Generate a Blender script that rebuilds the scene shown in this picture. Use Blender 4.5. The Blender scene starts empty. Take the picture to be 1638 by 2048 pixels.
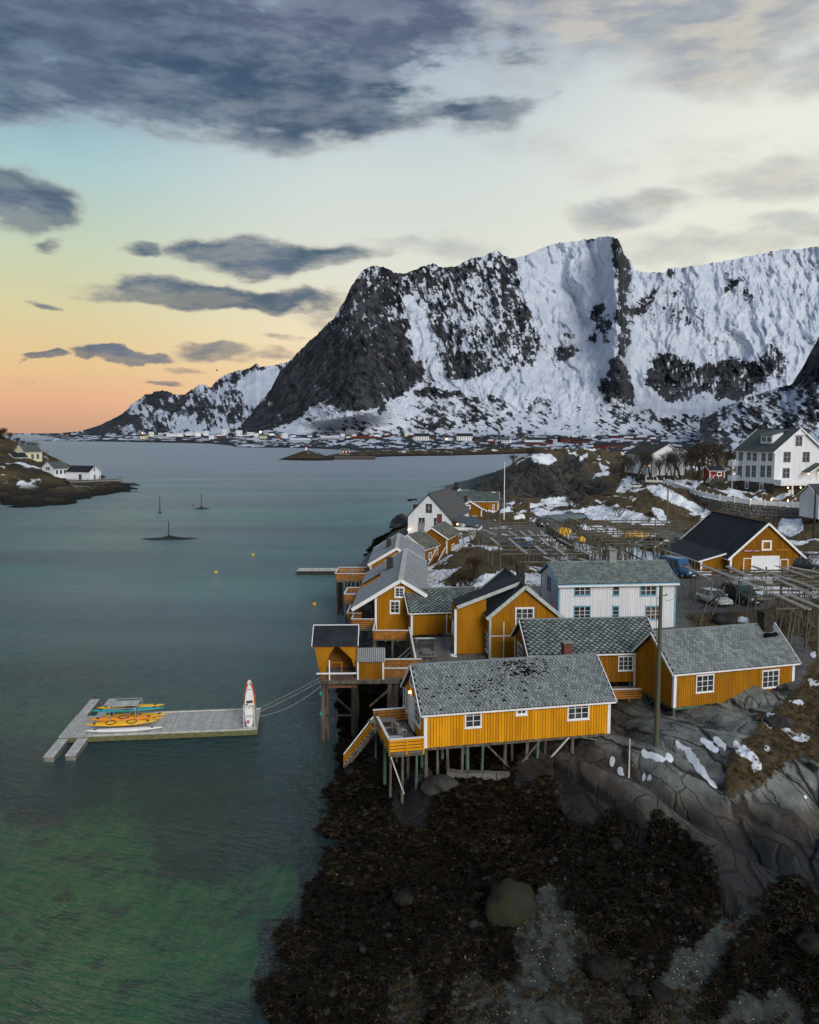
import bpy, math, random
import numpy as np
from math import sin, cos, pi, radians
SC = bpy.context.scene
COL = SC.collection
rng = random.Random(7)
NR = np.random.RandomState(11)

# ------------------------------------------------------------------ camera
FPX = 1657.0; CAMH = 24.0; HOR = 867.0
PITCH = math.atan((1024 - HOR) / FPX)
cam = bpy.data.cameras.new('camera'); cam_o = bpy.data.objects.new('camera', cam); COL.objects.link(cam_o)
cam.sensor_fit = 'HORIZONTAL'; cam.sensor_width = 36.0; cam.lens = 36.0 * FPX / 1638.0
cam.clip_start = 0.5; cam.clip_end = 60000
cam_o.location = (0, 0, CAMH); cam_o.rotation_euler = (pi / 2 - PITCH, 0, 0)
SC.camera = cam_o

# ------------------------------------------------------------------ view
SC.view_settings.view_transform = 'Standard'; SC.view_settings.look = 'None'
SC.view_settings.exposure = 0.08; SC.view_settings.gamma = 1.0
SC.view_settings.use_curve_mapping = False

def lin(r, g, b, a=1.0):
    f = lambda c: (c / 255.0 / 12.92) if c / 255.0 <= 0.04045 else ((c / 255.0 + 0.055) / 1.055) ** 2.4
    return (f(r), f(g), f(b), a)

class NT:
    """small node-tree helper"""
    def __init__(s, tree):
        s.t = tree; s.n = tree.nodes; s.l = tree.links
    def new(s, typ, **kw):
        nd = s.n.new(typ)
        for k, v in kw.items(): setattr(nd, k, v)
        return nd
    def put(s, sock, v):
        if isinstance(v, bpy.types.NodeSocket): s.l.new(v, sock)
        else: sock.default_value = v
    def math(s, op, a, b=0.0, c=None, clamp=False):
        nd = s.new('ShaderNodeMath', operation=op, use_clamp=clamp)
        s.put(nd.inputs[0], a); s.put(nd.inputs[1], b)
        if c is not None: s.put(nd.inputs[2], c)
        return nd.outputs[0]
    def vmath(s, op, a, b=(0, 0, 0), out=0):
        nd = s.new('ShaderNodeVectorMath', operation=op)
        s.put(nd.inputs[0], a); s.put(nd.inputs[1], b)
        return nd.outputs[out]
    def comb(s, x, y, z=0.0):
        nd = s.new('ShaderNodeCombineXYZ')
        s.put(nd.inputs[0], x); s.put(nd.inputs[1], y); s.put(nd.inputs[2], z)
        return nd.outputs[0]
    def noise(s, vec, scale, detail=4, rough=.55, dist=0.0, out='Fac', typ='FBM'):
        nd = s.new('ShaderNodeTexNoise')
        if typ != 'FBM': nd.noise_type = typ
        if vec is not None: s.put(nd.inputs['Vector'], vec)
        nd.inputs['Scale'].default_value = scale; nd.inputs['Detail'].default_value = detail
        nd.inputs['Roughness'].default_value = rough; nd.inputs['Distortion'].default_value = dist
        return nd.outputs[out]
    def ss(s, x, lo, hi, tlo=0.0, thi=1.0):
        nd = s.new('ShaderNodeMapRange', interpolation_type='SMOOTHSTEP')
        s.put(nd.inputs[0], x); s.put(nd.inputs[1], lo); s.put(nd.inputs[2], hi)
        s.put(nd.inputs[3], tlo); s.put(nd.inputs[4], thi)
        return nd.outputs[0]
    def mix(s, f, a, b, typ='MIX'):
        nd = s.new('ShaderNodeMix', data_type='RGBA', blend_type=typ)
        s.put(nd.inputs[0], f); s.put(nd.inputs[6], a); s.put(nd.inputs[7], b)
        return nd.outputs[2]
    def ramp(s, f, stops, interp='LINEAR'):
        nd = s.new('ShaderNodeValToRGB'); cr = nd.color_ramp; cr.interpolation = interp
        while len(cr.elements) < len(stops): cr.elements.new(0.5)
        for e, (p, c) in zip(cr.elements, stops): e.position = p; e.color = c
        s.put(nd.inputs[0], f); return nd.outputs[0]

# ------------------------------------------------------------------ sky
SUN_AZ, SUN_EL = radians(158), radians(25)      # soft light from behind the viewer's right shoulder
w = bpy.data.worlds.new('World'); SC.world = w; w.use_nodes = True
T = NT(w.node_tree); T.n.clear()
geo = T.new('ShaderNodeTexCoord').outputs['Generated']
sep = T.new('ShaderNodeSeparateXYZ'); T.put(sep.inputs[0], geo)
X, Y, Z = sep.outputs
az = T.math('MULTIPLY', T.math('ARCTAN2', X, Y), 180 / pi)
el = T.math('MULTIPLY', T.math('ARCSINE', Z), 180 / pi)
def pxa(px, py):
    a = math.degrees(math.atan2((px - 819) / FPX, 1)); e = math.degrees(math.atan2((HOR - py) / FPX, math.hypot(1, (px - 819) / FPX)))
    return a, e
elf = T.math('MULTIPLY', el, 1 / 60.0, clamp=True)
# colour of the clear sky by elevation: left (afterglow) and right (bright, hidden sun)
left = T.ramp(elf, [(0.0, lin(196, 152, 128)), (.035, lin(226, 170, 134)), (.075, lin(228, 192, 138)), (.13, lin(214, 204, 156)),
                    (.19, lin(196, 206, 176)), (.27, lin(166, 198, 200)), (.37, lin(112, 150, 182)), (.50, lin(72, 106, 148)), (1.0, lin(70, 96, 132))])
mid = T.ramp(elf, [(0.0, lin(226, 180, 146)), (.05, lin(240, 202, 152)), (.11, lin(238, 222, 184)), (.18, lin(222, 222, 206)),
                   (.27, lin(208, 216, 212)), (.38, lin(180, 196, 208)), (.52, lin(120, 144, 184)), (1.0, lin(120, 140, 170))])
right = T.ramp(elf, [(0.0, lin(200, 200, 196)), (.12, lin(218, 220, 208)), (.20, lin(232, 233, 216)), (.30, lin(234, 234, 222)),
                     (.42, lin(214, 218, 214)), (.55, lin(180, 188, 198)), (1.0, lin(160, 172, 188))])
base = T.mix(T.ss(az, -24, -3), left, mid)
base = T.mix(T.ss(az, 0, 24), base, right)
# clouds, in degrees of azimuth / elevation
P2 = T.comb(az, el)
warp = T.noise(T.comb(T.math('MULTIPLY', az, .11), T.math('MULTIPLY', el, .22)), 1.0, 5, .55, out='Color')
wv = T.vmath('MULTIPLY', T.vmath('SUBTRACT', warp, (.5, .5, .5)), (9.0, 4.2, 0))
PW = T.vmath('ADD', P2, wv)
fine = T.noise(T.comb(T.math('MULTIPLY', az, .35), T.math('MULTIPLY', el, .95)), 1.0, 6, .6)
soft = T.noise(T.comb(T.math('MULTIPLY', az, .12), T.math('MULTIPLY', el, .26), 4.0), 1.0, 5, .55)
def blob(px, py, hw, hh, amp, rot=0.0):
    a, e = pxa(px, py); k = 180 / pi / FPX * math.cos(radians(a)) ** 1.5
    d = T.vmath('SUBTRACT', PW, (a, e, 0))
    if rot:
        r = T.new('ShaderNodeVectorRotate', rotation_type='Z_AXIS'); T.put(r.inputs[0], d); r.inputs['Angle'].default_value = rot; d = r.outputs[0]
    d = T.vmath('MULTIPLY', d, (1 / (hw * k), 1 / (hh * k), 0))
    L = T.vmath('LENGTH', d, out=1)
    return T.ss(L, 0.35, 1.6, amp, 0.0)
def addall(lst):
    o = lst[0]
    for q in lst[1:]: o = T.math('MAXIMUM', o, q)
    return o
dark = addall([blob(*b) for b in [
    (330, 100, 620, 160, 1.0, -.06), (700, 190, 320, 105, 1.0, -.1), (930, 190, 160, 90, .8), (800, 40, 330, 90, .75), (60, 160, 260, 90, .85), (0, -60, 900, 120, .9), (-300, 100, 400, 200, .9),
    (60, 410, 105, 52, .85), (110, 488, 45, 14, .55), (560, 520, 230, 34, .8), (290, 505, 48, 22, .85), (430, 597, 230, 30, 1.0, .03),
    (-250, 520, 150, 50, .8), (140, 630, 50, 10, .55), (20, 650, 35, 7, .4), (66, 718, 36, 9, .95), (240, 718, 105, 12, 1.0, .01), (150, 720, 40, 10, .8), (425, 712, 75, 15, .6),
    (350, 768, 62, 9, .75), (550, 688, 60, 11, .6), (380, 742, 60, 8, .5), (20, 748, 30, 5, .4), (540, 722, 80, 12, .5), (640, 640, 80, 40, .4)]])
grey = addall([blob(*b) for b in [
    (1350, 60, 420, 90, .95, .05), (1420, 150, 200, 60, .85), (1250, 430, 100, 30, .85), (1500, 360, 180, 60, .6), (1350, 330, 260, 50, .35),
    (1420, 500, 240, 30, .6, .08), (1600, 470, 160, 30, .6, .1), (1060, 320, 140, 40, .35), (800, 490, 90, 22, .5), (900, 500, 110, 30, .45), (1100, 130, 200, 60, .5), (1700, 150, 200, 60, .8)]])
# the same broken cloud goes on all round and overhead
gen = T.math('MULTIPLY', T.ss(T.noise(T.vmath('DIVIDE', geo, T.comb(T.math('ADD', Z, .25), T.math('ADD', Z, .25), T.math('ADD', Z, .25))), 1.1, 6, .55), .44, .64),
             T.math('MAXIMUM', T.ss(T.math('ABSOLUTE', az), 34, 48), T.ss(el, 30, 38)))
dk = T.math('ADD', dark, T.math('MULTIPLY', T.math('SUBTRACT', T.math('ADD', T.math('MULTIPLY', fine, .6), T.math('MULTIPLY', soft, .4)), .5), 1.25))
gk = T.math('ADD', grey, T.math('MULTIPLY', T.math('SUBTRACT', T.math('ADD', T.math('MULTIPLY', fine, .5), T.math('MULTIPLY', soft, .5)), .5), 1.5))
wisp = T.noise(T.comb(T.math('MULTIPLY', az, .22), T.math('MULTIPLY', el, .75), 9.0), 1.0, 6, .58)
wisp2 = T.noise(T.comb(T.math('MULTIPLY', az, .07), T.math('MULTIPLY', el, .20), 2.0), 1.0, 5, .6)
dk = T.math('ADD', dk, T.math('MULTIPLY', T.math('SUBTRACT', wisp, .5), .9))
dmask = T.math('MULTIPLY', T.ss(dk, -.08, .95), T.ss(dark, 0.0, .55))
dmask = T.math('MULTIPLY', dmask, T.math('SUBTRACT', 1.0, T.math('MULTIPLY', T.ss(wisp2, .50, .66), .8)))
gk = T.math('ADD', gk, T.math('MULTIPLY', T.math('SUBTRACT', wisp, .5), 1.1))
gmask = T.math('MULTIPLY', T.ss(gk, 0.0, 1.1), T.ss(grey, 0.0, .45))
dcol = T.ramp(elf, [(0, lin(120, 116, 118)), (.1, lin(78, 96, 108)), (.2, lin(60, 86, 106)), (.32, lin(56, 84, 106)), (.46, lin(58, 72, 100)), (.54, lin(48, 66, 104)), (1, lin(74, 84, 110))])
dcol = T.mix(T.ss(soft, .35, .65), dcol, T.mix(.5, dcol, lin(110, 118, 140)))
gcol = T.mix(T.ss(wisp, .38, .64), lin(134, 142, 156), lin(196, 190, 180))
sky = T.mix(T.math('MULTIPLY', gmask, .85), base, gcol)
fringe = T.mix(.5, sky, T.ramp(elf, [(0, lin(190, 150, 130)), (.15, lin(160, 150, 140)), (.4, lin(136, 140, 154)), (1, lin(130, 138, 160))]))
dcol = T.mix(T.ss(wisp, .40, .62, 0, .8), dcol, T.mix(.55, dcol, fringe))
dcol = T.mix(T.ss(wisp2, .35, .55, .35, 0), dcol, lin(40, 56, 86))
sky = T.mix(T.math('MULTIPLY', T.ss(dmask, .02, .45), .9), sky, fringe)
sky = T.mix(T.ss(dmask, .25, .85, 0, .97), sky, dcol)
sky = T.mix(T.math('MULTIPLY', gen, .7), sky, lin(128, 140, 160))
nish = T.new('ShaderNodeTexSky', sky_type='NISHITA'); nish.sun_disc = False
nish.sun_elevation = SUN_EL; nish.sun_rotation = SUN_AZ
nk = T.mix(1.0, nish.outputs[0], (.09, .09, .09, 1), 'MULTIPLY')
sky = T.mix(.06, sky, nk)
hcol = T.mix(T.ss(el, -1.5, 0.0), lin(90, 110, 125), sky)
bg = T.new('ShaderNodeBackground'); T.put(bg.inputs[0], hcol); bg.inputs[1].default_value = 1.0
ow = T.new('ShaderNodeOutputWorld'); T.l.new(bg.outputs[0], ow.inputs[0])
w.cycles.sampling_method = 'MANUAL'; w.cycles.sample_map_resolution = 512

# ------------------------------------------------------------------ sun
sd = bpy.data.lights.new('sun', 'SUN'); sd.energy = 2.1; sd.angle = radians(28); sd.color = (1.0, .95, .88)
so = bpy.data.objects.new('sun', sd); COL.objects.link(so)
so.rotation_euler = (pi / 2 - SUN_EL, 0, pi - SUN_AZ)

# ------------------------------------------------------------------ geometry from the photograph's view
cP, sP = cos(PITCH), sin(PITCH)
def ray(px, py):
    a = (px - 819) / FPX; b = -(py - 1024) / FPX
    return a, cP + b * sP, -sP + b * cP
def PZ(px, py, z):
    a, b, c = ray(px, py); t = (z - CAMH) / c
    return (a * t, b * t, z)
def PD(px, py, D):
    a, b, c = ray(px, py); t = D / b
    return (a * t, D, CAMH + c * t)
def proj(x, y, z):
    z = z - CAMH; d = y * cP - z * sP; u = y * sP + z * cP
    return 819 + FPX * x / d, 1024 - FPX * u / d

# ------------------------------------------------------------------ numpy noise
def _hash(ix, iy, seed):
    h = (ix.astype(np.int64) * 374761393 + iy.astype(np.int64) * 668265263 + seed * 1442695041) & 0xFFFFFFFF
    h = ((h ^ (h >> 13)) * 1274126177) & 0xFFFFFFFF
    return ((h ^ (h >> 16)) & 0xFFFFFF) / float(0x1000000)
def vnoise(x, y, seed=0):
    ix = np.floor(x); iy = np.floor(y); fx = x - ix; fy = y - iy
    fx = fx * fx * fx * (fx * (fx * 6 - 15) + 10); fy = fy * fy * fy * (fy * (fy * 6 - 15) + 10)
    a = _hash(ix, iy, seed); b = _hash(ix + 1, iy, seed); c = _hash(ix, iy + 1, seed); d = _hash(ix + 1, iy + 1, seed)
    return (a + (b - a) * fx) * (1 - fy) + (c + (d - c) * fx) * fy
def fbm(x, y, oct=4, seed=0, gain=.5):
    s = 0; a = 1; n = 0
    for i in range(oct):
        s = s + a * vnoise(x * 2 ** i + 17.3 * i, y * 2 ** i - 9.1 * i, seed + i); n += a; a *= gain
    return s / n
def ridged(x, y, oct=4, seed=0):
    s = 0; a = 1; n = 0
    for i in range(oct):
        s = s + a * (1 - np.abs(2 * vnoise(x * 2 ** i, y * 2 ** i, seed + i) - 1)); n += a; a *= .5
    return s / n
def worley(x, y, seed=0):
    ix = np.floor(x); iy = np.floor(y); f1 = np.full(x.shape, 9.); f2 = f1.copy(); cid = np.zeros(x.shape)
    for dx in (-1, 0, 1):
        for dy in (-1, 0, 1):
            cx = ix + dx; cy = iy + dy
            px = cx + _hash(cx, cy, seed) ; py = cy + _hash(cx, cy, seed + 5)
            d = np.hypot(x - px, y - py); h = _hash(cx, cy, seed + 9)
            c = d < f1; f2 = np.where(c, f1, np.minimum(f2, d)); cid = np.where(c, h, cid); f1 = np.where(c, d, f1)
    return f1, f2, cid
def sst(x, a, b):
    t = np.clip((x - a) / (b - a), 0, 1); return t * t * (3 - 2 * t)
def inpoly(X, Y, poly):
    r = np.zeros(X.shape, bool); n = len(poly)
    for i in range(n):
        x1, y1 = poly[i]; x2, y2 = poly[(i + 1) % n]
        if y1 == y2: continue
        c = ((y1 > Y) != (y2 > Y)) & (X < (x2 - x1) * (Y - y1) / (y2 - y1) + x1)
        r ^= c
    return r

# ------------------------------------------------------------------ mesh helpers
def grid_mesh(name, V, attrs=None, smooth=True, mat=None):
    """V: (rows, cols, 3)"""
    r, c, _ = V.shape
    me = bpy.data.meshes.new(name)
    me.vertices.add(r * c); me.vertices.foreach_set('co', V.reshape(-1).astype(np.float32))
    i = np.arange(r * c).reshape(r, c)
    q = np.stack([i[:-1, :-1], i[:-1, 1:], i[1:, 1:], i[1:, :-1]], -1).reshape(-1)
    nf = (r - 1) * (c - 1)
    me.loops.add(nf * 4); me.loops.foreach_set('vertex_index', q.astype(np.int32))
    me.polygons.add(nf); me.polygons.foreach_set('loop_start', np.arange(0, nf * 4, 4, dtype=np.int32))
    me.polygons.foreach_set('use_smooth', np.ones(nf, bool) if smooth else np.zeros(nf, bool))
    me.update(calc_edges=True)
    for k, a in (attrs or {}).items():
        if a.ndim == 3:
            at = me.attributes.new(k, 'FLOAT_COLOR', 'POINT'); at.data.foreach_set('color', a.reshape(-1).astype(np.float32))
        else:
            at = me.attributes.new(k, 'FLOAT', 'POINT'); at.data.foreach_set('value', a.reshape(-1).astype(np.float32))
    if mat: me.materials.append(mat)
    o = bpy.data.objects.new(name, me); COL.objects.link(o)
    return o

def tag(o, label=None, cat=None, group=None, kind=None):
    if label: o['label'] = label
    if cat: o['category'] = cat
    if group: o['group'] = group
    if kind: o['kind'] = kind
    return o

MATS = {}
def mat(name, col, rough=.8, spec=.3, metal=0.0, var=.12, vscale=3.0, bump=0.0, bscale=20.0, col2=None, stretch=None, emit=None, estr=0.0, island=0.0, dirt=0.0):
    """procedural paint/wood/stone material with colour variation and relief"""
    if name in MATS: return MATS[name]
    m = bpy.data.materials.new(name); m.use_nodes = True; MATS[name] = m
    t = NT(m.node_tree); b = t.n['Principled BSDF']
    tc = t.new('ShaderNodeTexCoord').outputs['Object']
    if stretch:
        tc = t.vmath('MULTIPLY', tc, stretch)
    n1 = t.noise(tc, vscale, 5, .6)
    c2 = col2 if col2 else tuple(max(0, x * (1 - 2.2 * var)) for x in col[:3]) + (1,)
    c1 = col if col2 else tuple(min(1, x * (1 + var)) for x in col[:3]) + (1,)
    c = t.mix(t.ss(n1, .32, .68), c2, c1)
    if island:
        g = t.new('ShaderNodeNewGeometry').outputs['Random Per Island']
        c = t.mix(1.0, c, t.ramp(g, [(0, (1 - island,) * 3 + (1,)), (1, (1 + island * .6,) * 3 + (1,))]), 'MULTIPLY')
    if dirt:
        n2 = t.noise(tc, vscale * 4, 6, .7)
        c = t.mix(t.ss(n2, .62, .75, 0, dirt), c, (.06, .05, .035, 1))
    t.put(b.inputs['Base Color'], c); b.inputs['Roughness'].default_value = rough
    b.inputs['Specular IOR Level'].default_value = spec; b.inputs['Metallic'].default_value = metal
    if bump:
        bp = t.new('ShaderNodeBump'); bp.inputs['Strength'].default_value = bump; bp.inputs['Distance'].default_value = .03
        t.put(bp.inputs['Height'], t.noise(tc, bscale, 5, .6)); t.put(b.inputs['Normal'], bp.outputs[0])
    if emit:
        b.inputs['Emission Color'].default_value = emit; b.inputs['Emission Strength'].default_value = estr
    return m

# ------------------------------------------------------------------ near terrain
CP = [  # px, py, z, zone   (w weed, r bare rock, g grass, v gravel, m mud, s sand under water, d dark bed)
 (900,2048,.15,'w'),(1050,1960,.3,'m'),(1250,1990,.35,'m'),(1150,2040,.25,'m'),(1450,1960,.6,'w'),(1550,2030,.6,'m'),(1638,2000,.9,'w'),(950,2045,.2,'m'),(1000,1975,.25,'m'),(1100,1915,.35,'m'),(1350,2040,.4,'m'),(1480,2045,.5,'m'),(1600,2048,.75,'m'),(1380,1945,.5,'m'),(1270,2020,.4,'w'),(1430,1905,.65,'m'),(1060,1850,.5,'m'),(880,1930,.2,'w'),(1530,1960,.7,'w'),(860,1990,.1,'m'),(1610,1930,1.1,'w'),(1300,1900,.55,'w'),(1000,1900,.3,'w'),
 (700,1960,.05,'w'),(560,2040,-.1,'w'),(480,2048,-.35,'d'),(520,1960,-.25,'w'),(570,1860,-.1,'w'),(640,1780,.1,'w'),(750,1850,.3,'w'),(870,1780,.4,'w'),(1020,1780,.55,'w'),(1200,1800,.9,'w'),
 (1400,1800,1.3,'w'),(1600,1800,1.7,'w'),(1638,1700,2.2,'r'),(690,1700,.15,'w'),(800,1680,.5,'w'),(950,1680,.9,'w'),(1100,1680,1.2,'w'),(1220,1690,1.5,'w'),(1350,1720,1.7,'w'),(1480,1740,1.9,'r'),
 (670,1620,.0,'w'),(760,1600,.5,'w'),(853,1575,1.3,'r'),(930,1600,1.4,'w'),(1050,1590,1.7,'w'),(1150,1600,2.0,'r'),(1260,1620,2.2,'r'),(1380,1600,2.9,'r'),(1500,1640,2.6,'r'),(1590,1680,2.6,'r'),
 (720,1520,.5,'w'),(670,1520,-.1,'w'),(800,1500,1.1,'w'),(900,1520,1.9,'w'),(1000,1520,2.0,'w'),(1060,1530,2.3,'r'),(1150,1500,3.0,'r'),(1220,1480,3.4,'r'),(1312,1490,4.2,'r'),(1400,1540,4.0,'r'),(1500,1540,4.3,'g'),(1620,1560,4.2,'r'),
 (1350,1440,4.0,'r'),(1250,1420,3.6,'r'),(1450,1460,4.6,'r'),(1560,1470,5.0,'g'),(1600,1420,5.1,'g'),(1638,1360,5.6,'g'),(1638,1470,5.0,'g'),
 (900,1420,2.2,'w'),(1000,1400,2.6,'w'),(1100,1400,3.2,'r'),(1180,1400,3.4,'r'),(760,1420,.8,'w'),(690,1420,.1,'w'),(650,1420,-.6,'d'),
 (700,1330,.2,'w'),(680,1260,-.3,'w'),(760,1330,.8,'w'),(800,1300,1.4,'r'),(900,1320,2.6,'r'),(1000,1320,3.6,'r'),(1100,1320,4.0,'r'),(1200,1330,4.2,'r'),
 (720,1200,.1,'r'),(760,1230,1.2,'r'),(820,1230,2.4,'r'),(900,1240,3.6,'g'),(680,1190,-.8,'d'),(700,1140,-.6,'d'),(740,1090,-.3,'w'),(700,1090,-1.5,'d'),(790,1060,-.2,'w'),(770,1060,-1.2,'d'),
 (775,1140,1.6,'r'),(840,1120,3.4,'r'),(870,1170,4.6,'g'),(868,1150,4.8,'g'),(900,1150,5.2,'g'),(960,1150,6.2,'g'),(930,1110,6.4,'g'),(880,1110,4.6,'g'),(1000,1165,6.0,'g'),(1040,1180,5.8,'v'),(1040,1120,5.9,'g'),(1010,1140,6.2,'g'),
 (920,1060,5.4,'g'),(860,1070,4.6,'r'),(820,1070,3.2,'r'),(810,1040,.8,'r'),(830,1000,.2,'w'),(800,1000,-1.5,'d'),(860,975,-.1,'w'),(900,1030,4.8,'v'),(940,1040,5.0,'v'),(960,1010,4.6,'v'),(990,1030,5.0,'g'),
 (960,985,1.5,'r'),(900,970,-1.0,'d'),(970,960,-1.0,'d'),
 (1040,1060,5.6,'v'),(1080,1050,5.8,'v'),(1060,1035,5.6,'g'),(1100,1100,5.9,'v'),(1160,1090,6.0,'g'),(1200,1110,6.1,'g'),(1250,1120,6.2,'g'),(1240,1070,6.6,'g'),(1300,1080,6.8,'v'),(1310,1110,6.4,'v'),(1160,1050,6.2,'g'),(1120,1035,6.0,'v'),
 (1100,1200,5.6,'g'),(1060,1240,4.9,'g'),(1250,1260,5.6,'v'),(1360,1250,5.9,'v'),(1370,1200,6.1,'v'),(1420,1205,6.2,'v'),(1500,1205,6.3,'v'),(1360,1160,6.3,'v'),(1440,1165,6.3,'v'),(1540,1165,6.4,'v'),(1600,1170,6.5,'g'),(1638,1180,6.5,'g'),
 (1420,1235,6.1,'g'),(1480,1240,6.1,'g'),(1400,1245,6.0,'g'),(1560,1240,6.2,'g'),(1600,1300,6.0,'v'),(1638,1280,6.2,'g'),(1580,1350,5.6,'v'),(1500,1260,5.9,'g'),(1620,1230,6.4,'g'),(1450,1320,5.4,'g'),(1540,1380,5.2,'r'),
 (1320,1140,6.3,'v'),(1340,1090,6.8,'v'),(1400,1020,7.6,'g'),(1350,1030,8.0,'g'),(1630,1090,7.0,'g'),(1600,1062,6.6,'g'),(1638,1060,6.8,'g'),(1560,1054,6.4,'g'),(1500,1050,6.4,'g'),
 (1060,1010,6.0,'g'),(1120,1010,6.6,'g'),(1180,1020,7.2,'g'),(1240,1035,7.2,'g'),(1290,1010,9.0,'g'),(1330,990,10.4,'g'),(1380,995,9.8,'g')]
CPD = [ # px, py, distance, zone
 (985,985,322,'r'),(1000,1003,270,'g'),(1030,1000,270,'g'),(1045,975,300,'r'),(1100,980,290,'r'),(1015,950,318,'r'),(1040,925,325,'r'),(1100,906,345,'g'),(1180,905,345,'g'),(1240,915,340,'g'),(1060,912,350,'g'),
 (1140,940,318,'r'),(1200,945,312,'g'),(1160,985,285,'r'),(1100,960,300,'r'),(1230,985,270,'g'),(1200,1000,262,'g'),
 (1260,952,300,'g'),(1340,955,285,'g'),(1400,955,270,'g'),(1300,960,290,'g'),(1300,985,235,'g'),(1420,975,235,'g'),
 (1440,985,186,'g'),(1500,998,180,'g'),(1560,1003,177,'g'),(1620,1003,175,'g'),(1720,1005,175,'g'),(1480,975,200,'g'),(1620,975,200,'g'),(1440,1030,164,'g'),(1460,945,250,'g'),(1400,930,320,'g'),(1500,925,340,'g'),(1638,930,330,'g'),(1440,905,420,'g'),(1638,905,420,'g')]
SEA = [ # world x, y, z
 (-60,40,-2.5,'d'),(-22,34,-2.0,'s'),(-14,36,-1.3,'s'),(-8,36,-.8,'s'),(-12,42,-1.6,'s'),(-20,44,-2.4,'s'),(-7,42,-.8,'s'),(-30,52,-2.6,'s'),(-19,47,-2.2,'s'),(-14,50,-2.4,'d'),(-8,52,-1.6,'d'),(-30,64,-4.0,'d'),(-14,64,-3.2,'d'),(-9,70,-2.6,'d'),
 (-40,90,-5.5,'s'),(-20,95,-5,'s'),(-14,110,-4,'d'),(-30,130,-6,'d'),(-80,160,-7,'d'),(-20,170,-6,'d'),(-20,230,-7,'d'),(10,260,-5,'d'),(-80,300,-8,'d'),(20,330,-4,'d'),(10,420,-7,'d'),(60,470,-4,'d'),(120,480,-3,'d'),
 (200,480,-1,'g'),(-12,30,-.9,'s'),(-9,28,-.5,'d'),(-20,26,-1.5,'d'),(0,26,.2,'w'),(12,24,.6,'w'),(25,28,1.8,'r'),(30,40,4.0,'g'),(40,55,6,'g'),(52,70,6.5,'g'),(70,90,7,'g'),(140,200,12,'g')]
pts = []; zon = []
for px, py, z, k in CP: p = PZ(px, py, z); pts.append(p); zon.append(k)
for px, py, D, k in CPD: p = PD(px, py, D); pts.append(p); zon.append(k)
for x, y, z, k in SEA: pts.append((x, y, z)); zon.append(k)
pts = np.array(pts)
def uvw(x, y): return np.stack([x / y, .42 * np.log(y)], -1)
CU = uvw(pts[:, 0], pts[:, 1]); NP = len(pts)
def tpsk(d2): return .5 * d2 * np.log(d2 + 1e-12)
A_ = np.zeros((NP + 3, NP + 3)); A_[:NP, :NP] = tpsk(((CU[:, None] - CU[None]) ** 2).sum(-1)) + np.eye(NP) * 2e-4
A_[:NP, NP] = 1; A_[:NP, NP + 1:] = CU; A_[NP, :NP] = 1; A_[NP + 1:, :NP] = CU.T
W_ = np.linalg.solve(A_, np.concatenate([pts[:, 2], [0, 0, 0]]))
ZK = 'wrgvmsd'; ZI = np.array([ZK.index(k) for k in zon])
def base_z(x, y):
    x = np.asarray(x, float); y = np.asarray(y, float); sh = x.shape; u = uvw(x.ravel(), y.ravel()); out = np.zeros(len(u))
    for i in range(0, len(u), 60000):
        c = u[i:i + 60000]; d2 = ((c[:, None] - CU[None]) ** 2).sum(-1)
        out[i:i + 60000] = tpsk(d2) @ W_[:NP] + W_[NP] + c @ W_[NP + 1:]
    return out.reshape(sh)
def zones(x, y):
    sh = x.shape; x = x.ravel(); y = y.ravel()
    k = y / 45.0
    wx = x + (fbm(x / k * .35, y / k * .35, 4, 31) - .5) * 3 * k; wy = y + (fbm(x / k * .35, y / k * .35, 4, 47) - .5) * 4 * k
    u = uvw(wx, np.maximum(wy, 12)); out = np.zeros((len(u), 7))
    for i in range(0, len(u), 60000):
        c = u[i:i + 60000]; d2 = ((c[:, None] - CU[None]) ** 2).sum(-1) + 3e-5; wgt = d2 ** -2.2
        wgt /= wgt.sum(1, keepdims=True)
        for q in range(7): out[i:i + 60000, q] = wgt[:, ZI == q].sum(1)
    return out.reshape(sh + (7,))
SD = np.array([.37, -.93])       # run of the ice-scoured slabs
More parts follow.
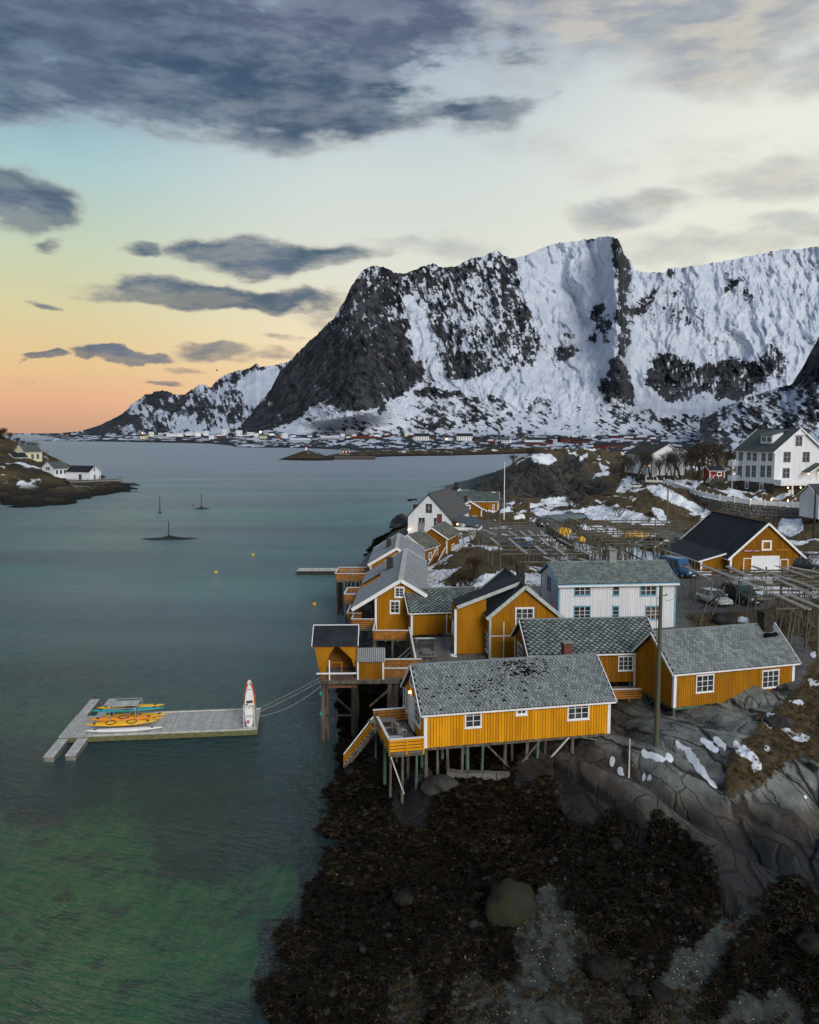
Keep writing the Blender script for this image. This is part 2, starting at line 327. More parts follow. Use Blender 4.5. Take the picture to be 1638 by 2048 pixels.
SNOWPX = [ # hand-read snow strips in the photograph: polygons in view, laid on the ground below
 [(1362,1492),(1375,1497),(1400,1535),(1425,1560),(1437,1575),(1425,1572),(1395,1545),(1375,1515)],[(1268,1496),(1290,1502),(1330,1518),(1322,1522),(1290,1512)],[(1330,1505),(1342,1510),(1345,1520),(1332,1520)],[(1348,1480),(1364,1492),(1360,1496),(1350,1487)],
 [(1396,1472),(1440,1500),(1436,1505),(1405,1488)],[(1425,1470),(1452,1492),(1455,1504),(1430,1482)],[(1470,1485),(1500,1500),(1522,1530),(1512,1548),(1500,1520),(1472,1508)],[(1505,1523),(1522,1535),(1512,1546)],
 [(1533,1428),(1555,1432),(1580,1462),(1618,1475),(1616,1486),(1590,1482),(1560,1455)],[(1525,1440),(1548,1450),(1540,1457)],[(1560,1514),(1580,1533),(1575,1532)],[(1598,1576),(1618,1596),(1610,1594)],[(1525,1494),(1540,1497),(1534,1503)],
 [(1216,1512),(1228,1518),(1224,1534),(1216,1526)],[(1287,1552),(1308,1556),(1300,1562),(1288,1560)],[(1263,1530),(1272,1534),(1268,1540),(1260,1536)],[(1235,1537),(1248,1540),(1244,1552),(1236,1548)],
 [(1572,1402),(1600,1402),(1616,1408),(1600,1411)],[(1615,1358),(1638,1366),(1638,1372),(1620,1370)],[(1472,1234),(1492,1236),(1502,1247),(1478,1244)],[(1636,1300),(1620,1310),(1630,1318)],
 [(862,1142),(874,1140),(884,1150),(872,1168),(862,1176)],[(862,1168),(890,1172),(930,1178),(948,1176),(950,1180),(862,1180)],[(920,1160),(948,1168),(950,1176),(915,1172)],[(905,1085),(945,1072),(940,1082),(912,1104)],
 [(1160,1018),(1200,1012),(1250,1020),(1300,1035),(1330,1050),(1290,1050),(1240,1042),(1180,1038)],[(1080,1000),(1130,995),(1150,1010),(1100,1014)],[(1290,970),(1330,975),(1370,1000),(1420,1020),(1410,1035),(1360,1010),(1310,990)],
 [(1063,912),(1100,908),(1114,920),(1090,928),(1068,922)],[(1152,918),(1175,908),(1178,912),(1160,920)],[(1200,930),(1216,935),(1206,945)],[(1300,1012),(1325,1022),(1340,1048),(1318,1040)],[(1340,962),(1395,962),(1395,975),(1350,976)],
 [(1560,1040),(1600,1036),(1606,1060),(1580,1075),(1556,1060)],[(1380,1140),(1420,1140),(1420,1152),(1375,1150)],[(1440,1170),(1540,1174),(1638,1180),(1638,1196),(1540,1190),(1450,1180)],[(1604,1112),(1638,1110),(1638,1130),(1612,1130)],
 [(1180,1095),(1320,1095),(1320,1120),(1180,1120)],[(1110,1085),(1180,1090),(1180,1105),(1110,1100)],[(1230,1100),(1310,1102),(1330,1128),(1240,1124)],[(1390,985),(1430,990),(1470,1003),(1420,1000)],[(0,0),(1,0),(1,1)]]
def detail(x, y, z, Zn):
    """relief laid over the base height; returns height and snow"""
    w_, r_, g_, v_, m_, s_, d_ = [Zn[..., i] for i in range(7)]
    a = x * SD[0] + y * SD[1]; b = x * -SD[1] + y * SD[0]
    wob = (fbm(x * .18, y * .18, 3, 5) - .5) * 1.6
    f1, f2, cid = worley(a / 15 + wob * .08, (b + wob * 1.3) / 4.0, 3)
    e = f2 - f1
    slab = sst(e, 0, .34) * .45 + sst(e, .05, .8) * .35 - .62 + (cid - .5) * .55 + (vnoise(a * .1, b * .55, 66) - .5) * .6
    f1b, f2b, cb = worley(a / 5.5 + 7, (b + wob * .4) / 1.7, 13)
    slab = slab + (fbm(x * .9, y * .9, 4, 8) - .5) * .22 + (ridged(a * .12, b * .9, 3, 18) - .5) * .25
    far = sst(y, 90, 240)
    rock = slab * (1 + .9 * far) + far * ((ridged(x * .07, y * .05, 4, 77) - .55) * 9)
    weed = (fbm(x * .55, y * .45, 3, 21) - .5) * .9 + (1 - np.abs(2 * vnoise(x * 1.6, y * 1.3, 23) - 1)) * .22 + (fbm(x * 3.2, y * 2.6, 3, 29) - .5) * .34
    grass = (fbm(x * .3, y * .22, 4, 51) - .5) * (.9 + far * 3) + (fbm(x * 2.5, y * 2.0, 2, 53) - .5) * .25
    grav = (fbm(x * .5, y * .5, 3, 61) - .5) * .12
    mud = (fbm(x * 1.0, y * .8, 4, 71) - .5) * .22
    wet = (fbm(x * .3, y * .3, 4, 81) - .5) * .8
    h = z + rock * r_ + weed * w_ + grass * g_ + grav * v_ + mud * m_ + wet * (s_ + d_)
    return h
def height(x, y):
    x = np.atleast_1d(np.asarray(x, float)); y = np.atleast_1d(np.asarray(y, float))
    z = base_z(x, y); return detail(x, y, z, zones(x, y))
def cracks(x, y):
    a = x * SD[0] + y * SD[1]; b = x * -SD[1] + y * SD[0]; wob = (fbm(x * .18, y * .18, 3, 5) - .5) * 1.6
    f1, f2, c = worley(a / 15 + wob * .08, (b + wob * 1.3) / 4.0, 3); g1, g2, c2 = worley(a / 5.5 + 7, (b + wob * .4) / 1.7, 13)
    return np.maximum(1 - sst(f2 - f1, .01, .13), .75 * (1 - sst(g2 - g1, .0, .07)))
def hz(x, y): return float(height(x, y)[0])

vc = np.concatenate([np.linspace(-.95, -.30, 50)[:-1], np.linspace(-.30, .70, 620)])
yr = np.exp(np.linspace(math.log(22), math.log(520), 760))
VX, YY = np.meshgrid(vc, yr); XX = VX * YY
Zb = base_z(XX, YY); ZN = zones(XX, YY); HH = detail(XX, YY, Zb, ZN)
edge = sst(YY, 440, 520) * 9 ; HH = np.where(XX < 200, HH - edge, HH)
PXg, PYg = proj(XX, YY, HH)
sn = np.zeros(XX.shape)
wpx = (fbm(XX * 1.1, YY * .9, 3, 91) - .5) * 16 * 45 / YY; wpy = (fbm(XX * 1.1, YY * .9, 3, 95) - .5) * 12 * 45 / YY
for poly in SNOWPX: sn = np.maximum(sn, inpoly(PXg + wpx, PYg + wpy, poly).astype(float))
def blur(a):
    p = np.pad(a, 1, mode='edge')
    return (p[1:-1, 1:-1] * 2 + p[:-2, 1:-1] + p[2:, 1:-1] + p[1:-1, :-2] + p[1:-1, 2:]) / 6
sn = np.minimum(1, blur(blur(sn)) * 1.6)
patch = sst(fbm(XX * .22, YY * .13, 5, 101, .6), .56, .66) * sst(YY, 80, 110) * (ZN[..., 2] + ZN[..., 3] * .7) * (HH > 4)
sn = np.maximum(sn, patch * .85)
HH = HH + sn * .03
zA = np.stack([ZN[..., 0], ZN[..., 1], ZN[..., 2], ZN[..., 3]], -1); zB = np.stack([ZN[..., 4], ZN[..., 5], ZN[..., 6], sn], -1)

gm = bpy.data.materials.new('shore_ground'); gm.use_nodes = True; t = NT(gm.node_tree); b = t.n['Principled BSDF']
pos = t.new('ShaderNodeNewGeometry').outputs['Position']
sz = t.new('ShaderNodeSeparateXYZ'); t.put(sz.inputs[0], pos)
at = t.new('ShaderNodeAttribute', attribute_name='zA'); sa = t.new('ShaderNodeSeparateColor'); t.put(sa.inputs[0], at.outputs['Color'])
bt = t.new('ShaderNodeAttribute', attribute_name='zB'); sb = t.new('ShaderNodeSeparateColor'); t.put(sb.inputs[0], bt.outputs['Color'])
W, R, G, V = sa.outputs[0], sa.outputs[1], sa.outputs[2], at.outputs['Alpha']
M_, S_, D_, SN = sb.outputs[0], sb.outputs[1], sb.outputs[2], bt.outputs['Alpha']
n1 = t.noise(pos, .5, 6, .6); n2 = t.noise(pos, 2.6, 6, .65); n3 = t.noise(pos, 14, 4, .6); n4 = t.noise(t.vmath('MULTIPLY', pos, (1, .45, 1)), .9, 7, .7)
jit = t.math('ADD', t.math('MULTIPLY', t.math('SUBTRACT', n2, .5), .9), t.math('MULTIPLY', t.math('SUBTRACT', n4, .5), 1.1))
def zmask(s, lo=.38, hi=.58): return t.ss(t.math('ADD', s, jit), lo, hi)
weedc = t.ramp(n2, [(.3, (.002, .0018, .0016, 1)), (.52, (.006, .005, .0035, 1)), (.64, (.016, .012, .006, 1)), (.8, (.045, .033, .016, 1))])
wl = t.noise(pos, .22, 5, .65)
weedc = t.mix(t.ss(wl, .50, .66, 0, .6), weedc, (.034, .024, .011, 1))
weedc = t.mix(t.ss(n4, .64, .72, 0, .7), weedc, (.075, .062, .042, 1))
weedc = t.mix(t.math('MULTIPLY', t.ss(t.noise(pos, 5.5, 3, .5), .66, .72), t.ss(wl, .45, .55)), weedc, (.15, .13, .10, 1))
rockc = t.ramp(n1, [(.3, (.055, .055, .052, 1)), (.44, (.16, .165, .155, 1)), (.58, (.25, .26, .235, 1)), (.75, (.27, .235, .195, 1))])
rockc = t.mix(t.ss(n4, .5, .68, 0, .55), rockc, (.10, .14, .115, 1))
rockc = t.mix(t.ss(n3, .5, .68, 0, .5), rockc, (.035, .035, .035, 1))
ck = t.new('ShaderNodeAttribute', attribute_name='crack').outputs['Fac']
rockc = t.mix(t.ss(sz.outputs[1], 130, 230, 0, .85), rockc, t.ramp(n4, [(.35, (.016, .014, .012, 1)), (.55, (.04, .032, .022, 1)), (.7, (.075, .055, .03, 1))]))
rot = t.new('ShaderNodeVectorRotate', rotation_type='Z_AXIS'); t.put(rot.inputs[0], t.vmath('ADD', pos, t.vmath('MULTIPLY', t.vmath('SUBTRACT', t.noise(pos, .35, 3, .6, out='Color'), (.5, .5, .5)), (1.6, 1.6, 0)))); rot.inputs['Angle'].default_value = 1.19
def vor(sx, sy, w_):
    nd = t.new('ShaderNodeTexVoronoi', feature='DISTANCE_TO_EDGE'); t.put(nd.inputs['Vector'], t.vmath('MULTIPLY', rot.outputs[0], (sx, sy, 0))); nd.inputs['Scale'].default_value = 1.0
    return t.ss(nd.outputs['Distance'], 0.0, w_, 1.0, 0.0)
vk = t.math('MAXIMUM', t.math('MULTIPLY', vor(.10, .42, .055), 1.0), t.math('MULTIPLY', vor(.22, .95, .04), .45))
vk = t.math('MULTIPLY', vk, t.ss(n3, .30, .55, .4, 1.0))
rockc = t.mix(t.ss(vk, .15, .85, 0, .95), rockc, (.010, .010, .009, 1))
rockc = t.mix(t.math('MULTIPLY', t.ss(t.noise(pos, 22, 3, .6), .56, .66, 0, .5), t.ss(n2, .4, .6)), rockc, (.30, .31, .27, 1))
# the tide line: rock is black with lichen below about 2.6 m
tide = t.ss(t.math('ADD', sz.outputs[2], t.math('MULTIPLY', t.math('SUBTRACT', n4, .5), 2.4)), 2.4, 3.7)
rockc = t.mix(tide, (.018, .018, .018, 1), rockc)
rockc = t.mix(t.math('MULTIPLY', t.ss(sz.outputs[2], 2.0, 2.7), t.ss(sz.outputs[2], 3.4, 2.8, 0, .4)), rockc, (.13, .10, .075, 1))
grassc = t.ramp(n2, [(.3, (.022, .018, .010, 1)), (.45, (.065, .045, .020, 1)), (.58, (.115, .08, .035, 1)), (.75, (.09, .085, .035, 1))])
grassc = t.mix(t.ss(n1, .52, .68, 0, .8), grassc, (.045, .035, .022, 1))
gravc = t.ramp(n3, [(.3, (.06, .06, .06, 1)), (.7, (.18, .175, .165, 1))])
gravc = t.mix(t.ss(n2, .52, .62, 0, .8), gravc, (.085, .065, .035, 1))
gravc = t.mix(t.ss(n1, .45, .65, 0, .7), gravc, (.055, .06, .066, 1))
mudc = t.ramp(n2, [(.32, (.020, .026, .026, 1)), (.52, (.045, .052, .046, 1)), (.72, (.12, .105, .05, 1))])
mudc = t.mix(t.ss(n4, .53, .62, 0, .95), mudc, (.006, .005, .004, 1))
mudc = t.mix(t.math('MULTIPLY', t.ss(t.noise(pos, 24, 3, .5), .62, .68), t.ss(n1, .45, .6)), mudc, (.24, .19, .10, 1))
sandc = t.ramp(n4, [(.25, (.03, .22, .07, 1)), (.5, (.13, .42, .11, 1)), (.68, (.50, .52, .17, 1))])
sandc = t.mix(t.ss(n1, .50, .66, 0, .8), sandc, (.02, .05, .04, 1))
bedc = t.ramp(n1, [(.3, (.014, .026, .028, 1)), (.7, (.035, .06, .058, 1))])
c = bedc
c = t.mix(t.ss(t.math('ADD', S_, t.math('MULTIPLY', jit, .5)), .12, .85), c, sandc); c = t.mix(zmask(M_), c, mudc); c = t.mix(zmask(V), c, gravc); c = t.mix(zmask(G), c, grassc)
c = t.mix(zmask(R), c, rockc); c = t.mix(zmask(W), c, weedc)
snm = t.ss(t.math('ADD', SN, t.math('ADD', t.math('MULTIPLY', t.math('SUBTRACT', n3, .5), .5), t.math('MULTIPLY', t.math('SUBTRACT', n2, .5), t.ss(sz.outputs[1], 60, 100, .3, 1.5)))), .40, .52)
c = t.mix(snm, c, (.80, .83, .88, 1))
t.put(b.inputs['Base Color'], c)
t.put(b.inputs['Roughness'], t.mix(zmask(W), t.mix(tide, (.55,) * 3 + (1,), (.85,) * 3 + (1,)), (.62,) * 3 + (1,)))
t.put(b.inputs['Specular IOR Level'], t.math('MULTIPLY', t.math('SUBTRACT', 1.0, zmask(W)), .3))
bp = t.new('ShaderNodeBump'); t.put(bp.inputs['Strength'], t.math('MULTIPLY', t.math('SUBTRACT', 1.0, snm), .9)); bp.inputs['Distance'].default_value = .12
t.put(bp.inputs['Height'], t.math('SUBTRACT', t.math('ADD', t.math('MULTIPLY', n2, .6), t.math('MULTIPLY', t.noise(pos, 9, 6, .7), .4)), t.math('MULTIPLY', vk, t.math('MULTIPLY', zmask(R), 2.5))))
t.put(b.inputs['Normal'], bp.outputs[0])
near = grid_mesh('ground', np.stack([XX, YY, HH], -1), {'zA': zA, 'zB': zB, 'crack': cracks(XX, YY)}, mat=gm)
tag(near, kind='structure')

# ------------------------------------------------------------------ sea
wm = bpy.data.materials.new('sea_water'); wm.use_nodes = True; t = NT(wm.node_tree); t.n.clear()
pos = t.new('ShaderNodeNewGeometry').outputs['Position']
sz = t.new('ShaderNodeSeparateXYZ'); t.put(sz.inputs[0], pos)
dist = sz.outputs[1]
big = t.noise(t.vmath('MULTIPLY', pos, (.010, .028, 1)), 1.0, 5, .55)
strk = t.noise(t.vmath('MULTIPLY', pos, (.006, .045, 1)), 1.0, 5, .6)
rp = t.new('ShaderNodeVectorRotate', rotation_type='Z_AXIS'); t.put(rp.inputs[0], pos); rp.inputs['Angle'].default_value = .35
wv1 = t.noise(t.vmath('MULTIPLY', rp.outputs[0], (.8, 2.4, 1)), 1.0, 4, .62)
wv2 = t.noise(t.vmath('MULTIPLY', rp.outputs[0], (.22, .55, 1)), 1.0, 4, .6)
wv3 = t.noise(t.vmath('MULTIPLY', pos, (.05, .10, 1)), 1.0, 6, .7)
hgt = t.math('ADD', t.math('MULTIPLY', wv1, .75), t.math('ADD', t.math('MULTIPLY', wv2, .55), t.math('MULTIPLY', wv3, t.ss(dist, 80, 500, .2, 4.5))))
bp = t.new('ShaderNodeBump'); bp.inputs['Distance'].default_value = 1.0
t.put(bp.inputs['Strength'], t.math('MULTIPLY', t.ss(strk, .30, .60, .7, 1.0), 1.0)); t.put(bp.inputs['Height'], hgt)
gl = t.new('ShaderNodeBsdfGlossy'); t.put(gl.inputs['Normal'], bp.outputs[0])
t.put(gl.inputs['Roughness'], t.ss(dist, 50, 500, .10, .36)); gl.inputs['Color'].default_value = (.92, .95, .98, 1)
tr = t.new('ShaderNodeBsdfTransparent'); tr.inputs['Color'].default_value = (.50, .84, .66, 1)
df = t.new('ShaderNodeBsdfDiffuse'); t.put(df.inputs['Normal'], bp.outputs[0])
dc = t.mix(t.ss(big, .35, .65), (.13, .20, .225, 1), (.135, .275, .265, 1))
t.put(df.inputs['Color'], t.mix(t.ss(dist, 150, 700), dc, (.27, .32, .38, 1)))  # paler far out: sky reflection put into the diffuse colour
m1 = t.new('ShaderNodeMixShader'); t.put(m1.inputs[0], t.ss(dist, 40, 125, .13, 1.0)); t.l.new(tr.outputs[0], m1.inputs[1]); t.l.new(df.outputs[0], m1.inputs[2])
fr = t.new('ShaderNodeFresnel'); fr.inputs['IOR'].default_value = 1.33; t.put(fr.inputs['Normal'], bp.outputs[0])
m2 = t.new('ShaderNodeMixShader'); t.put(m2.inputs[0], fr.outputs[0]); t.l.new(m1.outputs[0], m2.inputs[1]); t.l.new(gl.outputs[0], m2.inputs[2])
om = t.new('ShaderNodeOutputMaterial'); t.l.new(m2.outputs[0], om.inputs[0])
ys = np.array([-3000, 0, 20, 400, 3000, 12000, 40000.]); xs = np.array([-30000, -3000, -300, 0, 300, 3000, 30000.])
gx, gy = np.meshgrid(xs, ys)
tag(grid_mesh('sea', np.stack([gx, gy, gx * 0], -1), smooth=False, mat=wm), kind='structure')
gx, gy = np.meshgrid(np.array([-30000., 30000.]), np.array([-3000., 40000.]))
deep = mat('deep_seabed', (.012, .022, .026, 1), .9)
tag(grid_mesh('seabed', np.stack([gx, gy, gx * 0 - 14], -1), smooth=False, mat=deep), kind='structure')

# ------------------------------------------------------------------ mountains
def pline(P_, x): return np.interp(x, [p[0] for p in P_], [p[1] for p in P_])
mm = bpy.data.materials.new('mountain_snow_rock'); mm.use_nodes = True; t = NT(mm.node_tree); b = t.n['Principled BSDF']
pos = t.new('ShaderNodeNewGeometry').outputs['Position']
ra = t.new('ShaderNodeAttribute', attribute_name='rock').outputs['Fac']
nf = t.noise(pos, .09, 6, .7); nn = t.noise(pos, .012, 5, .6)
rm = t.ss(t.math('ADD', ra, t.math('MULTIPLY', t.math('SUBTRACT', nf, .5), .85)), .44, .60)
rc = t.ramp(nn, [(.3, (.020, .023, .030, 1)), (.55, (.034, .038, .047, 1)), (.75, (.065, .066, .072, 1))])
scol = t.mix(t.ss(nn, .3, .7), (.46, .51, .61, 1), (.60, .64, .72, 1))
rib_ = t.noise(t.vmath('MULTIPLY', pos, (.035, .035, .006)), 1.0, 6, .65)
rc = t.mix(t.ss(rib_, .40, .62), (.014, .016, .021, 1), t.mix(.5, rc, (.085, .088, .095, 1)))
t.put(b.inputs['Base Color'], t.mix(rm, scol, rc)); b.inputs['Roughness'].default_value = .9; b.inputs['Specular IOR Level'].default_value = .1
bp = t.new('ShaderNodeBump'); bp.inputs['Strength'].default_value = .35; bp.inputs['Distance'].default_value = 4
t.put(bp.inputs['Height'], t.math('MULTIPLY', rm, t.math('ADD', nf, t.math('MULTIPLY', rib_, 2.5)))); t.put(b.inputs['Normal'], bp.outputs[0])

RIDGE = [(430,874),(455,868),(470,861),(500,830),(540,780),(560,742),(600,700),(635,668),(668,635),(690,600),(705,568),(725,540),(745,532),(765,533),(790,545),(812,546),(840,535),(868,527),(885,535),(912,533),(925,525),(945,517),(965,512),(998,501),(1008,512),(1020,516),(1048,512),(1080,498),(1110,487),(1150,483),(1185,476),(1218,471),(1235,476),(1242,490),(1248,510),(1262,520),(1268,540),(1285,545),(1332,545),(1336,537),(1400,530),(1460,520),(1520,508),(1560,499),(1600,498),(1638,492),(1760,470),(1950,520),(2200,640)]
SHORE = [(60,872),(100,878),(150,884),(260,884),(420,887),(480,893),(560,894),(700,900),(760,905),(1200,906),(2200,906)]
REG = [ # polygon, rock fraction, streak angle (rad from vertical)
 ([(640,520),(1050,480),(1020,700),(900,760),(640,700)], .56, .35),
 ([(1250,520),(2200,440),(2200,730),(1250,760)], .25, -.2),
 ([(700,790),(1640,770),(2200,740),(2200,910),(430,910),(600,800)], .36, 1.2),
 ([(420,880),(480,855),(560,740),(635,665),(690,615),(740,600),(775,640),(820,690),(848,735),(835,772),(760,822),(690,812),(640,800),(590,838),(520,870)], .88, .3),
 ([(690,625),(703,568),(730,530),(765,530),(760,560),(735,600),(705,625)], .66, .3),
 ([(800,600),(830,590),(872,670),(905,750),(860,745),(825,680)], .22, .45),
 ([(870,645),(930,620),(962,700),(992,748),(950,757),(900,755),(880,720)], .68, .4),
 ([(1000,555),(1025,560),(1062,640),(1082,702),(1045,704),(1018,640)], .62, .4),
 ([(1022,515),(1100,486),(1225,470),(1238,520),(1235,700),(1150,720),(1095,700),(1070,650),(1045,590)], .12, .4),
 ([(1108,705),(1130,655),(1150,668),(1166,710),(1135,738),(1110,732)], .68, .2),
 ([(1180,690),(1178,630),(1205,600),(1222,640),(1215,690)], .62, .2),
 ([(1222,474),(1240,474),(1262,518),(1270,555),(1256,600),(1254,702),(1240,704),(1234,640),(1236,560),(1226,520)], .76, 0),  # shadowed edge of the pinnacle, painted in as dark rock
 ([(850,745),(900,760),(1000,745),(1100,738),(1200,702),(1240,705),(1210,760),(1195,805),(1100,795),(960,790),(880,772)], .06, 1.2),
 ([(1198,775),(1215,725),(1245,705),(1262,740),(1277,802),(1255,812),(1230,797),(1205,802)], .76, .1),
 ([(800,790),(870,772),(960,800),(950,850),(860,860),(800,830)], .62, 1.1),
 ([(590,862),(640,806),(690,815),(690,850),(640,870)], .25, .9),
 ([(690,812),(760,822),(850,770),(800,830),(700,868)], .30, .9),
 ([(1265,740),(1290,700),(1300,790),(1365,806),(1440,803),(1530,782),(1600,740),(1638,690),(1638,740),(1600,775),(1480,810),(1400,826),(1280,832)], .03, 1.2),
 ([(1288,748),(1310,700),(1350,712),(1400,730),(1440,724),(1480,715),(1520,728),(1530,765),(1470,797),(1400,790),(1365,804),(1318,792)], .78, .1),
 ([(1528,740),(1532,690),(1560,680),(1580,725),(1550,765)], .74, .1),
 ([(1240,812),(1380,835),(1500,800),(1640,760),(1640,890),(1240,890)], .56, 1.1),
 ([(1333,538),(1345,536),(1348,562),(1338,556)], .95, 0),
 ([(1445,583),(1480,555),(1503,552),(1470,587)], .72, 1.0),
 ([(1255,620),(1310,580),(1315,588),(1262,632)], .7, 1.0)]
def boxb(a, r):
    for ax in (0, 1):
        p = np.pad(a, [(r + 1, r) if i == ax else (0, 0) for i in (0, 1)], mode='edge'); c = np.cumsum(p, ax); n = a.shape[ax]
        a = (np.take(c, np.arange(2 * r + 1, 2 * r + 1 + n), ax) - np.take(c, np.arange(n), ax)) / (2 * r + 1)
    return a
def mountain(name, px, rdg, shore, D0, D1, rows, reg, seed, label, feat=None, vill=True, base=.5):
    n = len(px); rr = np.interp(px, [p[0] for p in rdg], [p[1] for p in rdg]); ss_ = np.interp(px, [p[0] for p in shore], [p[1] for p in shore])
    jag = (fbm(px * .09, px * 0, 4, seed) - .5) * 5 + (fbm(px * .35, px * 0, 2, seed + 3) - .5) * 3
    rr = rr + jag * sst(866 - rr, 0, 60); rr = np.minimum(rr, 866.5)
    s = np.concatenate([np.linspace(0, .14, 16)[:-1], np.linspace(.14, 1, rows)])
    Sg, PXm = np.meshgrid(s, px); Sg = Sg.T; PXm = PXm.T
    lowpy = 869.0
    t1 = np.clip(Sg / .14, 0, 1); t2 = np.clip((Sg - .14) / .86, 0, 1)
    PYm = np.where(Sg < .14, ss_ + (lowpy - ss_) * t1, lowpy + (rr - lowpy) * t2)
    Ds = CAMH / (np.maximum(ss_ - HOR, 2) / FPX)
    d0 = np.maximum(D0, Ds * 1.05)
    Dm = np.where(Sg < .14, Ds + (d0 - Ds) * t1, d0 + (D1 - D0) * (t2 ** .8))
    warp = (fbm(PXm * .02, PYm * .02, 4, seed + 9) - .5) * 40
    gul = fbm((PXm + (868 - PYm) * .35 + warp * 1.5) * .030, PYm * .007, 4, seed + 20, .55)
    Dm = Dm - gul * 115 * sst(t2, 0.02, .3) - (fbm(PXm * .08, PYm * .06, 4, seed + 31) - .5) * 45 * sst(t2, 0, .2)
    if feat: Dm = feat(PXm, PYm, Dm, t2)
    a = (PXm - 819) / FPX; bb = -(PYm - 1024) / FPX
    ry = cP + bb * sP; rz = -sP + bb * cP
    Xw = a / ry * Dm; Zw = CAMH + rz / ry * Dm
    # rock share
    wx = PXm + (fbm(PXm * .06, PYm * .06, 4, seed + 41) - .5) * 34; wy = PYm + (fbm(PXm * .06, PYm * .06, 4, seed + 43) - .5) * 34
    rock = np.full(PXm.shape, base); ang = np.zeros(PXm.shape) + .3
    for poly, v, an in reg:
        m_ = inpoly(wx, wy, poly); rock = np.where(m_, v, rock); ang = np.where(m_, an, ang)
    rock = boxb(boxb(rock, 3), 2)
    u = PXm * np.cos(ang) + PYm * np.sin(ang) * -1; v_ = PXm * np.sin(ang) + PYm * np.cos(ang)
    st = 0
    for an in (0.0, .35, -.2, 1.1):
        q = 1.0 - np.clip(np.abs(ang - an) / .25, 0, 1)
        uu = PXm * math.cos(an) - PYm * math.sin(an); vv = PXm * math.sin(an) + PYm * math.cos(an)
        st = st + q * fbm(uu * .26, vv * .07, 5, seed + 50, .66)
    qs = sum(1.0 - np.clip(np.abs(ang - an) / .25, 0, 1) for an in (0.0, .35, -.2, 1.1)); st = np.where(qs > .01, st / np.maximum(qs, .01), .5)
    blot = fbm(PXm * .10, PYm * .13, 4, seed + 60, .65); big = fbm(PXm * .022, PYm * .022, 3, seed + 63)
    nz = (st * .44 + blot * .28 + big * .28 - .5) * 5.6
    R_ = .5 + (rock - .5) * .95 + nz * .5 * (1.05 - np.where(rock > .5, .95, 1.5) * np.abs(rock - .5))
    if vill:   # shoreline rock and low ground
        lowm = (Sg < .14)
        vb = fbm(PXm * .07, PYm * .9, 4, seed + 70, .6)
        R_ = np.where(lowm,   .60 + (vb - .5) * 2.2 + .6 * sst(t1, .32, .0), R_)
    Dm2 = Dm - np.clip(R_ - .4, 0, .6) * 26 * sst(t2, 0, .1)
    Xw = a / ry * Dm2; Zw = CAMH + rz / ry * Dm2
    V_ = np.stack([Xw, Dm2, Zw], -1)
    back = []
    for k, (dd, dz) in enumerate([(120, .93), (500, .6), (1200, .0)]):
        l = V_[-1].copy(); l[:, 0] *= (l[:, 1] + dd) / l[:, 1]; l[:, 1] += dd; l[:, 2] = l[:, 2] * dz - (5 if dz == 0 else 0); back.append(l)
    front = V_[0].copy(); front[:, 2] = -8
    V_ = np.concatenate([front[None], V_, np.array(back)], 0)
    R_ = np.concatenate([R_[:1], R_, np.repeat(R_[-1:], 3, 0)], 0)
    o = grid_mesh(name, V_, {'rock': R_}, mat=mm)
    tag(o, label, None, None, 'structure'); return o
def feat_main(PX_, PY_, D, t2):
    D = D + 420 * sst(PX_, 1246, 1262) * sst(900 - PY_, 60, 130)
    D = D - 260 * np.exp(-((PX_ - 700) / 90) ** 2) * sst(t2, 0, .15) + 160 * np.exp(-((PX_ - 1130) / 70) ** 2) * sst(t2, .1, .5)
    return D - 200 * np.exp(-((PX_ - 1235) / 22) ** 2) * sst(t2, .1, .4)
pxs = np.concatenate([np.linspace(420, 1680, 800), np.linspace(1690, 2200, 60)])
mountain('snowy_mountain', pxs, RIDGE, SHORE, 2150, 3000, 340, REG, 200, 'massif with a dark left face and a square snowy top', feat_main, base=.42)
LR = [(-40,868.6),(60,868.6),(110,867),(162,862),(200,850),(245,828),(262,810),(290,790),(320,781),(335,783),(345,789),(370,788),(385,778),(400,767),(412,769),(420,775),(440,755),(460,745),(500,735),(512,727),(520,735),(560,729),(640,705),(760,720)]
LREG = [([(100,860),(560,720),(760,700),(760,880),(60,880)], .60, .5),([(478,765),(500,745),(560,738),(560,790),(500,800)], .15, .4),([(285,800),(300,783),(335,780),(350,812),(310,822)], .92, .3),
        ([(340,830),(380,800),(400,860),(340,862)], .38, .4),([(420,810),(450,750),(470,800),(450,860)], .42, .2),([(60,872),(260,820),(300,850),(200,872)], .80, 1.1)]
mountain('low_mountain', np.linspace(30, 760, 420), LR, [(30,868.9),(60,869.4),(95,872),(150,882),(260,884),(420,887),(760,888)], 2700, 3900, 150, LREG, 400, 'lower snowy ridge left of the dark face')
RR = [(1400,838),(1430,825),(1480,800),(1540,780),(1585,768),(1605,735),(1638,672),(1700,600),(1800,560),(2000,540)]
RREG = [([(1560,800),(1600,700),(2100,500),(2100,760),(1638,765)], .95, .8),([(1380,850),(1600,765),(2100,760),(2100,900),(1380,900)], .56, 1.1)]
mountain('dark_mountain_spur', np.linspace(1400, 1950, 260), RR, [(1400,900),(2000,900)], 1500, 1900, 120, RREG, 600, 'dark spur running down from the right edge', vill=False, base=.6)

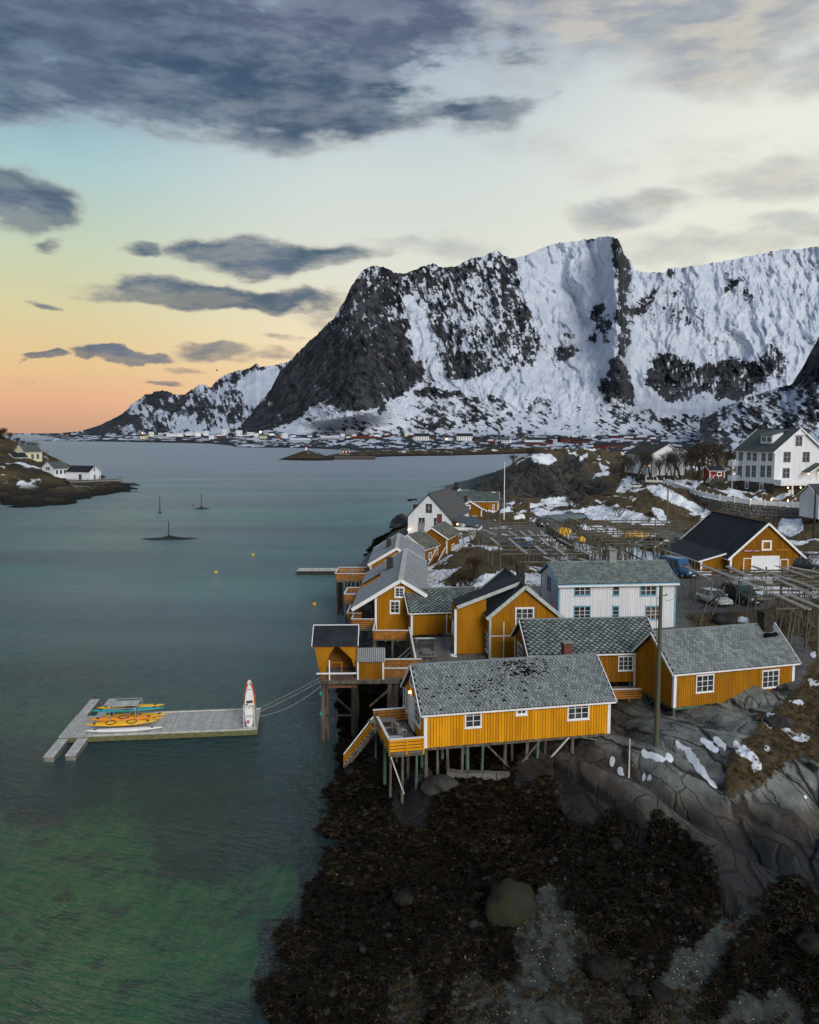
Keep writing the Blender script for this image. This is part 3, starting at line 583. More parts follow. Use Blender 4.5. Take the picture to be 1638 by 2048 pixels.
# ================================================================== object helpers
class MB:
    """mesh builder: gathers shapes, links them as one mesh object"""
    def __init__(s): s.v = []; s.f = []
    def add(s, vs, fs):
        k = len(s.v); s.v.extend([tuple(p) for p in vs]); s.f.extend([tuple(i + k for i in f) for f in fs]); return s
    def box(s, x0, x1, y0, y1, z0, z1):
        return s.add([(x0, y0, z0), (x1, y0, z0), (x1, y1, z0), (x0, y1, z0), (x0, y0, z1), (x1, y0, z1), (x1, y1, z1), (x0, y1, z1)], BOXF)
    def bar(s, p, q, w, h=None, up=(0, 0, 1)):
        """rectangular bar from p to q; w across, h along up"""
        h = w if h is None else h
        p = np.array(p, float); q = np.array(q, float); d = q - p; L = np.linalg.norm(d)
        if L < 1e-6: return s
        d /= L; u = np.array(up, float); sd_ = np.cross(d, u)
        if np.linalg.norm(sd_) < 1e-3: sd_ = np.cross(d, (1, 0, 0))
        sd_ /= np.linalg.norm(sd_); u = np.cross(sd_, d); a = sd_ * w / 2; b_ = u * h / 2
        return s.add([p - a - b_, p + a - b_, q + a - b_, q - a - b_, p - a + b_, p + a + b_, q + a + b_, q - a + b_], BOXF)
    def cyl(s, p, q, r0, r1=None, n=8, cap=True):
        r1 = r0 if r1 is None else r1
        p = np.array(p, float); q = np.array(q, float); d = q - p; L = np.linalg.norm(d)
        if L < 1e-6: return s
        d /= L; a = np.cross(d, (0, 0, 1) if abs(d[2]) < .9 else (1, 0, 0)); a /= np.linalg.norm(a); b_ = np.cross(d, a)
        vs = []
        for c, r in ((p, r0), (q, r1)):
            for i in range(n):
                th = 2 * pi * i / n; vs.append(c + a * r * cos(th) + b_ * r * sin(th))
        fs = [(i, (i + 1) % n, n + (i + 1) % n, n + i) for i in range(n)]
        if cap: fs += [tuple(range(n - 1, -1, -1)), tuple(range(n, 2 * n))]
        return s.add(vs, fs)
    def prism(s, poly, axis, a, b_):
        """poly in the two other axes, extruded along axis from a to b_"""
        n = len(poly); vs = []
        for c in (a, b_):
            for u, v in poly: vs.append((c, u, v) if axis == 0 else ((u, c, v) if axis == 1 else (u, v, c)))
        fs = [(i, (i + 1) % n, n + (i + 1) % n, n + i) for i in range(n)] + [tuple(range(n - 1, -1, -1)), tuple(range(n, 2 * n))]
        return s.add(vs, fs)
    def loft(s, rings, closed=True, caps=True):
        n = len(rings[0]); vs = [p for r in rings for p in r]; fs = []
        for j in range(len(rings) - 1):
            for i in range(n if closed else n - 1):
                k = (i + 1) % n; fs.append((j * n + i, j * n + k, (j + 1) * n + k, (j + 1) * n + i))
        if caps: fs += [tuple(range(n - 1, -1, -1)), tuple(range((len(rings) - 1) * n, len(rings) * n))]
        return s.add(vs, fs)
    def obj(s, name, m, parent=None, loc=(0, 0, 0), rot=(0, 0, 0), smooth=False, kind=None, label=None):
        me = bpy.data.meshes.new(name); me.from_pydata([tuple(float(c) for c in p) for p in s.v], [], s.f)
        if m: me.materials.append(m)
        if smooth: me.polygons.foreach_set('use_smooth', [True] * len(me.polygons))
        me.update()
        o = bpy.data.objects.new(name, me); COL.objects.link(o); o.location = loc; o.rotation_euler = rot
        if parent: o.parent = parent
        if kind: o['kind'] = kind
        if label: o['label'] = label
        return o
BOXF = [(0, 3, 2, 1), (4, 5, 6, 7), (0, 1, 5, 4), (1, 2, 6, 5), (2, 3, 7, 6), (3, 0, 4, 7)]
def thing(name, label, cat, loc=(0, 0, 0), rz=0.0, group=None):
    o = bpy.data.objects.new(name, None); COL.objects.link(o); o.location = loc; o.rotation_euler = (0, 0, rz); o.empty_display_size = .3
    return tag(o, label, cat, group)
def instance_mesh(tv, tf, mats):
    """one mesh from a template placed by many 4x4 matrices; returns MB-like arrays"""
    tv = np.array(tv, float); M = np.array(mats); n = len(M); k = len(tv)
    V_ = np.einsum('nij,kj->nki', M[:, :3, :3], tv) + M[:, None, :3, 3]
    F_ = [tuple(i + j * k for i in f) for j in range(n) for f in tf]
    m = MB(); m.v = [tuple(p) for p in V_.reshape(-1, 3)]; m.f = F_; return m
def copy_tree(o, parent=None):
    c = o.copy(); COL.objects.link(c)
    if parent: c.parent = parent
    for ch in o.children: copy_tree(ch, c)
    return c
def loc2w(o_loc, rz, p):
    return (o_loc[0] + p[0] * cos(rz) - p[1] * sin(rz), o_loc[1] + p[0] * sin(rz) + p[1] * cos(rz), o_loc[2] + p[2])

# ------------------------------------------------------------------ materials
YEL = mat('ochre_paint_bright', (.74, .315, .010, 1), .85, .1, var=.09, vscale=1.1, stretch=(1, 1, .25), island=.16, dirt=.45, bump=.15)  # brighter version of the ochre, for the nearest cabin
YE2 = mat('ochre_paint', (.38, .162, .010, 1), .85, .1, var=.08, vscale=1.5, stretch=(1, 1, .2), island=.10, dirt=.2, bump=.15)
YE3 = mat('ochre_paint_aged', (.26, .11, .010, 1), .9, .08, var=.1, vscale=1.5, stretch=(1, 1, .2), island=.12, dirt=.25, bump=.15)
ORW = mat('stained_rail_wood', (.36, .15, .03, 1), .8, .2, var=.12, vscale=2, island=.15, dirt=.2)
WHT = mat('white_paint', (.78, .78, .80, 1), .6, .3, var=.04, vscale=2, dirt=.12)
WHW = mat('white_cladding', (.76, .78, .82, 1), .65, .3, var=.04, vscale=1.2, stretch=(1, 1, .2), island=.06, dirt=.08)
BLU = mat('blue_trim_paint', (.16, .36, .50, 1), .6, .3, var=.08)
GRT = mat('grey_green_trim', (.42, .47, .46, 1), .7, .3, var=.08, dirt=.2)
SL1 = mat('grey_slate', (.23, .26, .27, 1), .6, .4, var=.08, vscale=.8, island=.32, dirt=.3, bump=.2)
SL2 = mat('green_grey_slate', (.22, .26, .245, 1), .6, .4, var=.1, vscale=.8, island=.4, dirt=.45, bump=.2)
SL3 = mat('pale_grey_shingle', (.27, .29, .31, 1), .7, .35, var=.06, vscale=.6, island=.14, bump=.2)
SL4 = mat('mossy_dark_slate', (.16, .155, .135, 1), .7, .35, var=.15, vscale=.8, island=.4, dirt=.8, bump=.2)
FELT = mat('black_roof_felt', (.022, .026, .034, 1), .8, .25, var=.15, vscale=.8, bump=.15)
FEL2 = mat('dark_metal_roof', (.05, .052, .058, 1), .5, .4, var=.1, vscale=.8)
GREENR = mat('green_grey_roof', (.085, .105, .10, 1), .75, .3, var=.12, vscale=1, bump=.15)
MOSS = mat('black_moss', (.010, .010, .008, 1), .95, .05, var=.3, vscale=4, bump=.5)
GLASS = mat('window_glass', (.012, .014, .018, 1), .07, .6, col2=(.075, .08, .085, 1), vscale=1.3)  # paler noise patches paint reflections into the pane colour
CURT = mat('curtained_glass', (.13, .09, .08, 1), .25, .5, var=.4, vscale=3)
WOOD = mat('weathered_plank', (.20, .19, .17, 1), .85, .2, var=.12, vscale=1.5, stretch=(1, 1, 1), island=.25, dirt=.3, bump=.2)
PALE = mat('bleached_plank', (.50, .50, .47, 1), .8, .2, var=.1, vscale=2, island=.15, dirt=.15, bump=.15)
PILE = mat('grey_pile_wood', (.16, .14, .115, 1), .9, .15, col2=(.055, .045, .035, 1), vscale=1.2, stretch=(2, 2, .5), bump=.4)
PILG = mat('green_treated_pile', (.10, .19, .13, 1), .85, .2, col2=(.055, .09, .06, 1), vscale=1.2, stretch=(2, 2, .5), bump=.4)
PILD = mat('wet_black_pile', (.03, .028, .024, 1), .7, .3, var=.2, bump=.4)
STONE = mat('wall_stone', (.16, .15, .13, 1), .9, .15, var=.15, vscale=1.5, island=.45, dirt=.35, bump=.6, bscale=5)
STOND = mat('dark_quay_stone', (.075, .065, .05, 1), .9, .2, var=.2, vscale=1.5, island=.3, dirt=.5, bump=.6, bscale=5)
BRICK = mat('red_chimney', (.15, .06, .045, 1), .85, .2, var=.12, vscale=5, bump=.3)
CHDK = mat('sooty_chimney', (.045, .04, .035, 1), .9, .15, var=.3, vscale=4, bump=.6, bscale=8)
CHGR = mat('plastered_chimney', (.26, .26, .26, 1), .85, .2, var=.1, dirt=.3)
BLK = mat('black_metal', (.02, .022, .026, 1), .45, .4, var=.1)
SNOW = mat('snow_cap', (.80, .83, .88, 1), .9, .2, var=.03, vscale=3, bump=.3, bscale=4)
REDP = mat('red_paint', (.21, .025, .022, 1), .8, .2, var=.12)
BRNP = mat('brown_paint', (.16, .075, .04, 1), .8, .2, var=.12)
BARK = mat('bare_bark', (.060, .050, .040, 1), .95, .1, var=.2)
TWIG = mat('brown_twigs', (.055, .036, .026, 1), .95, .1, var=.2)
RACKW = mat('rack_pole_wood', (.13, .12, .095, 1), .9, .15, var=.15, vscale=1, island=.3, dirt=.25)
PALP = mat('stripped_pole', (.60, .55, .48, 1), .8, .2, var=.1, vscale=1, island=.25)
FISH = mat('dried_fish', (.07, .06, .05, 1), .9, .1, var=.3)
LAMP = mat('lamp_glow', (1, .55, .25, 1), .5, .3, emit=(1, .50, .2, 1), estr=9.0)
WIN_L = mat('lit_window', (.9, .5, .2, 1), .5, .3, emit=(1, .55, .22, 1), estr=3.0)
ROPE = mat('pale_rope', (.42, .42, .40, 1), .9, .1, var=.1)
YPLA = mat('yellow_plastic', (.78, .42, .015, 1), .4, .4, var=.05)
TPLA = mat('turquoise_plastic', (.03, .32, .36, 1), .4, .4, var=.05)
OPLA = mat('orange_plastic', (.78, .27, .02, 1), .4, .4, var=.05)
WPLA = mat('white_plastic', (.74, .76, .76, 1), .35, .4, var=.04)
STEEL = mat('galvanised_steel', (.45, .46, .46, 1), .4, .5, metal=.6, var=.08)
ASPH = mat('dark_rock', (.03, .028, .025, 1), .75, .3, var=.3, bump=.7, bscale=3)

# ------------------------------------------------------------------ building parts
GUTT = 0
def slate_cover(m, O, A, U, La, Lu, pa, pu, kind, th=.028, seed=1):
    """tiles on a slope: O eave corner, A unit along, U unit up-slope"""
    r = random.Random(seed); N = np.cross(A, U); N /= np.linalg.norm(N)
    if N[2] < 0: N = -N
    if kind == 'scallop': prof = [(-.5, 1.25), (-.5, .30), (-.28, .04), (0, 0), (.28, .04), (.5, .30), (.5, 1.25)]
    elif kind == 'diamond': prof = [(-.5, .75), (0, 0), (.5, .75), (.15, 1.3), (-.15, 1.3)]
    elif kind == 'square': prof = [(-.5, 1.2), (-.5, .1), (-.38, 0), (.5, 0), (.5, 1.2)]
    else: prof = [(-.5, 1.15), (-.5, 0), (.5, 0), (.5, 1.15)]
    na = max(1, int(La / pa)); nu = max(1, int(Lu / pu)); pa = La / na; pu = Lu / nu
    k = len(prof); vs = []; fs = []
    for j in range(nu):
        off = .5 if j % 2 else 0
        for i in range(na + (0 if off == 0 else -1)):
            cx = (i + .5 + off) * pa; cu = j * pu - .03
            sc = .86 + r.uniform(-.05, .04); dn = r.uniform(0, .012); tl = r.uniform(-.01, .01); sk = r.uniform(-.012, .012)
            b0 = len(vs)
            for (px_, pu_) in prof:
                uu = min(cu + pu_ * pu, Lu - .01); base_n = th * 1.9 * (1 - pu_ / 1.3) + .012 + dn + tl * px_
                vs.append(O + A * (cx + px_ * pa * sc + sk * pu_) + U * uu + N * (base_n + th))
            for (px_, pu_) in prof:
                uu = min(cu + pu_ * pu, Lu - .01); base_n = th * 1.9 * (1 - pu_ / 1.3) + .012 + dn + tl * px_
                vs.append(O + A * (cx + px_ * pa * sc + sk * pu_) + U * uu + N * (base_n - .004))
            fs.append(tuple(range(b0 + k - 1, b0 - 1, -1)) if np.dot(np.cross(A, U), N) < 0 else tuple(range(b0, b0 + k)))
            for q in range(k - 1): fs.append((b0 + q, b0 + q + 1, b0 + k + q + 1, b0 + k + q))
    m.add(vs, fs)

GROOVE = mat('groove_shadow_paint', (.16, .07, .012, 1), .9, .1)
GROOW = mat('groove_shadow_white', (.40, .41, .44, 1), .9, .1)  # white greyed down: the shade in the board gaps is in this colour
def board_wall(m, O, A, L, z0, top, N, pitch=.19, th=.022, gap=.034, seed=2):
    """vertical board and batten cladding on a wall: O corner, A unit along, top(s) height"""
    n = max(1, int(L / pitch)); p = L / n; r = random.Random(seed); O = np.array(O, float)
    for i in range(n):
        s0 = i * p + gap / 2; s1 = (i + 1) * p - gap / 2; t_ = th + r.uniform(-.004, .006)
        zb = z0 - r.uniform(.0, .03); a, b_ = O + A * s0, O + A * s1; z1, z2 = top(s0), top(s1); n_ = N * t_
        sm = (s0 + s1) / 2; c_ = O + A * sm; z3 = top(sm)
        m.add([(a[0], a[1], zb), (b_[0], b_[1], zb), (b_[0], b_[1], z2), (c_[0], c_[1], z3), (a[0], a[1], z1),
               (a[0] + n_[0], a[1] + n_[1], zb), (b_[0] + n_[0], b_[1] + n_[1], zb), (b_[0] + n_[0], b_[1] + n_[1], z2), (c_[0] + n_[0], c_[1] + n_[1], z3), (a[0] + n_[0], a[1] + n_[1], z1)],
              [(5, 6, 7, 8, 9), (0, 1, 6, 5), (1, 2, 7, 6), (2, 3, 8, 7), (3, 4, 9, 8), (4, 0, 5, 9)])
        if False:
            m.add([(b_[0] + A[0] * (gap / 2 - .022) + n_[0], b_[1] + A[1] * (gap / 2 - .022) + n_[1], zb), (b_[0] + A[0] * (gap / 2 + .022) + n_[0], b_[1] + A[1] * (gap / 2 + .022) + n_[1], zb),
                   (b_[0] + A[0] * (gap / 2 + .022) + n_[0], b_[1] + A[1] * (gap / 2 + .022) + n_[1], z2 - .01), (b_[0] + A[0] * (gap / 2 - .022) + n_[0], b_[1] + A[1] * (gap / 2 - .022) + n_[1], z2 - .01)] +
                  [(b_[0] + A[0] * (gap / 2 + e) + n_[0] * 1.9, b_[1] + A[1] * (gap / 2 + e) + n_[1] * 1.9, zz) for e, zz in ((-.022, zb), (.022, zb), (.022, z2 - .01), (-.022, z2 - .01))],
                  [(4, 5, 6, 7), (0, 1, 5, 4), (1, 2, 6, 5), (2, 3, 7, 6), (3, 0, 4, 7)]) if i < n - 1 else None

def window(par, O, A, N, s, z, w_, h_, cols=2, rows=3, trim=None, case=.10, fine=True, name='window', glass=None, sill=True):
    """a cased window proud of the wall; part window > frame bars, pane"""
    trim = trim or WHT; O = np.array(O, float); A = np.array(A, float); N = np.array(N, float)
    def P_(a, n_, zz): q = O + A * a + N * n_; return (q[0], q[1], zz)
    def bx(m, a0, a1, z0, z1, n0, n1):
        m.add([P_(a0, n1, z0), P_(a1, n1, z0), P_(a1, n0, z0), P_(a0, n0, z0), P_(a0, n1, z1), P_(a1, n1, z1), P_(a1, n0, z1), P_(a0, n0, z1)], BOXF)
    m = MB(); c = case
    bx(m, s, s + c, z, z + h_, .0, .075); bx(m, s + w_ - c, s + w_, z, z + h_, .0, .075)
    bx(m, s + c, s + w_ - c, z + h_ - c, z + h_, .0, .072); bx(m, s + c, s + w_ - c, z, z + c, .0, .072)
    if sill: bx(m, s - .04, s + w_ + .04, z - .04, z - .002, .0, .12); bx(m, s - .03, s + w_ + .03, z + h_ + .002, z + h_ + .04, .0, .10)
    wo = m.obj(name, trim, par)
    iw = w_ - 2 * c; ih = h_ - 2 * c; bar = .05 if fine else .07
    m = MB()
    for i in range(1, cols): bx(m, s + c + iw * i / cols - bar / 2, s + c + iw * i / cols + bar / 2, z + c, z + h_ - c, .035, .068)
    for j in range(1, rows):
        for i in range(cols):
            bx(m, s + c + iw * i / cols + bar / 2, s + c + iw * (i + 1) / cols - bar / 2, z + c + ih * j / rows - .016, z + c + ih * j / rows + .016, .035, .06)
    if len(m.v): m.obj('glazing_bar', WHT, wo)
    for i in range(cols):
        m = MB(); bx(m, s + c + iw * i / cols + .004, s + c + iw * (i + 1) / cols - .004, z + c, z + h_ - c, .027, .036)
        m.obj('pane', glass or GLASS, wo)
    return wo

def door(par, O, A, N, s, z, w_, h_, m_leaf, trim=None, diamond=False):
    trim = trim or WHT; O = np.array(O, float); A = np.array(A, float); N = np.array(N, float)
    def bx(m, a0, a1, z0, z1, n0, n1):
        P_ = lambda a, n_, zz: tuple((O + A * a + N * n_)[:2]) + (zz,)
        m.add([P_(a0, n1, z0), P_(a1, n1, z0), P_(a1, n0, z0), P_(a0, n0, z0), P_(a0, n1, z1), P_(a1, n1, z1), P_(a1, n0, z1), P_(a0, n0, z1)], BOXF)
    m = MB(); c = .1
    bx(m, s + c, s + w_ - c, z + .05, z + h_ - c, 0, .045); d = m.obj('door', m_leaf, par)
    m = MB(); bx(m, s, s + c, z, z + h_, 0, .075); bx(m, s + w_ - c, s + w_, z, z + h_, 0, .075); bx(m, s + c, s + w_ - c, z + h_ - c, z + h_, 0, .07); bx(m, s + c, s + w_ - c, z, z + .05, 0, .09)
    m.obj('door_frame', trim, d)
    m = MB(); bx(m, s + w_ - c - .14, s + w_ - c - .05, z + h_ * .45, z + h_ * .45 + .04, .045, .09); m.obj('handle', BLK, d)
    if diamond:
        cx = s + w_ / 2; cz = z + h_ * .76; r = .17; m = MB()
        def dia(r, n0, n1):
            P_ = lambda a, n_, zz: tuple((O + A * a + N * n_)[:2]) + (zz,)
            q = [(cx, cz - r), (cx + r, cz), (cx, cz + r), (cx - r, cz)]
            m.add([P_(a, n1, zz) for a, zz in q] + [P_(a, n0, zz) for a, zz in q], [(0, 1, 2, 3), (0, 4, 5, 1), (1, 5, 6, 2), (2, 6, 7, 3), (3, 7, 4, 0)])
        dia(.26, .04, .055); m.obj('window_frame', trim, d); m = MB(); dia(.17, .05, .062); m.obj('pane', GLASS, d)
    return d

def house(name, label, cat, x, y, z, rz, W, D, h, rh, axis, wmat, roof, trim=None, group=None, oe=.32, og=.32, walls='FLRB', slate=None, sp=(.2, .2), boards=True, corner=.12,
          pitch=.19, verge=.16, ridge_frac=.5, barge=True, foundation=0.0, rbase=None):
    """local frame: x right along the front (W), y back (D), z=0 at floor; axis = ridge direction"""
    trim = trim or WHT
    H_ = thing(name, label, cat, (x, y, z), rz, group)
    H_['_'] = 0; del H_['_']
    def roofz(px_, py_):
        if axis == 'x': t_ = py_ / D; f = ridge_frac; return h + rh * (t_ / f if t_ < f else (1 - t_) / (1 - f))
        t_ = px_ / W; f = ridge_frac; return h + rh * (t_ / f if t_ < f else (1 - t_) / (1 - f))
    X_, Y_ = np.array((1., 0, 0)), np.array((0, 1., 0))
    spec = {'F': ((0, 0, 0), X_, -Y_, W, lambda s: roofz(s, 0)), 'R': ((W, 0, 0), Y_, X_, D, lambda s: roofz(W, s)),
            'B': ((W, D, 0), -X_, Y_, W, lambda s: roofz(W - s, D)), 'L': ((0, D, 0), -Y_, -X_, D, lambda s: roofz(0, D - s))}
    for k in 'FRBL':
        O, A, N, L, top = spec[k]; O = np.array(O, float)
        gable = (k in 'LR') == (axis == 'x'); f = ridge_frac if k in 'FR' else 1 - ridge_frac
        poly = [(0, 0), (L, 0), (L, top(L))] + ([(L * f, h + rh)] if gable else []) + [(0, top(0))]
        i_ = O - N * .06; n = len(poly)
        vs = [tuple((O + A * a)[:2]) + (zz,) for a, zz in poly] + [tuple((i_ + A * a)[:2]) + (zz,) for a, zz in poly]
        m = MB(); m.add(vs, [tuple(range(n)), tuple(range(2 * n - 1, n - 1, -1))] + [(j, n + j, n + (j + 1) % n, (j + 1) % n) for j in range(n)])
        wo = m.obj('wall', (GROOW if wmat == WHW else GROOVE) if (boards and k in walls) else wmat, H_)
        if boards and k in walls:
            m = MB(); g = lambda s, top=top, gable=gable: top(min(max(s, 0), 1e9)) - .02
            board_wall(m, O, A, L, 0, g, N, pitch, seed=hash(k) % 97)
            m.obj('cladding_boards', wmat, wo, kind='stuff')
    m = MB()
    if corner:
        c = corner
        for (cx, cy) in ((0, 0), (W, 0), (W, D), (0, D)):
            sx = -1 if cx == 0 else 1; sy = -1 if cy == 0 else 1
            m2 = MB(); m2.box(min(cx + sx * .055, cx - sx * c), max(cx + sx * .055, cx - sx * c), min(cy + sy * .055, cy - sy * c), max(cy + sy * .055, cy - sy * c), -.03, h - .03)
            m2.obj('corner_board', trim, H_)
    # roof
    th = .10
    if axis == 'x':
        f = ridge_frac; sl = rh / (D * f); sr_ = rh / (D * (1 - f))
        sides = [(np.array((-og, -oe, h - oe * sl)), X_, np.array((0, D * f + oe, rh + oe * sl)), W + 2 * og), (np.array((W + og, D + oe, h - oe * sr_)), -X_, np.array((0, -(D * (1 - f) + oe), rh + oe * sr_)), W + 2 * og)]
    else:
        f = ridge_frac; sl = rh / (W * f); sr_ = rh / (W * (1 - f))
        sides = [(np.array((-oe, D + og, h - oe * sl)), -Y_, np.array((W * f + oe, 0, rh + oe * sl)), D + 2 * og), (np.array((W + oe, -og, h - oe * sr_)), Y_, np.array((-(W * (1 - f) + oe), 0, rh + oe * sr_)), D + 2 * og)]
    for i, (O, A, Uv, La) in enumerate(sides):
        Lu = np.linalg.norm(Uv); U = Uv / Lu; N = np.cross(A, U); N = N if N[2] > 0 else -N
        e = U * .0; q = [O, O + A * La, O + A * La + Uv, O + Uv]
        m = MB(); m.add([p + N * .03 for p in q] + [p - N * th for p in q], [(0, 1, 2, 3), (7, 6, 5, 4), (0, 4, 5, 1), (1, 5, 6, 2), (2, 6, 7, 3), (3, 7, 4, 0)])
        ro = m.obj('roof', rbase or (FELT if slate else roof), H_)
        if slate:
            m = MB(); slate_cover(m, O + N * .03, A, U, La, Lu, sp[0], sp[1], slate, seed=i + 5); m.obj('slates', roof, ro, kind='stuff')
        else:
            m = MB(); n_ = int(La / 1.1)
            for j in range(1, n_):
                p = O + A * (La * j / n_) + N * .045; m.bar(p, p + Uv * .985, .05, .03, N)
            if n_ > 1: m.obj('seam_strip', roof, ro, kind='stuff')
        if barge:
            for e_, off in ((0, -.03), (La, .03)):
                p = O + A * (e_ + off * 1.0) - N * .03
                m = MB(); m.bar(p - U * .04, p + Uv + U * 0, .06, verge, N); m.obj('bargeboard', trim, H_)
        m = MB(); p = O - N * .04 - U * .03; m.bar(p + A * .03, p + A * (La - .03), .04, .12, (0, 0, 1)); m.obj('fascia', trim, H_)
    m = MB()
    zr = h + rh + .075
    if axis == 'x': m.bar((-og, D * f, zr), (W + og, D * f, zr), .26, .05)
    else: m.bar((W * f, -og, zr), (W * f, D + og, zr), .26, .05)
    m.obj('ridge_cap', roof if not slate else SL1, H_)
    if foundation:
        m = MB(); m.box(.05, W - .05, .05, D - .05, -foundation, -.01); m.obj('foundation', STOND, H_)
    return H_, spec

def chimney(H_, x, y, z0, z1, s, m_, cap=None, label=None):
    m = MB(); m.box(x - s / 2, x + s / 2, y - s / 2, y + s / 2, z0, z1 - .12)
    m.box(x - s / 2 - .05, x + s / 2 + .05, y - s / 2 - .05, y + s / 2 + .05, z1 - .12, z1); o = m.obj('chimney', m_, H_)
    if cap:
        m = MB(); m.box(x - s / 2 - .08, x + s / 2 + .08, y - s / 2 - .08, y + s / 2 + .08, z1 + .1, z1 + .16)
        for a in (-1, 1):
            for b_ in (-1, 1): m.box(x + a * s * .4 - .03, x + a * s * .4 + .03, y + b_ * s * .4 - .03, y + b_ * s * .4 + .03, z1, z1 + .1)
        m.obj('chimney_cap', cap, o)
    return o

def piles(H_, pts_, ztop, r=.10, mats=None, seed=3, lean=.15):
    """posts from ztop down to the ground, in the thing's own frame"""
    rr = random.Random(seed); lc = H_.location; rz = H_.rotation_euler[2]
    for (px_, py_) in pts_:
        wx, wy, wz = loc2w(lc, rz, (px_, py_, 0)); zb = min(hz(wx, wy), wz + ztop - .2) - .25 - lc[2]
        m = MB(); dx, dy = rr.uniform(-lean, lean) * .5, rr.uniform(-lean, lean) * .5
        ra_ = r * rr.uniform(.85, 1.25); m.cyl((px_, py_, ztop), (px_ + dx, py_ + dy, zb), ra_ * .9, ra_ * 1.15, 7)
        m.obj('pile', rr.choice(mats or [PILE, PILE, PILG]), H_, smooth=False)
def brace(H_, p, q, w_=.1, m_=None):
    m = MB(); m.bar(p, q, w_, w_); m.obj('brace', m_ or PILE, H_)

def railing(H_, path, z, h=.95, nb=4, bmat=None, cap=True, capmat=None, slats=True, close=False):
    """posts, horizontal boards and a white top rail along a path of (x, y)"""
    bmat = bmat or YE2
    for (a, b_) in zip(path[:-1], path[1:]):
        a = np.array((a[0], a[1], z), float); b_ = np.array((b_[0], b_[1], z), float); L = np.linalg.norm(b_ - a); d = (b_ - a) / L
        n = max(1, int(round(L / 1.3)))
        for i in range(n + 1):
            p = a + d * L * i / n; m = MB(); m.bar(p - np.array((0, 0, .15)), p + np.array((0, 0, h - .02)), .08, .08, (d[0], d[1], 0)); m.obj('rail_post', bmat, H_)
        if nb:
            bh = (h - .12) / nb
            for j in range(nb):
                zc = .06 + bh * (j + .5); s_ = np.cross(d, (0, 0, 1)) * .055
                m = MB(); m.bar(a + s_ + (0, 0, zc), b_ + s_ + (0, 0, zc), .025, bh * (.74 if slats else .97), (0, 0, 1)); m.obj('rail_board', bmat, H_)
        if cap:
            m = MB(); m.bar(a + (0, 0, h) - d * .07, b_ + (0, 0, h) + d * .07, .17, .05, (0, 0, 1)); m.obj('top_rail', capmat or WHT, H_)

def planks(m, x0, x1, y0, y1, z, along='x', pw=.14, th=.04, seed=1):
    r = random.Random(seed)
    if along == 'x':
        n = max(1, int((y1 - y0) / pw)); p = (y1 - y0) / n
        for i in range(n): m.box(x0 + r.uniform(0, .02), x1 - r.uniform(0, .02), y0 + i * p, y0 + (i + 1) * p - .014, z - th, z + r.uniform(-.003, .004))
    else:
        n = max(1, int((x1 - x0) / pw)); p = (x1 - x0) / n
        for i in range(n): m.box(x0 + i * p, x0 + (i + 1) * p - .014, y0 + r.uniform(0, .02), y1 - r.uniform(0, .02), z - th, z + r.uniform(-.003, .004))
def local(H_, p):
    """world point -> the thing's frame"""
    lc = H_.location; rz = H_.rotation_euler[2]; dx, dy = p[0] - lc[0], p[1] - lc[1]
    return (dx * cos(rz) + dy * sin(rz), -dx * sin(rz) + dy * cos(rz), (p[2] if len(p) > 2 else 0) - lc[2])
X_, Y_ = np.array((1., 0, 0)), np.array((0, 1., 0))

# ================================================================== near buildings
def on_wall(H_, spec, k, px, py):
    """where the line of sight through a pixel meets wall k: (s along, z)"""
    O, A, N, L, top = spec[k]; O = np.array(O, float); rz = H_.rotation_euler[2]
    R_ = lambda v: np.array((v[0] * cos(rz) - v[1] * sin(rz), v[0] * sin(rz) + v[1] * cos(rz), 0))
    Ow = np.array(H_.location) + R_(O); Nw = R_(N); Aw = R_(A); r = np.array(ray(px, py)); c = np.array((0, 0, CAMH))
    t_ = np.dot(Ow - c, Nw) / np.dot(r, Nw); p = c + r * t_ - Ow
    return float(np.dot(p, Aw)), float(p[2])
def win_px(Hs, k, x0, y0, x1, y1, cols=2, rows=3, **kw):
    H_, spec = Hs; xm = (x0 + x1) / 2; ym = (y0 + y1) / 2
    s0 = on_wall(H_, spec, k, x0, ym)[0]; s1 = on_wall(H_, spec, k, x1, ym)[0]; z1 = on_wall(H_, spec, k, xm, y0)[1]; z0 = on_wall(H_, spec, k, xm, y1)[1]
    O, A, N, L, top = spec[k]
    return window(H_, O, A, N + np.zeros(3), s0, z0, s1 - s0, z1 - z0, cols, rows, **kw)
def door_px(Hs, k, x0, y0, x1, y1, m_leaf, **kw):
    H_, spec = Hs; xm = (x0 + x1) / 2; ym = (y0 + y1) / 2
    s0 = on_wall(H_, spec, k, x0, ym)[0]; s1 = on_wall(H_, spec, k, x1, ym)[0]; z1 = on_wall(H_, spec, k, xm, y0)[1]; z0 = on_wall(H_, spec, k, xm, y1)[1]
    O, A, N, L, top = spec[k]
    return door(H_, O, A, N, s0, z0, s1 - s0, z1 - z0, m_leaf, **kw)
def lamp_at(H_, p, r=.09, base=True):
    m = MB(); sphere(m, p, r, 8, 5); return m.obj('wall_lamp', LAMP, H_, smooth=True)
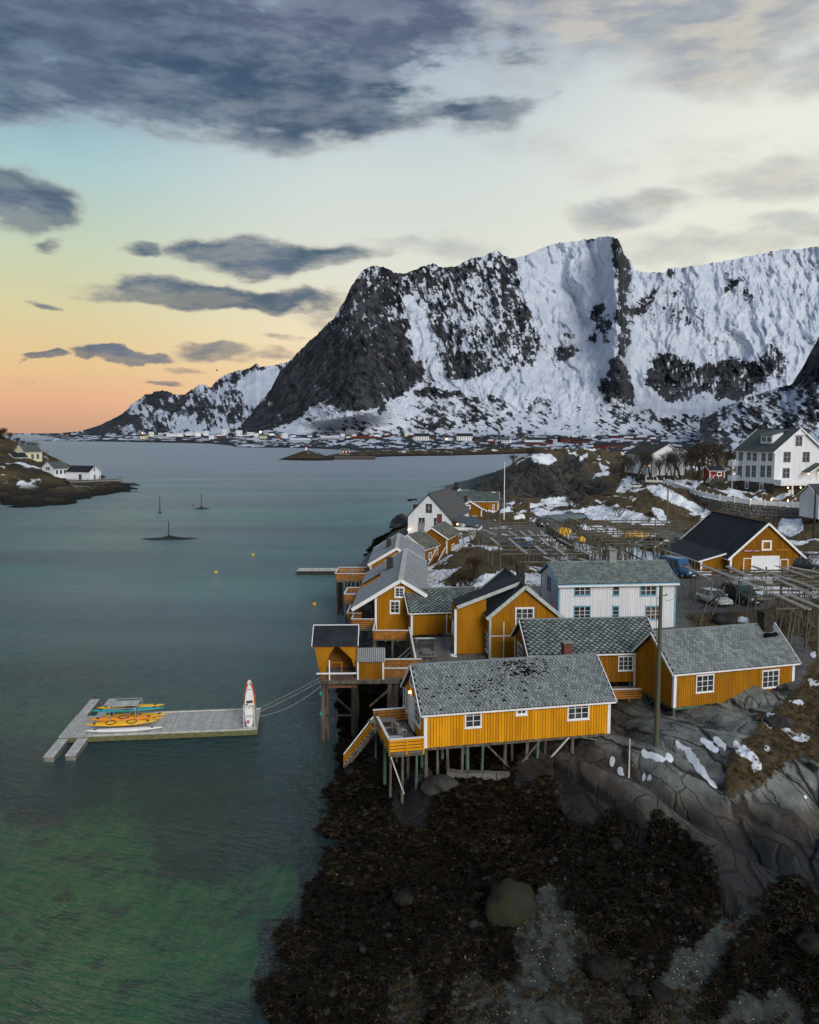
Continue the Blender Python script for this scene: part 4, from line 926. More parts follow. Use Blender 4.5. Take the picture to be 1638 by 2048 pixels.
def sphere(m, c, r, n=8, k=5, sq=(1, 1, 1)):
    rings = []
    for j in range(k + 1):
        ph = -pi / 2 + pi * j / k
        rings.append([(c[0] + r * sq[0] * cos(ph) * cos(2 * pi * i / n), c[1] + r * sq[1] * cos(ph) * sin(2 * pi * i / n), c[2] + r * sq[2] * sin(ph)) for i in range(n)])
    rings[0] = [(c[0] + r * .01 * cos(2 * pi * i / n), c[1] + r * .01 * sin(2 * pi * i / n), c[2] - r * sq[2]) for i in range(n)]
    rings[-1] = [(c[0] + r * .01 * cos(2 * pi * i / n), c[1] + r * .01 * sin(2 * pi * i / n), c[2] + r * sq[2]) for i in range(n)]
    m.loft(rings)

# --- A: the bright cabin on stilts in front
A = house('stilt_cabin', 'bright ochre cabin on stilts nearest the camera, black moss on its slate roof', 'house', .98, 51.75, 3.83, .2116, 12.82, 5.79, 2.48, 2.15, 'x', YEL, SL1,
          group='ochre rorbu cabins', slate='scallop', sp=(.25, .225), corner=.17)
AH = A[0]
win_px(A, 'F', 929, 1417, 963, 1455, 2, 3); win_px(A, 'F', 1031, 1411, 1054, 1430, 2, 2, case=.14); win_px(A, 'F', 1134, 1402, 1178, 1439, 3, 3)
win_px(A, 'L', 808, 1378, 817, 1418, 2, 3); door_px(A, 'L', 819, 1388, 829.5, 1455, WHT); win_px(A, 'L', 831, 1406, 842, 1448, 2, 3); win_px(A, 'L', 821.5, 1350, 828, 1371, 1, 2)
sL, zL = on_wall(AH, A[1], 'L', 823, 1384); lamp_at(AH, (-.12, 5.79 - sL, zL), .1)
m = MB()
for i in range(420):      # clumps of black moss along the slates
    u = rng.gauss(.32, .16) if i < 150 else rng.gauss(.58, .07); v = rng.gauss(.38, .2) if i < 150 else rng.gauss(.75, .13)
    if not (.02 < u < .97 and .04 < v < .95): continue
    yy = -.32 + v * (5.79 / 2 + .32); zz = 2.48 + 2.15 * (yy / 2.895); s_ = rng.uniform(.04, .13)
    sphere(m, (u * 12.8, yy, zz + .11), s_, 6, 3, (rng.uniform(.8, 1.6), rng.uniform(.7, 1.1), .38))
m.obj('roof_moss', MOSS, AH, smooth=True, kind='stuff')
chimney(AH, on_wall(AH, A[1], 'F', 1177, 1350)[0], 3.7, 3.4, 5.3, .62, BRICK, cap=CHGR)
m = MB(); m.bar((-.2, .12, -.12), (12.9, .12, -.12), .16, .2); m.obj('sill_beam', PILE, AH)
pp = []
for i, fx in enumerate([.01, .075, .12, .20, .235, .31, .43, .475, .55, .61, .66, .80, .985]): pp.append((fx * 12.8, .15 + (.35 if i % 3 == 1 else 0)))
for fx in (.03, .14, .26, .38, .5, .62, .75): pp.append((fx * 12.8, 2.6)); pp.append((fx * 12.8 + .5, 4.6))
piles(AH, pp, -.05, .10, [PILE, PILE, PILG, PILG], 5)
brace(AH, (4.15, .0, -.1), (5.7, -.15, -1.75)); brace(AH, (8.0, .1, -.1), (6.3, -.1, -1.8)); brace(AH, (9.9, .0, -.1), (7.6, -.2, -2.3), .1, PALE); brace(AH, (10.7, 0, -.1), (12.2, .2, -.55), .09, PILG)
m = MB(); m.bar((6.2, -.12, -1.85), (10.4, -.12, -1.5), .16, .14); m.obj('cross_beam', PALE, AH)
# its terrace
rt = 4.75
c0 = local(AH, PZ(777, 1468, rt + .12)); c1 = local(AH, PZ(738, 1413, rt + .12))
TX0 = c0[0]; TY0, TY1 = -.12, max(c1[1], 5.2); zf = -.18
T_ = thing('terrace', 'railed wooden terrace at the left gable of the bright near cabin', 'terrace', AH.location, .2116)
m = MB(); planks(m, TX0, -.06, TY0, TY1, zf, 'x', .15, .045); m.obj('deck_planks', WOOD, T_, kind='stuff')
m = MB(); m.box(TX0, -.06, TY0, TY0 + .1, zf - .25, zf - .05); m.box(TX0, -.06, TY1 - .1, TY1, zf - .25, zf - .05); m.box(TX0 + .0, TX0 + .1, TY0 + .1, TY1 - .1, zf - .25, zf - .05); m.obj('deck_frame', PILE, T_)
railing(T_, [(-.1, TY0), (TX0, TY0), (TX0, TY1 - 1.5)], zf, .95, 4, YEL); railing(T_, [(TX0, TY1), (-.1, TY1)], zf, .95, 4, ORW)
piles(T_, [(TX0 + .12, TY0 + .1), (TX0 + .9, TY0 + .1), (-.5, TY0 + .2), (TX0 + .1, 2), (TX0 + .12, TY1 - .2), (-.6, 2.4), (-.9, 4.6), (-1.6, 3.4)], zf - .05, .085, [PILE, PILG, PILE], 8)
brace(T_, (TX0 + .1, TY0, zf - .2), (TX0 + .95, TY0, -2.9), .08, PALE)
# stairs down to the shore
st0 = np.array(local(AH, PZ(748, 1474, 3.55))); st0 = np.array((TX0 - .02, TY1 - 1.05, zf)); e1 = PZ(694, 1527, .75); st1 = np.array(local(AH, e1))
S_ = thing('stairs', 'mossy wooden stairs from the terrace down to the seaweed shore', 'stairs', AH.location, .2116)
dv = st1 - st0; hd = np.array((dv[0], dv[1], 0)); hd /= np.linalg.norm(hd); sdv = np.array((-hd[1], hd[0], 0)) * .48
for sg in (-1, 1): m = MB(); m.bar(st0 + sdv * sg - (0, 0, .12), st1 + sdv * sg - (0, 0, .12), .06, .18); m.obj('stringer', PILE, S_)
for i in range(10):
    p = st0 + dv * (i + .5) / 10; m = MB(); m.bar(p - sdv * .94, p + sdv * .94, .26, .05); m.obj('tread', PALE, S_)
for sg in (-1, 1):
    m = MB(); m.bar(st0 + sdv * sg + (0, 0, .95), st1 + sdv * sg + (0, 0, .85), .06, .09); m.obj('handrail', WHT if sg > 0 else PILE, S_)
    for i in (0, .33, .66, 1): p = st0 + dv * i + sdv * sg; m = MB(); m.bar(p, p + (0, 0, .9), .07, .07); m.obj('rail_post', YE3, S_)
    for hh in ((.5,) if sg < 0 else (.35, .62)): m = MB(); m.bar(st0 + sdv * sg + (0, 0, hh), st1 + sdv * sg + (0, 0, hh - .05), .03, .13); m.obj('rail_board', YE2, S_)
# furniture on the terrace
def chair(loc, rz, label, m_=WOOD):
    c = thing('garden_chair', label, 'chair', loc, rz, 'chairs on the near terrace')
    m = MB(); m.box(-.25, .25, -.25, .25, .36, .41); m.obj('seat', m_, c)
    m = MB(); m.bar((0, .24, .41), (0, .42, .95), .5, .04, (0, 1, .3)); m.obj('backrest', m_, c)
    for a in (-.22, .22):
        for b_ in (-.22, .22): m = MB(); m.bar((a, b_, 0), (a, b_, .36), .05, .05); m.obj('leg', m_, c)
    return c
def tw(x, y, z=0): return loc2w(T_.location, .2116, (x, y, zf + z))
chair(tw(-.9, 3.0), 2.2, 'pale wooden chair beside the white door on the near terrace', PALE); chair(tw(-.95, 2.0), 1.2, 'dark wooden chair at the front of the near terrace')
def picnic(loc, rz, label, s=1.0, m_=WOOD):
    c = thing('picnic_table', label, 'table', loc, rz)
    m = MB()
    for i in range(5): m = MB(); m.box(-.9 * s, .9 * s, -.38 + i * .155, -.38 + i * .155 + .14, .70, .74); m.obj('top_board', m_, c)
    for sy in (-.75, .75): m = MB(); m.box(-.9 * s, .9 * s, sy - .13, sy + .13, .42, .46); m.obj('bench', m_, c)
    for sx in (-.6, .6):
        for sy in (-1, 1): m = MB(); m.bar((sx, sy * .3, .70), (sx, sy * .62, 0), .09, .05); m.obj('leg', m_, c)
        m = MB(); m.bar((sx, -.85, .40), (sx, .85, .40), .05, .09); m.obj('cross_bar', m_, c)
    return c
picnic(tw(-2.0, 4.2), .2, 'weathered bench table in the back corner of the near terrace')
m = MB(); m.box(-.6, .6, -.35, .35, 0, .4); 
tb = thing('low_box', 'low slatted plank box in the middle of the near terrace', 'box', tw(-1.7, 1.6), .2)
for i in range(5): m = MB(); m.box(-.6, .6, -.4 + i * .165, -.4 + i * .165 + .14, .34, .38); m.obj('lid_board', PALE, tb)
m = MB(); m.box(-.56, .56, -.36, .38, .0, .335); m.obj('body', WOOD, tb)

# dry-stone footing under the cabin
F_ = thing('stone_footing', 'low wall of squared blocks under the bright near cabin', 'wall', AH.location, .2116)
q0 = np.array(local(AH, PZ(893, 1566, 1.4))); q1 = np.array(local(AH, PZ(1020, 1568, 1.5))); dq = (q1 - q0)[:2]; Lq = np.linalg.norm(dq); dq /= Lq; nq = np.array((-dq[1], dq[0]))
for row in range(3):
    s_ = 0
    while s_ < Lq - .15:
        wd = rng.uniform(.6, 1.1) if row else rng.uniform(.8, 1.3); e_ = min(s_ + wd, Lq); z0 = -2.95 + row * .42; m = MB(); cz_ = []
        a = q0[:2] + dq * (s_ + .015); b_ = q0[:2] + dq * (e_ - .015); off = rng.uniform(-.05, .05)
        a = a + nq * off; b_ = b_ + nq * off; c_ = b_ + nq * .55; d_ = a + nq * .55; j = lambda: rng.uniform(-.025, .025)
        m.add([(p[0] + j(), p[1] + j(), zz + j()) for zz in (z0, z0 + .40) for p in (a, b_, c_, d_)], BOXF); m.obj('block', STOND if row < 2 else STONE, F_); s_ = e_

# --- B: the aged cabin to the right
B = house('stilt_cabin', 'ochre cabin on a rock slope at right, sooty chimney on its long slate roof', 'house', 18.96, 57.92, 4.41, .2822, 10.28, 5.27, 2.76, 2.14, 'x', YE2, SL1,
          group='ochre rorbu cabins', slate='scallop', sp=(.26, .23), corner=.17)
win_px(B, 'F', 1391, 1349, 1427, 1384, 3, 3, case=.08); win_px(B, 'F', 1523, 1340, 1557, 1375, 3, 3, case=.08)
BH = B[0]
chimney(BH, 9.45, 2.3, 4.0, 6.0, .85, CHDK)
m = MB(); [sphere(m, (9.45 + rng.uniform(-.6, .6), 1.75 + rng.uniform(-.35, .2), 4.28 + rng.uniform(-.1, .1)), rng.uniform(.06, .2), 7, 4, (1.2, 1, .5)) for _ in range(26)]; m.obj('roof_moss', MOSS, BH, smooth=True)
m = MB(); m.bar((0, .12, -.14), (6.8, .12, -.14), .16, .18); m.obj('sill_beam', PILG, BH)
m = MB(); m.bar((.1, .2, -.14), (.1, 5.2, -.14), .16, .18); m.obj('sill_beam', PILE, BH)
piles(BH, [(.1, .1), (1.6, .15), (3.6, .15), (5.9, .3), (.15, 2.4), (.2, 5.0), (2.4, 3), (5, 3)], -.2, .11, [PILE, PILG], 12)
brace(BH, (3.2, .1, -.2), (1.7, .1, -1.4)); brace(BH, (.1, 4.2, -.2), (.1, 2.2, -1.8), .09, PILG); brace(BH, (.1, 2.6, -.2), (.1, 4.4, -1.7), .09, PILG)
hz_ = thing('cable_drum', 'black coil of hose at the right corner of the aged cabin', 'hose', loc2w(BH.location, .2822, (10.1, -.35, -.1)), .2)
m = MB()
for k_ in range(5): m.loft([[(cos(a) * (.32 + .05 * cos(b_)), .12 * k_ - .2 + .05 * sin(b_), .1 + sin(a) * (.32 + .05 * cos(b_))) for b_ in np.linspace(0, 2 * pi, 7)[:-1]] for a in np.linspace(0, 2 * pi, 15)], caps=False)
m.obj('coil', BLK, hz_, smooth=True)

# --- C: the white house with blue trim
C_ = house('white_house', 'two-storey white house with pale blue corner trim and small slates', 'house', 13.82, 75.63, 5.62, .1075, 11.25, 6.10, 4.65, 1.40, 'x', WHW, SL2,
           trim=BLU, slate='square', sp=(.20, .21), corner=.10, pitch=.16, rbase=FELT, og=.22)
for x0, x1, c in ((1148, 1181, 3), (1225, 1239, 1), (1280, 1313, 3)): win_px(C_, 'F', x0, 1162.5, x1, 1191, c, 3, trim=BLU, case=.09)
for x0, x1, c in ((1147, 1181, 3), (1224, 1238, 1), (1290, 1322, 3)): win_px(C_, 'F', x0, 1212, x1, 1239, c, 3, trim=BLU, case=.09, glass=CURT if x0 == 1290 else None)
win_px(C_, 'L', 1095.5, 1153, 1102.5, 1181, 2, 3, trim=BLU, case=.07)
chimney(C_[0], on_wall(C_[0], C_[1], 'F', 1246, 1150)[0], 3.05, 5.7, 7.1, .7, CHGR, cap=CHGR)
m = MB(); m.bar((-.2, -.42, 4.35), (11.45, -.42, 4.35), .14, .14); m.obj('gutter', WHT, C_[0])
m = MB(); m.box(0, 11.25, 0, 6.1, -1.2, -.02); m.obj('foundation', CHGR, C_[0])

# --- D: cabin behind the bright one
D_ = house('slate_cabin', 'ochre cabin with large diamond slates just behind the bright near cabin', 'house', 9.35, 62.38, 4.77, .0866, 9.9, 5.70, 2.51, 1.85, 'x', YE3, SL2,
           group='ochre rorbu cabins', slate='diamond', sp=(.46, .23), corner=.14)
win_px(D_, 'F', 1236, 1312, 1266, 1341, 3, 3, case=.07); win_px(D_, 'F', 1083, 1312, 1117, 1341, 3, 3, case=.07); win_px(D_, 'L', 1036.5, 1288, 1046, 1330, 2, 3, case=.08)
piles(D_[0], [(.3, .3), (3, .3), (5.5, .3), (8, .3), (9.6, .3), (3, 4), (8, 4)], -.05, .1, None, 4)
r_ = thing('walkway', 'slatted ochre walkway rail between the two right-hand cabins', 'walkway', D_[0].location, .0866)
x0 = on_wall(D_[0], D_[1], 'F', 1221, 1366)[0] - 1.2
m = MB(); planks(m, x0, 9.7, -1.1, -.08, -.35, 'x'); m.obj('deck_planks', WOOD, r_, kind='stuff'); railing(r_, [(x0, -1.1), (9.7, -1.1)], -1.1, .85, 4, ORW)

# --- E: the tall black-roofed building (three roof parts on one ridge)
EY = YE2
E_ = house('tall_cabin', 'tall ochre building with stepped black roof and pale gable boards', 'house', 6.84, 69.46, 4.78, 1.6374 - pi / 2, 5.96, 8.83, 3.84, 2.46, 'y', EY, FELT,
           trim=GRT, group='ochre rorbu cabins', oe=.3, og=.35, corner=.14, verge=.30)
EH = E_[0]
win_px(E_, 'F', 1030, 1215, 1068, 1248, 3, 3, case=.12); win_px(E_, 'L', 968.5, 1263, 977.5, 1299, 3, 3, case=.1)
m = MB(); O = E_[1]['F'][0]
s0, z0 = on_wall(EH, E_[1], 'F', 985, 1272); s1, _ = on_wall(EH, E_[1], 'F', 1025, 1272)
m.box(.1, s1, -.07, -.03, z0 - .04, z0 + .04); m.box(on_wall(EH, E_[1], 'F', 1007, 1280)[0] - .04, on_wall(EH, E_[1], 'F', 1007, 1280)[0] + .04, -.1, -.071, -.0, 3.2); m.obj('wall_batten', WHT, EH)
m = MB(); m.box(0, 4.2, -.08, -.03, -.12, .08); m.obj('base_board', WHT, EH)
# wider middle part whose roof sweeps out to the left
ridx, ridz = 2.98, 3.84 + 2.46
pl = np.array(local(EH, PD(915, 1218, 70.2))); mw0 = -2.75
yA, yB = 1.5, 3.9
sx = (ridz - (pl[2])) / (ridx - pl[0])
m = MB(); m.prism([(mw0, 0), (-.02, 0), (-.02, ridz - sx * (ridx + .02) - .1), (mw0, ridz - sx * (ridx - mw0) - .1)], 1, yA + .35, yB + .3); wm_ = m.obj('wall', EY, EH)
m = MB(); board_wall(m, (mw0, yA + .35, 0), X_, -mw0 - .03, 0, lambda s: ridz - sx * (ridx - mw0 - s) - .12, -Y_, .19); board_wall(m, (mw0, yB + .3, 0), -Y_, yB - yA - .05, 0, lambda s: ridz - sx * (ridx - mw0) - .1, -X_, .19)
m.obj('cladding_boards', EY, wm_, kind='stuff')
U = np.array((ridx - pl[0], 0, ridz - pl[2])); U = U / np.linalg.norm(U); N = np.array((-U[2], 0, U[0])); Lu = (ridx - pl[0]) / U[0]
p = np.array((pl[0], yA, pl[2] + .06)); q = [p, p + Y_ * (yB - yA + .4), p + Y_ * (yB - yA + .4) + U * Lu, p + U * Lu]
m = MB(); m.add([a + N * .14 for a in q] + [a - N * .04 for a in q], [(0, 3, 2, 1), (4, 5, 6, 7), (0, 1, 5, 4), (1, 2, 6, 5), (2, 3, 7, 6), (3, 0, 4, 7)]); m.obj('roof', FELT, EH)
m = MB(); m.bar(p - Y_ * .04 - N * .06, p - Y_ * .04 + U * (Lu - .1) - N * .06, .07, .30, N); m.obj('bargeboard', GRT, EH)
m = MB(); m.box(mw0 - .06, mw0 + .14, yA + .27, yA + .33, -.02, ridz - sx * (ridx - mw0) - .15); m.obj('corner_board', WHT, EH)
m = MB(); m.box(mw0 - .08, mw0 - .01, yA + .5, yB, 1.55, 1.75); m.box(mw0 - .08, mw0 - .01, yA + .9, yA + 1.9, 1.9, 2.7); m.obj('window', WHT, EH)
chimney(EH, 4.15, 7.6, 4.6, 6.9, .7, CHDK)
piles(EH, [(.3, .3), (3, .3), (5.6, .3), (mw0 + .2, yA + .6)], -.1, .1, None, 6)

# --- F: low cabin with the diamond-window door
Fh = house('low_cabin', 'low ochre cabin with mossy slates and a diamond pane in its door', 'house', .17, 77.91, 4.79, .1744, 6.6, 5.37, 2.34, 1.58, 'x', YE2, SL2,
           group='ochre rorbu cabins', slate='diamond', sp=(.44, .20), corner=.15)
door_px(Fh, 'F', 892, 1223, 915, 1267, YE3, diamond=True); door_px(Fh, 'L', 806, 1213, 812.5, 1256, WHT)
piles(Fh[0], [(.3, .3), (3, .3), (6, .3), (.3, 5)], -.05, .1, None, 6)

# --- G: long shingled building with the balconies
GH_, GS = house('long_cabin', 'long ochre building with pale shingle roof sweeping over balconies', 'house', -3.35, 80.11, 4.66, 1.5527 - pi / 2, 5.03, 20.79, 3.59, 1.53, 'y', YE2, SL3,
                group='ochre rorbu cabins', oe=.02, og=.35, slate='plain', sp=(.28, .22), corner=.14, verge=.34)
G = (GH_, GS)
win_px(G, 'F', 789, 1174, 809, 1195, 2, 3, case=.13); win_px(G, 'F', 779.5, 1201, 800, 1227, 2, 3, case=.13)
sg = 1.53 / (5.03 / 2); xe = -2.25
for (ya, yb) in ((-.35, 9.5), (13.0, 21.1)):
    Ug = np.array((1, 0, sg)) / math.hypot(1, sg); Ng = np.array((-sg, 0, 1)) / math.hypot(1, sg); O = np.array((xe, yb, 3.59 + sg * xe)); Lu = (-xe) * math.hypot(1, sg) - .03
    q = [O, O - Y_ * (yb - ya), O - Y_ * (yb - ya) + Ug * Lu, O + Ug * Lu]
    m = MB(); m.add([p + Ng * .03 for p in q] + [p - Ng * .1 for p in q], [(0, 1, 2, 3), (7, 6, 5, 4), (0, 4, 5, 1), (1, 5, 6, 2), (2, 6, 7, 3), (3, 7, 4, 0)]); ro = m.obj('roof', FELT, GH_)
    m = MB(); slate_cover(m, O + Ng * .03, -Y_, Ug, yb - ya, Lu, .28, .22, 'plain'); m.obj('slates', SL3, ro, kind='stuff')
    m = MB(); m.bar((xe - .05, ya, 3.5 + sg * xe), (xe - .05, yb, 3.5 + sg * xe), .04, .14); m.obj('fascia', WHT, GH_)
m = MB(); O = np.array((xe, -.39, 3.55 + sg * xe)); m.bar(O - Ug * .05, O + Ug * (Lu + .1), .06, .34, Ng); m.obj('bargeboard', WHT, GH_)
m = MB(); m.bar((2.515, -.3, 3.59 + 1.53 + .11), (2.515, 21, 3.59 + 1.53 + .11), .55, .04); m.obj('ridge_flashing', PALE, GH_)
m = MB(); m.box(.6, 1.3, 11.2, 11.9, 4.2, 5.6); m.obj('roof_vent', BLK, GH_)
# balconies of G
def balcony(name, label, H_, x0, x1, y0, y1, z=0, rail=('F', 'L'), bm=ORW, pile=True, open_=True):
    b_ = thing(name, label, 'balcony', H_.location, H_.rotation_euler[2])
    m = MB(); planks(m, x0, x1, y0, y1, z, 'y' if (x1 - x0) > (y1 - y0) else 'x', .16); m.obj('deck_planks', WOOD, b_, kind='stuff')
    m = MB(); m.box(x0, x1, y0, y0 + .1, z - .26, z - .045); m.box(x0, x0 + .1, y0 + .1, y1, z - .26, z - .045); m.obj('deck_frame', PILE, b_)
    if 'F' in rail: railing(b_, [(x1, y0), (x0, y0)], z, .95, 4, bm)
    if 'L' in rail: railing(b_, [(x0, y0), (x0, y1)], z, .95, 4, bm)
    if 'B' in rail: railing(b_, [(x0, y1), (x1, y1)], z, .95, 4, bm)
    if pile: piles(b_, [(x0 + .15, y0 + .2), (x0 + .15, y1 - .2), ((x0 + x1) / 2, y0 + .2), (x0 + .9, y0 + .3), (x1 - .2, y0 + .2)], z - .1, .11, [PILE, PILD], 9)
    return b_
balcony('balcony', 'front balcony tucked under the long shingle roof', GH_, xe - .1, -.1, .2, 2.6, .2)
balcony('balcony', 'side balcony of the long shingle-roofed building near its first corner', GH_, xe - .8, xe + .6, 2.9, 6.8, .2, ('F', 'L', 'B'))
balcony('balcony', 'square balcony standing out beyond the middle of the shingle roof', GH_, xe - 1.7, .2, 9.3, 13.2, .9, ('F', 'L', 'B'))
m = MB(); m.prism([(xe - .2, .95), (-.05, .95), (-.05, 3.4), (xe - .2, 2.1)], 1, 13.0, 13.1); m.obj('side_panel', YE2, GH_)
m = MB(); m.prism([(xe + .3, 2.2), (-.05, 3.55), (.1, 3.95), (xe + .3, 2.5)], 1, 9.35, 9.5); m.obj('side_panel', ORW, GH_)
piles(GH_, [(.2, .2), (2.5, .2), (4.8, .2), (.2, 5), (.2, 10), (.2, 15), (3, 6)], -.1, .12, [PILE, PILD], 31)
# --- H
Hh = house('long_cabin', 'second shingle-roofed ochre building, further along the quay', 'house', -5.17, 108.41, 4.51, 1.5634 - pi / 2, 6.94, 15.27, 2.39, 2.05, 'y', YE2, SL3,
           group='ochre rorbu cabins', oe=.3, og=.35, slate='plain', sp=(.30, .25), corner=.14, verge=.34)
m = MB(); m.bar((3.47, -.3, 4.56), (3.47, 15.5, 4.56), .5, .04); m.obj('ridge_flashing', PALE, Hh[0])
m = MB(); m.box(1.9, 2.6, 5.5, 6.2, 3.2, 4.9); m.obj('roof_vent', BLK, Hh[0])
balcony('balcony', 'long balcony on black piles above the water beside the second shingle roof', Hh[0], -4.6, -.1, -.6, 4.5, .2, ('F', 'L', 'B'), ORW)
piles(Hh[0], [(-4.3, -.3), (-3.2, -.3), (-2.2, -.3), (-1.2, -.3), (-4.3, 2), (-3, 2), (-4.3, 4), (-2, 4), (.3, .3), (3.3, .3)], 0, .13, [PILD], 19)
brace(Hh[0], (-4.2, -.3, -.4), (-2.3, -.3, -1.9), .1, PILD); brace(Hh[0], (-2.2, -.3, -.4), (-4.0, -.3, -2.1), .1, PILD)
picnic(loc2w(Hh[0].location, 0, (-2.6, 1.6, .2)), .1, 'pale picnic table on the long balcony above the water')
picnic(loc2w(GH_.location, 0, (xe - .6, 11.4, .9)), .1, 'pale picnic table on the square balcony by the shingle roof')
Jt = thing('floating_jetty', 'long pale floating jetty running out left of the balconies', 'jetty', (-19.2, 139.5, .35))
m = MB(); planks(m, 0, 12, 0, 2.2, .35, 'y', .3); m.obj('deck_planks', PALE, Jt, kind='stuff'); m = MB(); m.box(0, 12, .05, 2.15, -.55, .3); m.obj('float', PILD, Jt)
m = MB(); m.bar((0, 0, .42), (12, 0, .42), .12, .12); m.bar((0, 2.2, .42), (12, 2.2, .42), .12, .12); m.obj('edge_beam', PALE, Jt)
# --- I, J
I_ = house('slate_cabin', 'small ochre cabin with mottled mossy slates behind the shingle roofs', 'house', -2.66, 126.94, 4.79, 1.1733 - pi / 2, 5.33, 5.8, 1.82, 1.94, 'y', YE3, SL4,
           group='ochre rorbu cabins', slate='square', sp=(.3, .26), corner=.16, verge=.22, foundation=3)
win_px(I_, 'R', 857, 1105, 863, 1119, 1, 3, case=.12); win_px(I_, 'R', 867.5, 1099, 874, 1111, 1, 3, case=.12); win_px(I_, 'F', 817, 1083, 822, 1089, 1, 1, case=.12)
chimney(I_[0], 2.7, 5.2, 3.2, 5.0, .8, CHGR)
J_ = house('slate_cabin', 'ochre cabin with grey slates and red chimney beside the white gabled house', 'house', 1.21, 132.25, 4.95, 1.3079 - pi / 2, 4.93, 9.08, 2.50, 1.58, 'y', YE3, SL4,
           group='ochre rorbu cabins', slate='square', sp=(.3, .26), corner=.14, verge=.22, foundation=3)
chimney(J_[0], 2.2, 6.5, 3.6, 5.6, .7, BRICK)
win_px(J_, 'R', 903, 1088, 908, 1102, 1, 2, case=.12)
sj = thing('stairs', 'ochre stair with white rail climbing beside the mottled-slate cabin', 'stairs', (I_[0].location[0], I_[0].location[1], 4.6), 1.1733 - pi / 2)
for i in range(9): m = MB(); m.box(5.6, 6.8, 1.2 + i * .42, 1.62 + i * .42, -1.5 + i * .24, -1.42 + i * .24); m.obj('tread', ORW, sj)
for sx_ in (5.55, 6.85):
    m = MB(); m.bar((sx_, 1.0, -.65), (sx_, 5.0, 1.6), .1, .1); m.obj('handrail', WHT, sj)
    m = MB(); m.bar((sx_, 1.0, -1.1), (sx_, 5.0, 1.15), .04, .6); m.obj('side_panel', ORW, sj)
# --- K: white house with dark metal roof
K = house('white_house', 'white gabled house with smooth dark grey roof beside the water', 'house', -.28, 159.78, 4.57, 1.2926 - pi / 2, 8.31, 17.39, 3.54, 4.38, 'y', WHW, FEL2,
          trim=FEL2, oe=.4, og=.3, corner=0, verge=.2, pitch=.3, foundation=4)
for r_ in ((852, 1008, 864, 1025), (837.5, 1036, 849.5, 1052), (868, 1036.5, 880, 1053)): win_px(K, 'F', *r_, 2, 2, trim=BLK, case=.16)
KH = K[0]
lamp_at(KH, (.3, -.5, .9), .2)
m = MB(); m.box(2.2, 6.0, -1.3, -.1, -.1, .25); m.obj('awning', YPLA, KH)
pk = thing('porch', 'glazed porch with blue-black lean-to roof on the right of the white gabled house', 'porch', KH.location, 1.2926 - pi / 2)
m = MB(); m.box(8.4, 13.3, 1.0, 1.15, -.2, 1.5); m.box(13.1, 13.3, 1.15, 7, -.2, 1.9); m.obj('wall', WHW, pk)
m = MB(); m.add([(8.35, .5, 2.9), (13.8, .5, 1.5), (13.8, 7.6, 1.9), (8.35, 7.6, 3.3), (8.35, .5, 3.02), (13.8, .5, 1.62), (13.8, 7.6, 2.02), (8.35, 7.6, 3.42)], BOXF); m.obj('roof', mat('blue_black_roof', (.035, .06, .08, 1), .6, .4), pk)
m = MB(); sphere(m, (9.6, .9, 2.1), .16); m.obj('porch_lamp', LAMP, pk)
# --- houses behind K
L_ = house('white_house', 'low white building with black roof at the water behind the dark-roofed house', 'house', 1.1, 181, 4.3, .05, 7.2, 5, 2.2, 1.7, 'x', WHW, FELT, boards=False, corner=0, foundation=4)
chimney(L_[0], 4.6, 2.5, 3.4, 4.8, .7, CHGR)
M_h = house('slate_building', 'long ochre building with dark slate roof in front of the knoll', 'house', 11.29, 201.27, 4.62, -.0744, 10.34, 6.98, 3.11, 2.0, 'x', YE3, GREENR, boards=False, corner=.2, foundation=3)
win_px(M_h, 'F', 985, 1009, 989, 1018, 1, 2, case=.12)
O_h = house('small_house', 'dark hipped roof with a tall chimney beyond the slate building', 'house', 11.0, 222, 4.2, .3, 5, 5, 2.5, 2.6, 'y', WHW, FEL2, boards=False, corner=0, foundation=3); chimney(O_h[0], 2.5, 2.2, 4.4, 6.6, .7, CHDK)
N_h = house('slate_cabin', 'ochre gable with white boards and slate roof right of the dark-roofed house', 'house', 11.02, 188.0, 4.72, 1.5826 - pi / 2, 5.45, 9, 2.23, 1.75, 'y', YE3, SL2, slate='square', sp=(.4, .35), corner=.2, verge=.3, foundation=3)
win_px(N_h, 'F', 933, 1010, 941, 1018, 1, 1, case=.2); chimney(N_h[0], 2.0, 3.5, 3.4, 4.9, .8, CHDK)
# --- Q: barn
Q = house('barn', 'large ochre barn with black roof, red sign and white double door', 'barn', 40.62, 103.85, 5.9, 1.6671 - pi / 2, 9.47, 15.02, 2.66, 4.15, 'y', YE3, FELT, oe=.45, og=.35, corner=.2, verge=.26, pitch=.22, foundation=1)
QH = Q[0]
win_px(Q, 'F', 1523, 1080.5, 1543, 1101, 1, 1, case=.22, glass=YE3, sill=False)
door_px(Q, 'F', 1503, 1111.5, 1558, 1153, WHW); door_px(Q, 'F', 1486, 1116, 1503, 1153, YE3); door_px(Q, 'F', 1559, 1118, 1576, 1153, YE3)
def text_obj(txt, size, m_, parent, loc, rot, name='lettering'):
    cu = bpy.data.curves.new(name, 'FONT'); cu.body = txt; cu.size = size; cu.extrude = .01; cu.align_x = 'CENTER'; cu.align_y = 'CENTER'
    o = bpy.data.objects.new(name, cu); COL.objects.link(o); bpy.context.view_layer.update()
    me = bpy.data.meshes.new_from_object(o.evaluated_get(bpy.context.evaluated_depsgraph_get())); bpy.data.objects.remove(o)
    o = bpy.data.objects.new(name, me); COL.objects.link(o); me.materials.clear(); me.materials.append(m_); o.parent = parent; o.location = loc; o.rotation_euler = rot; return o
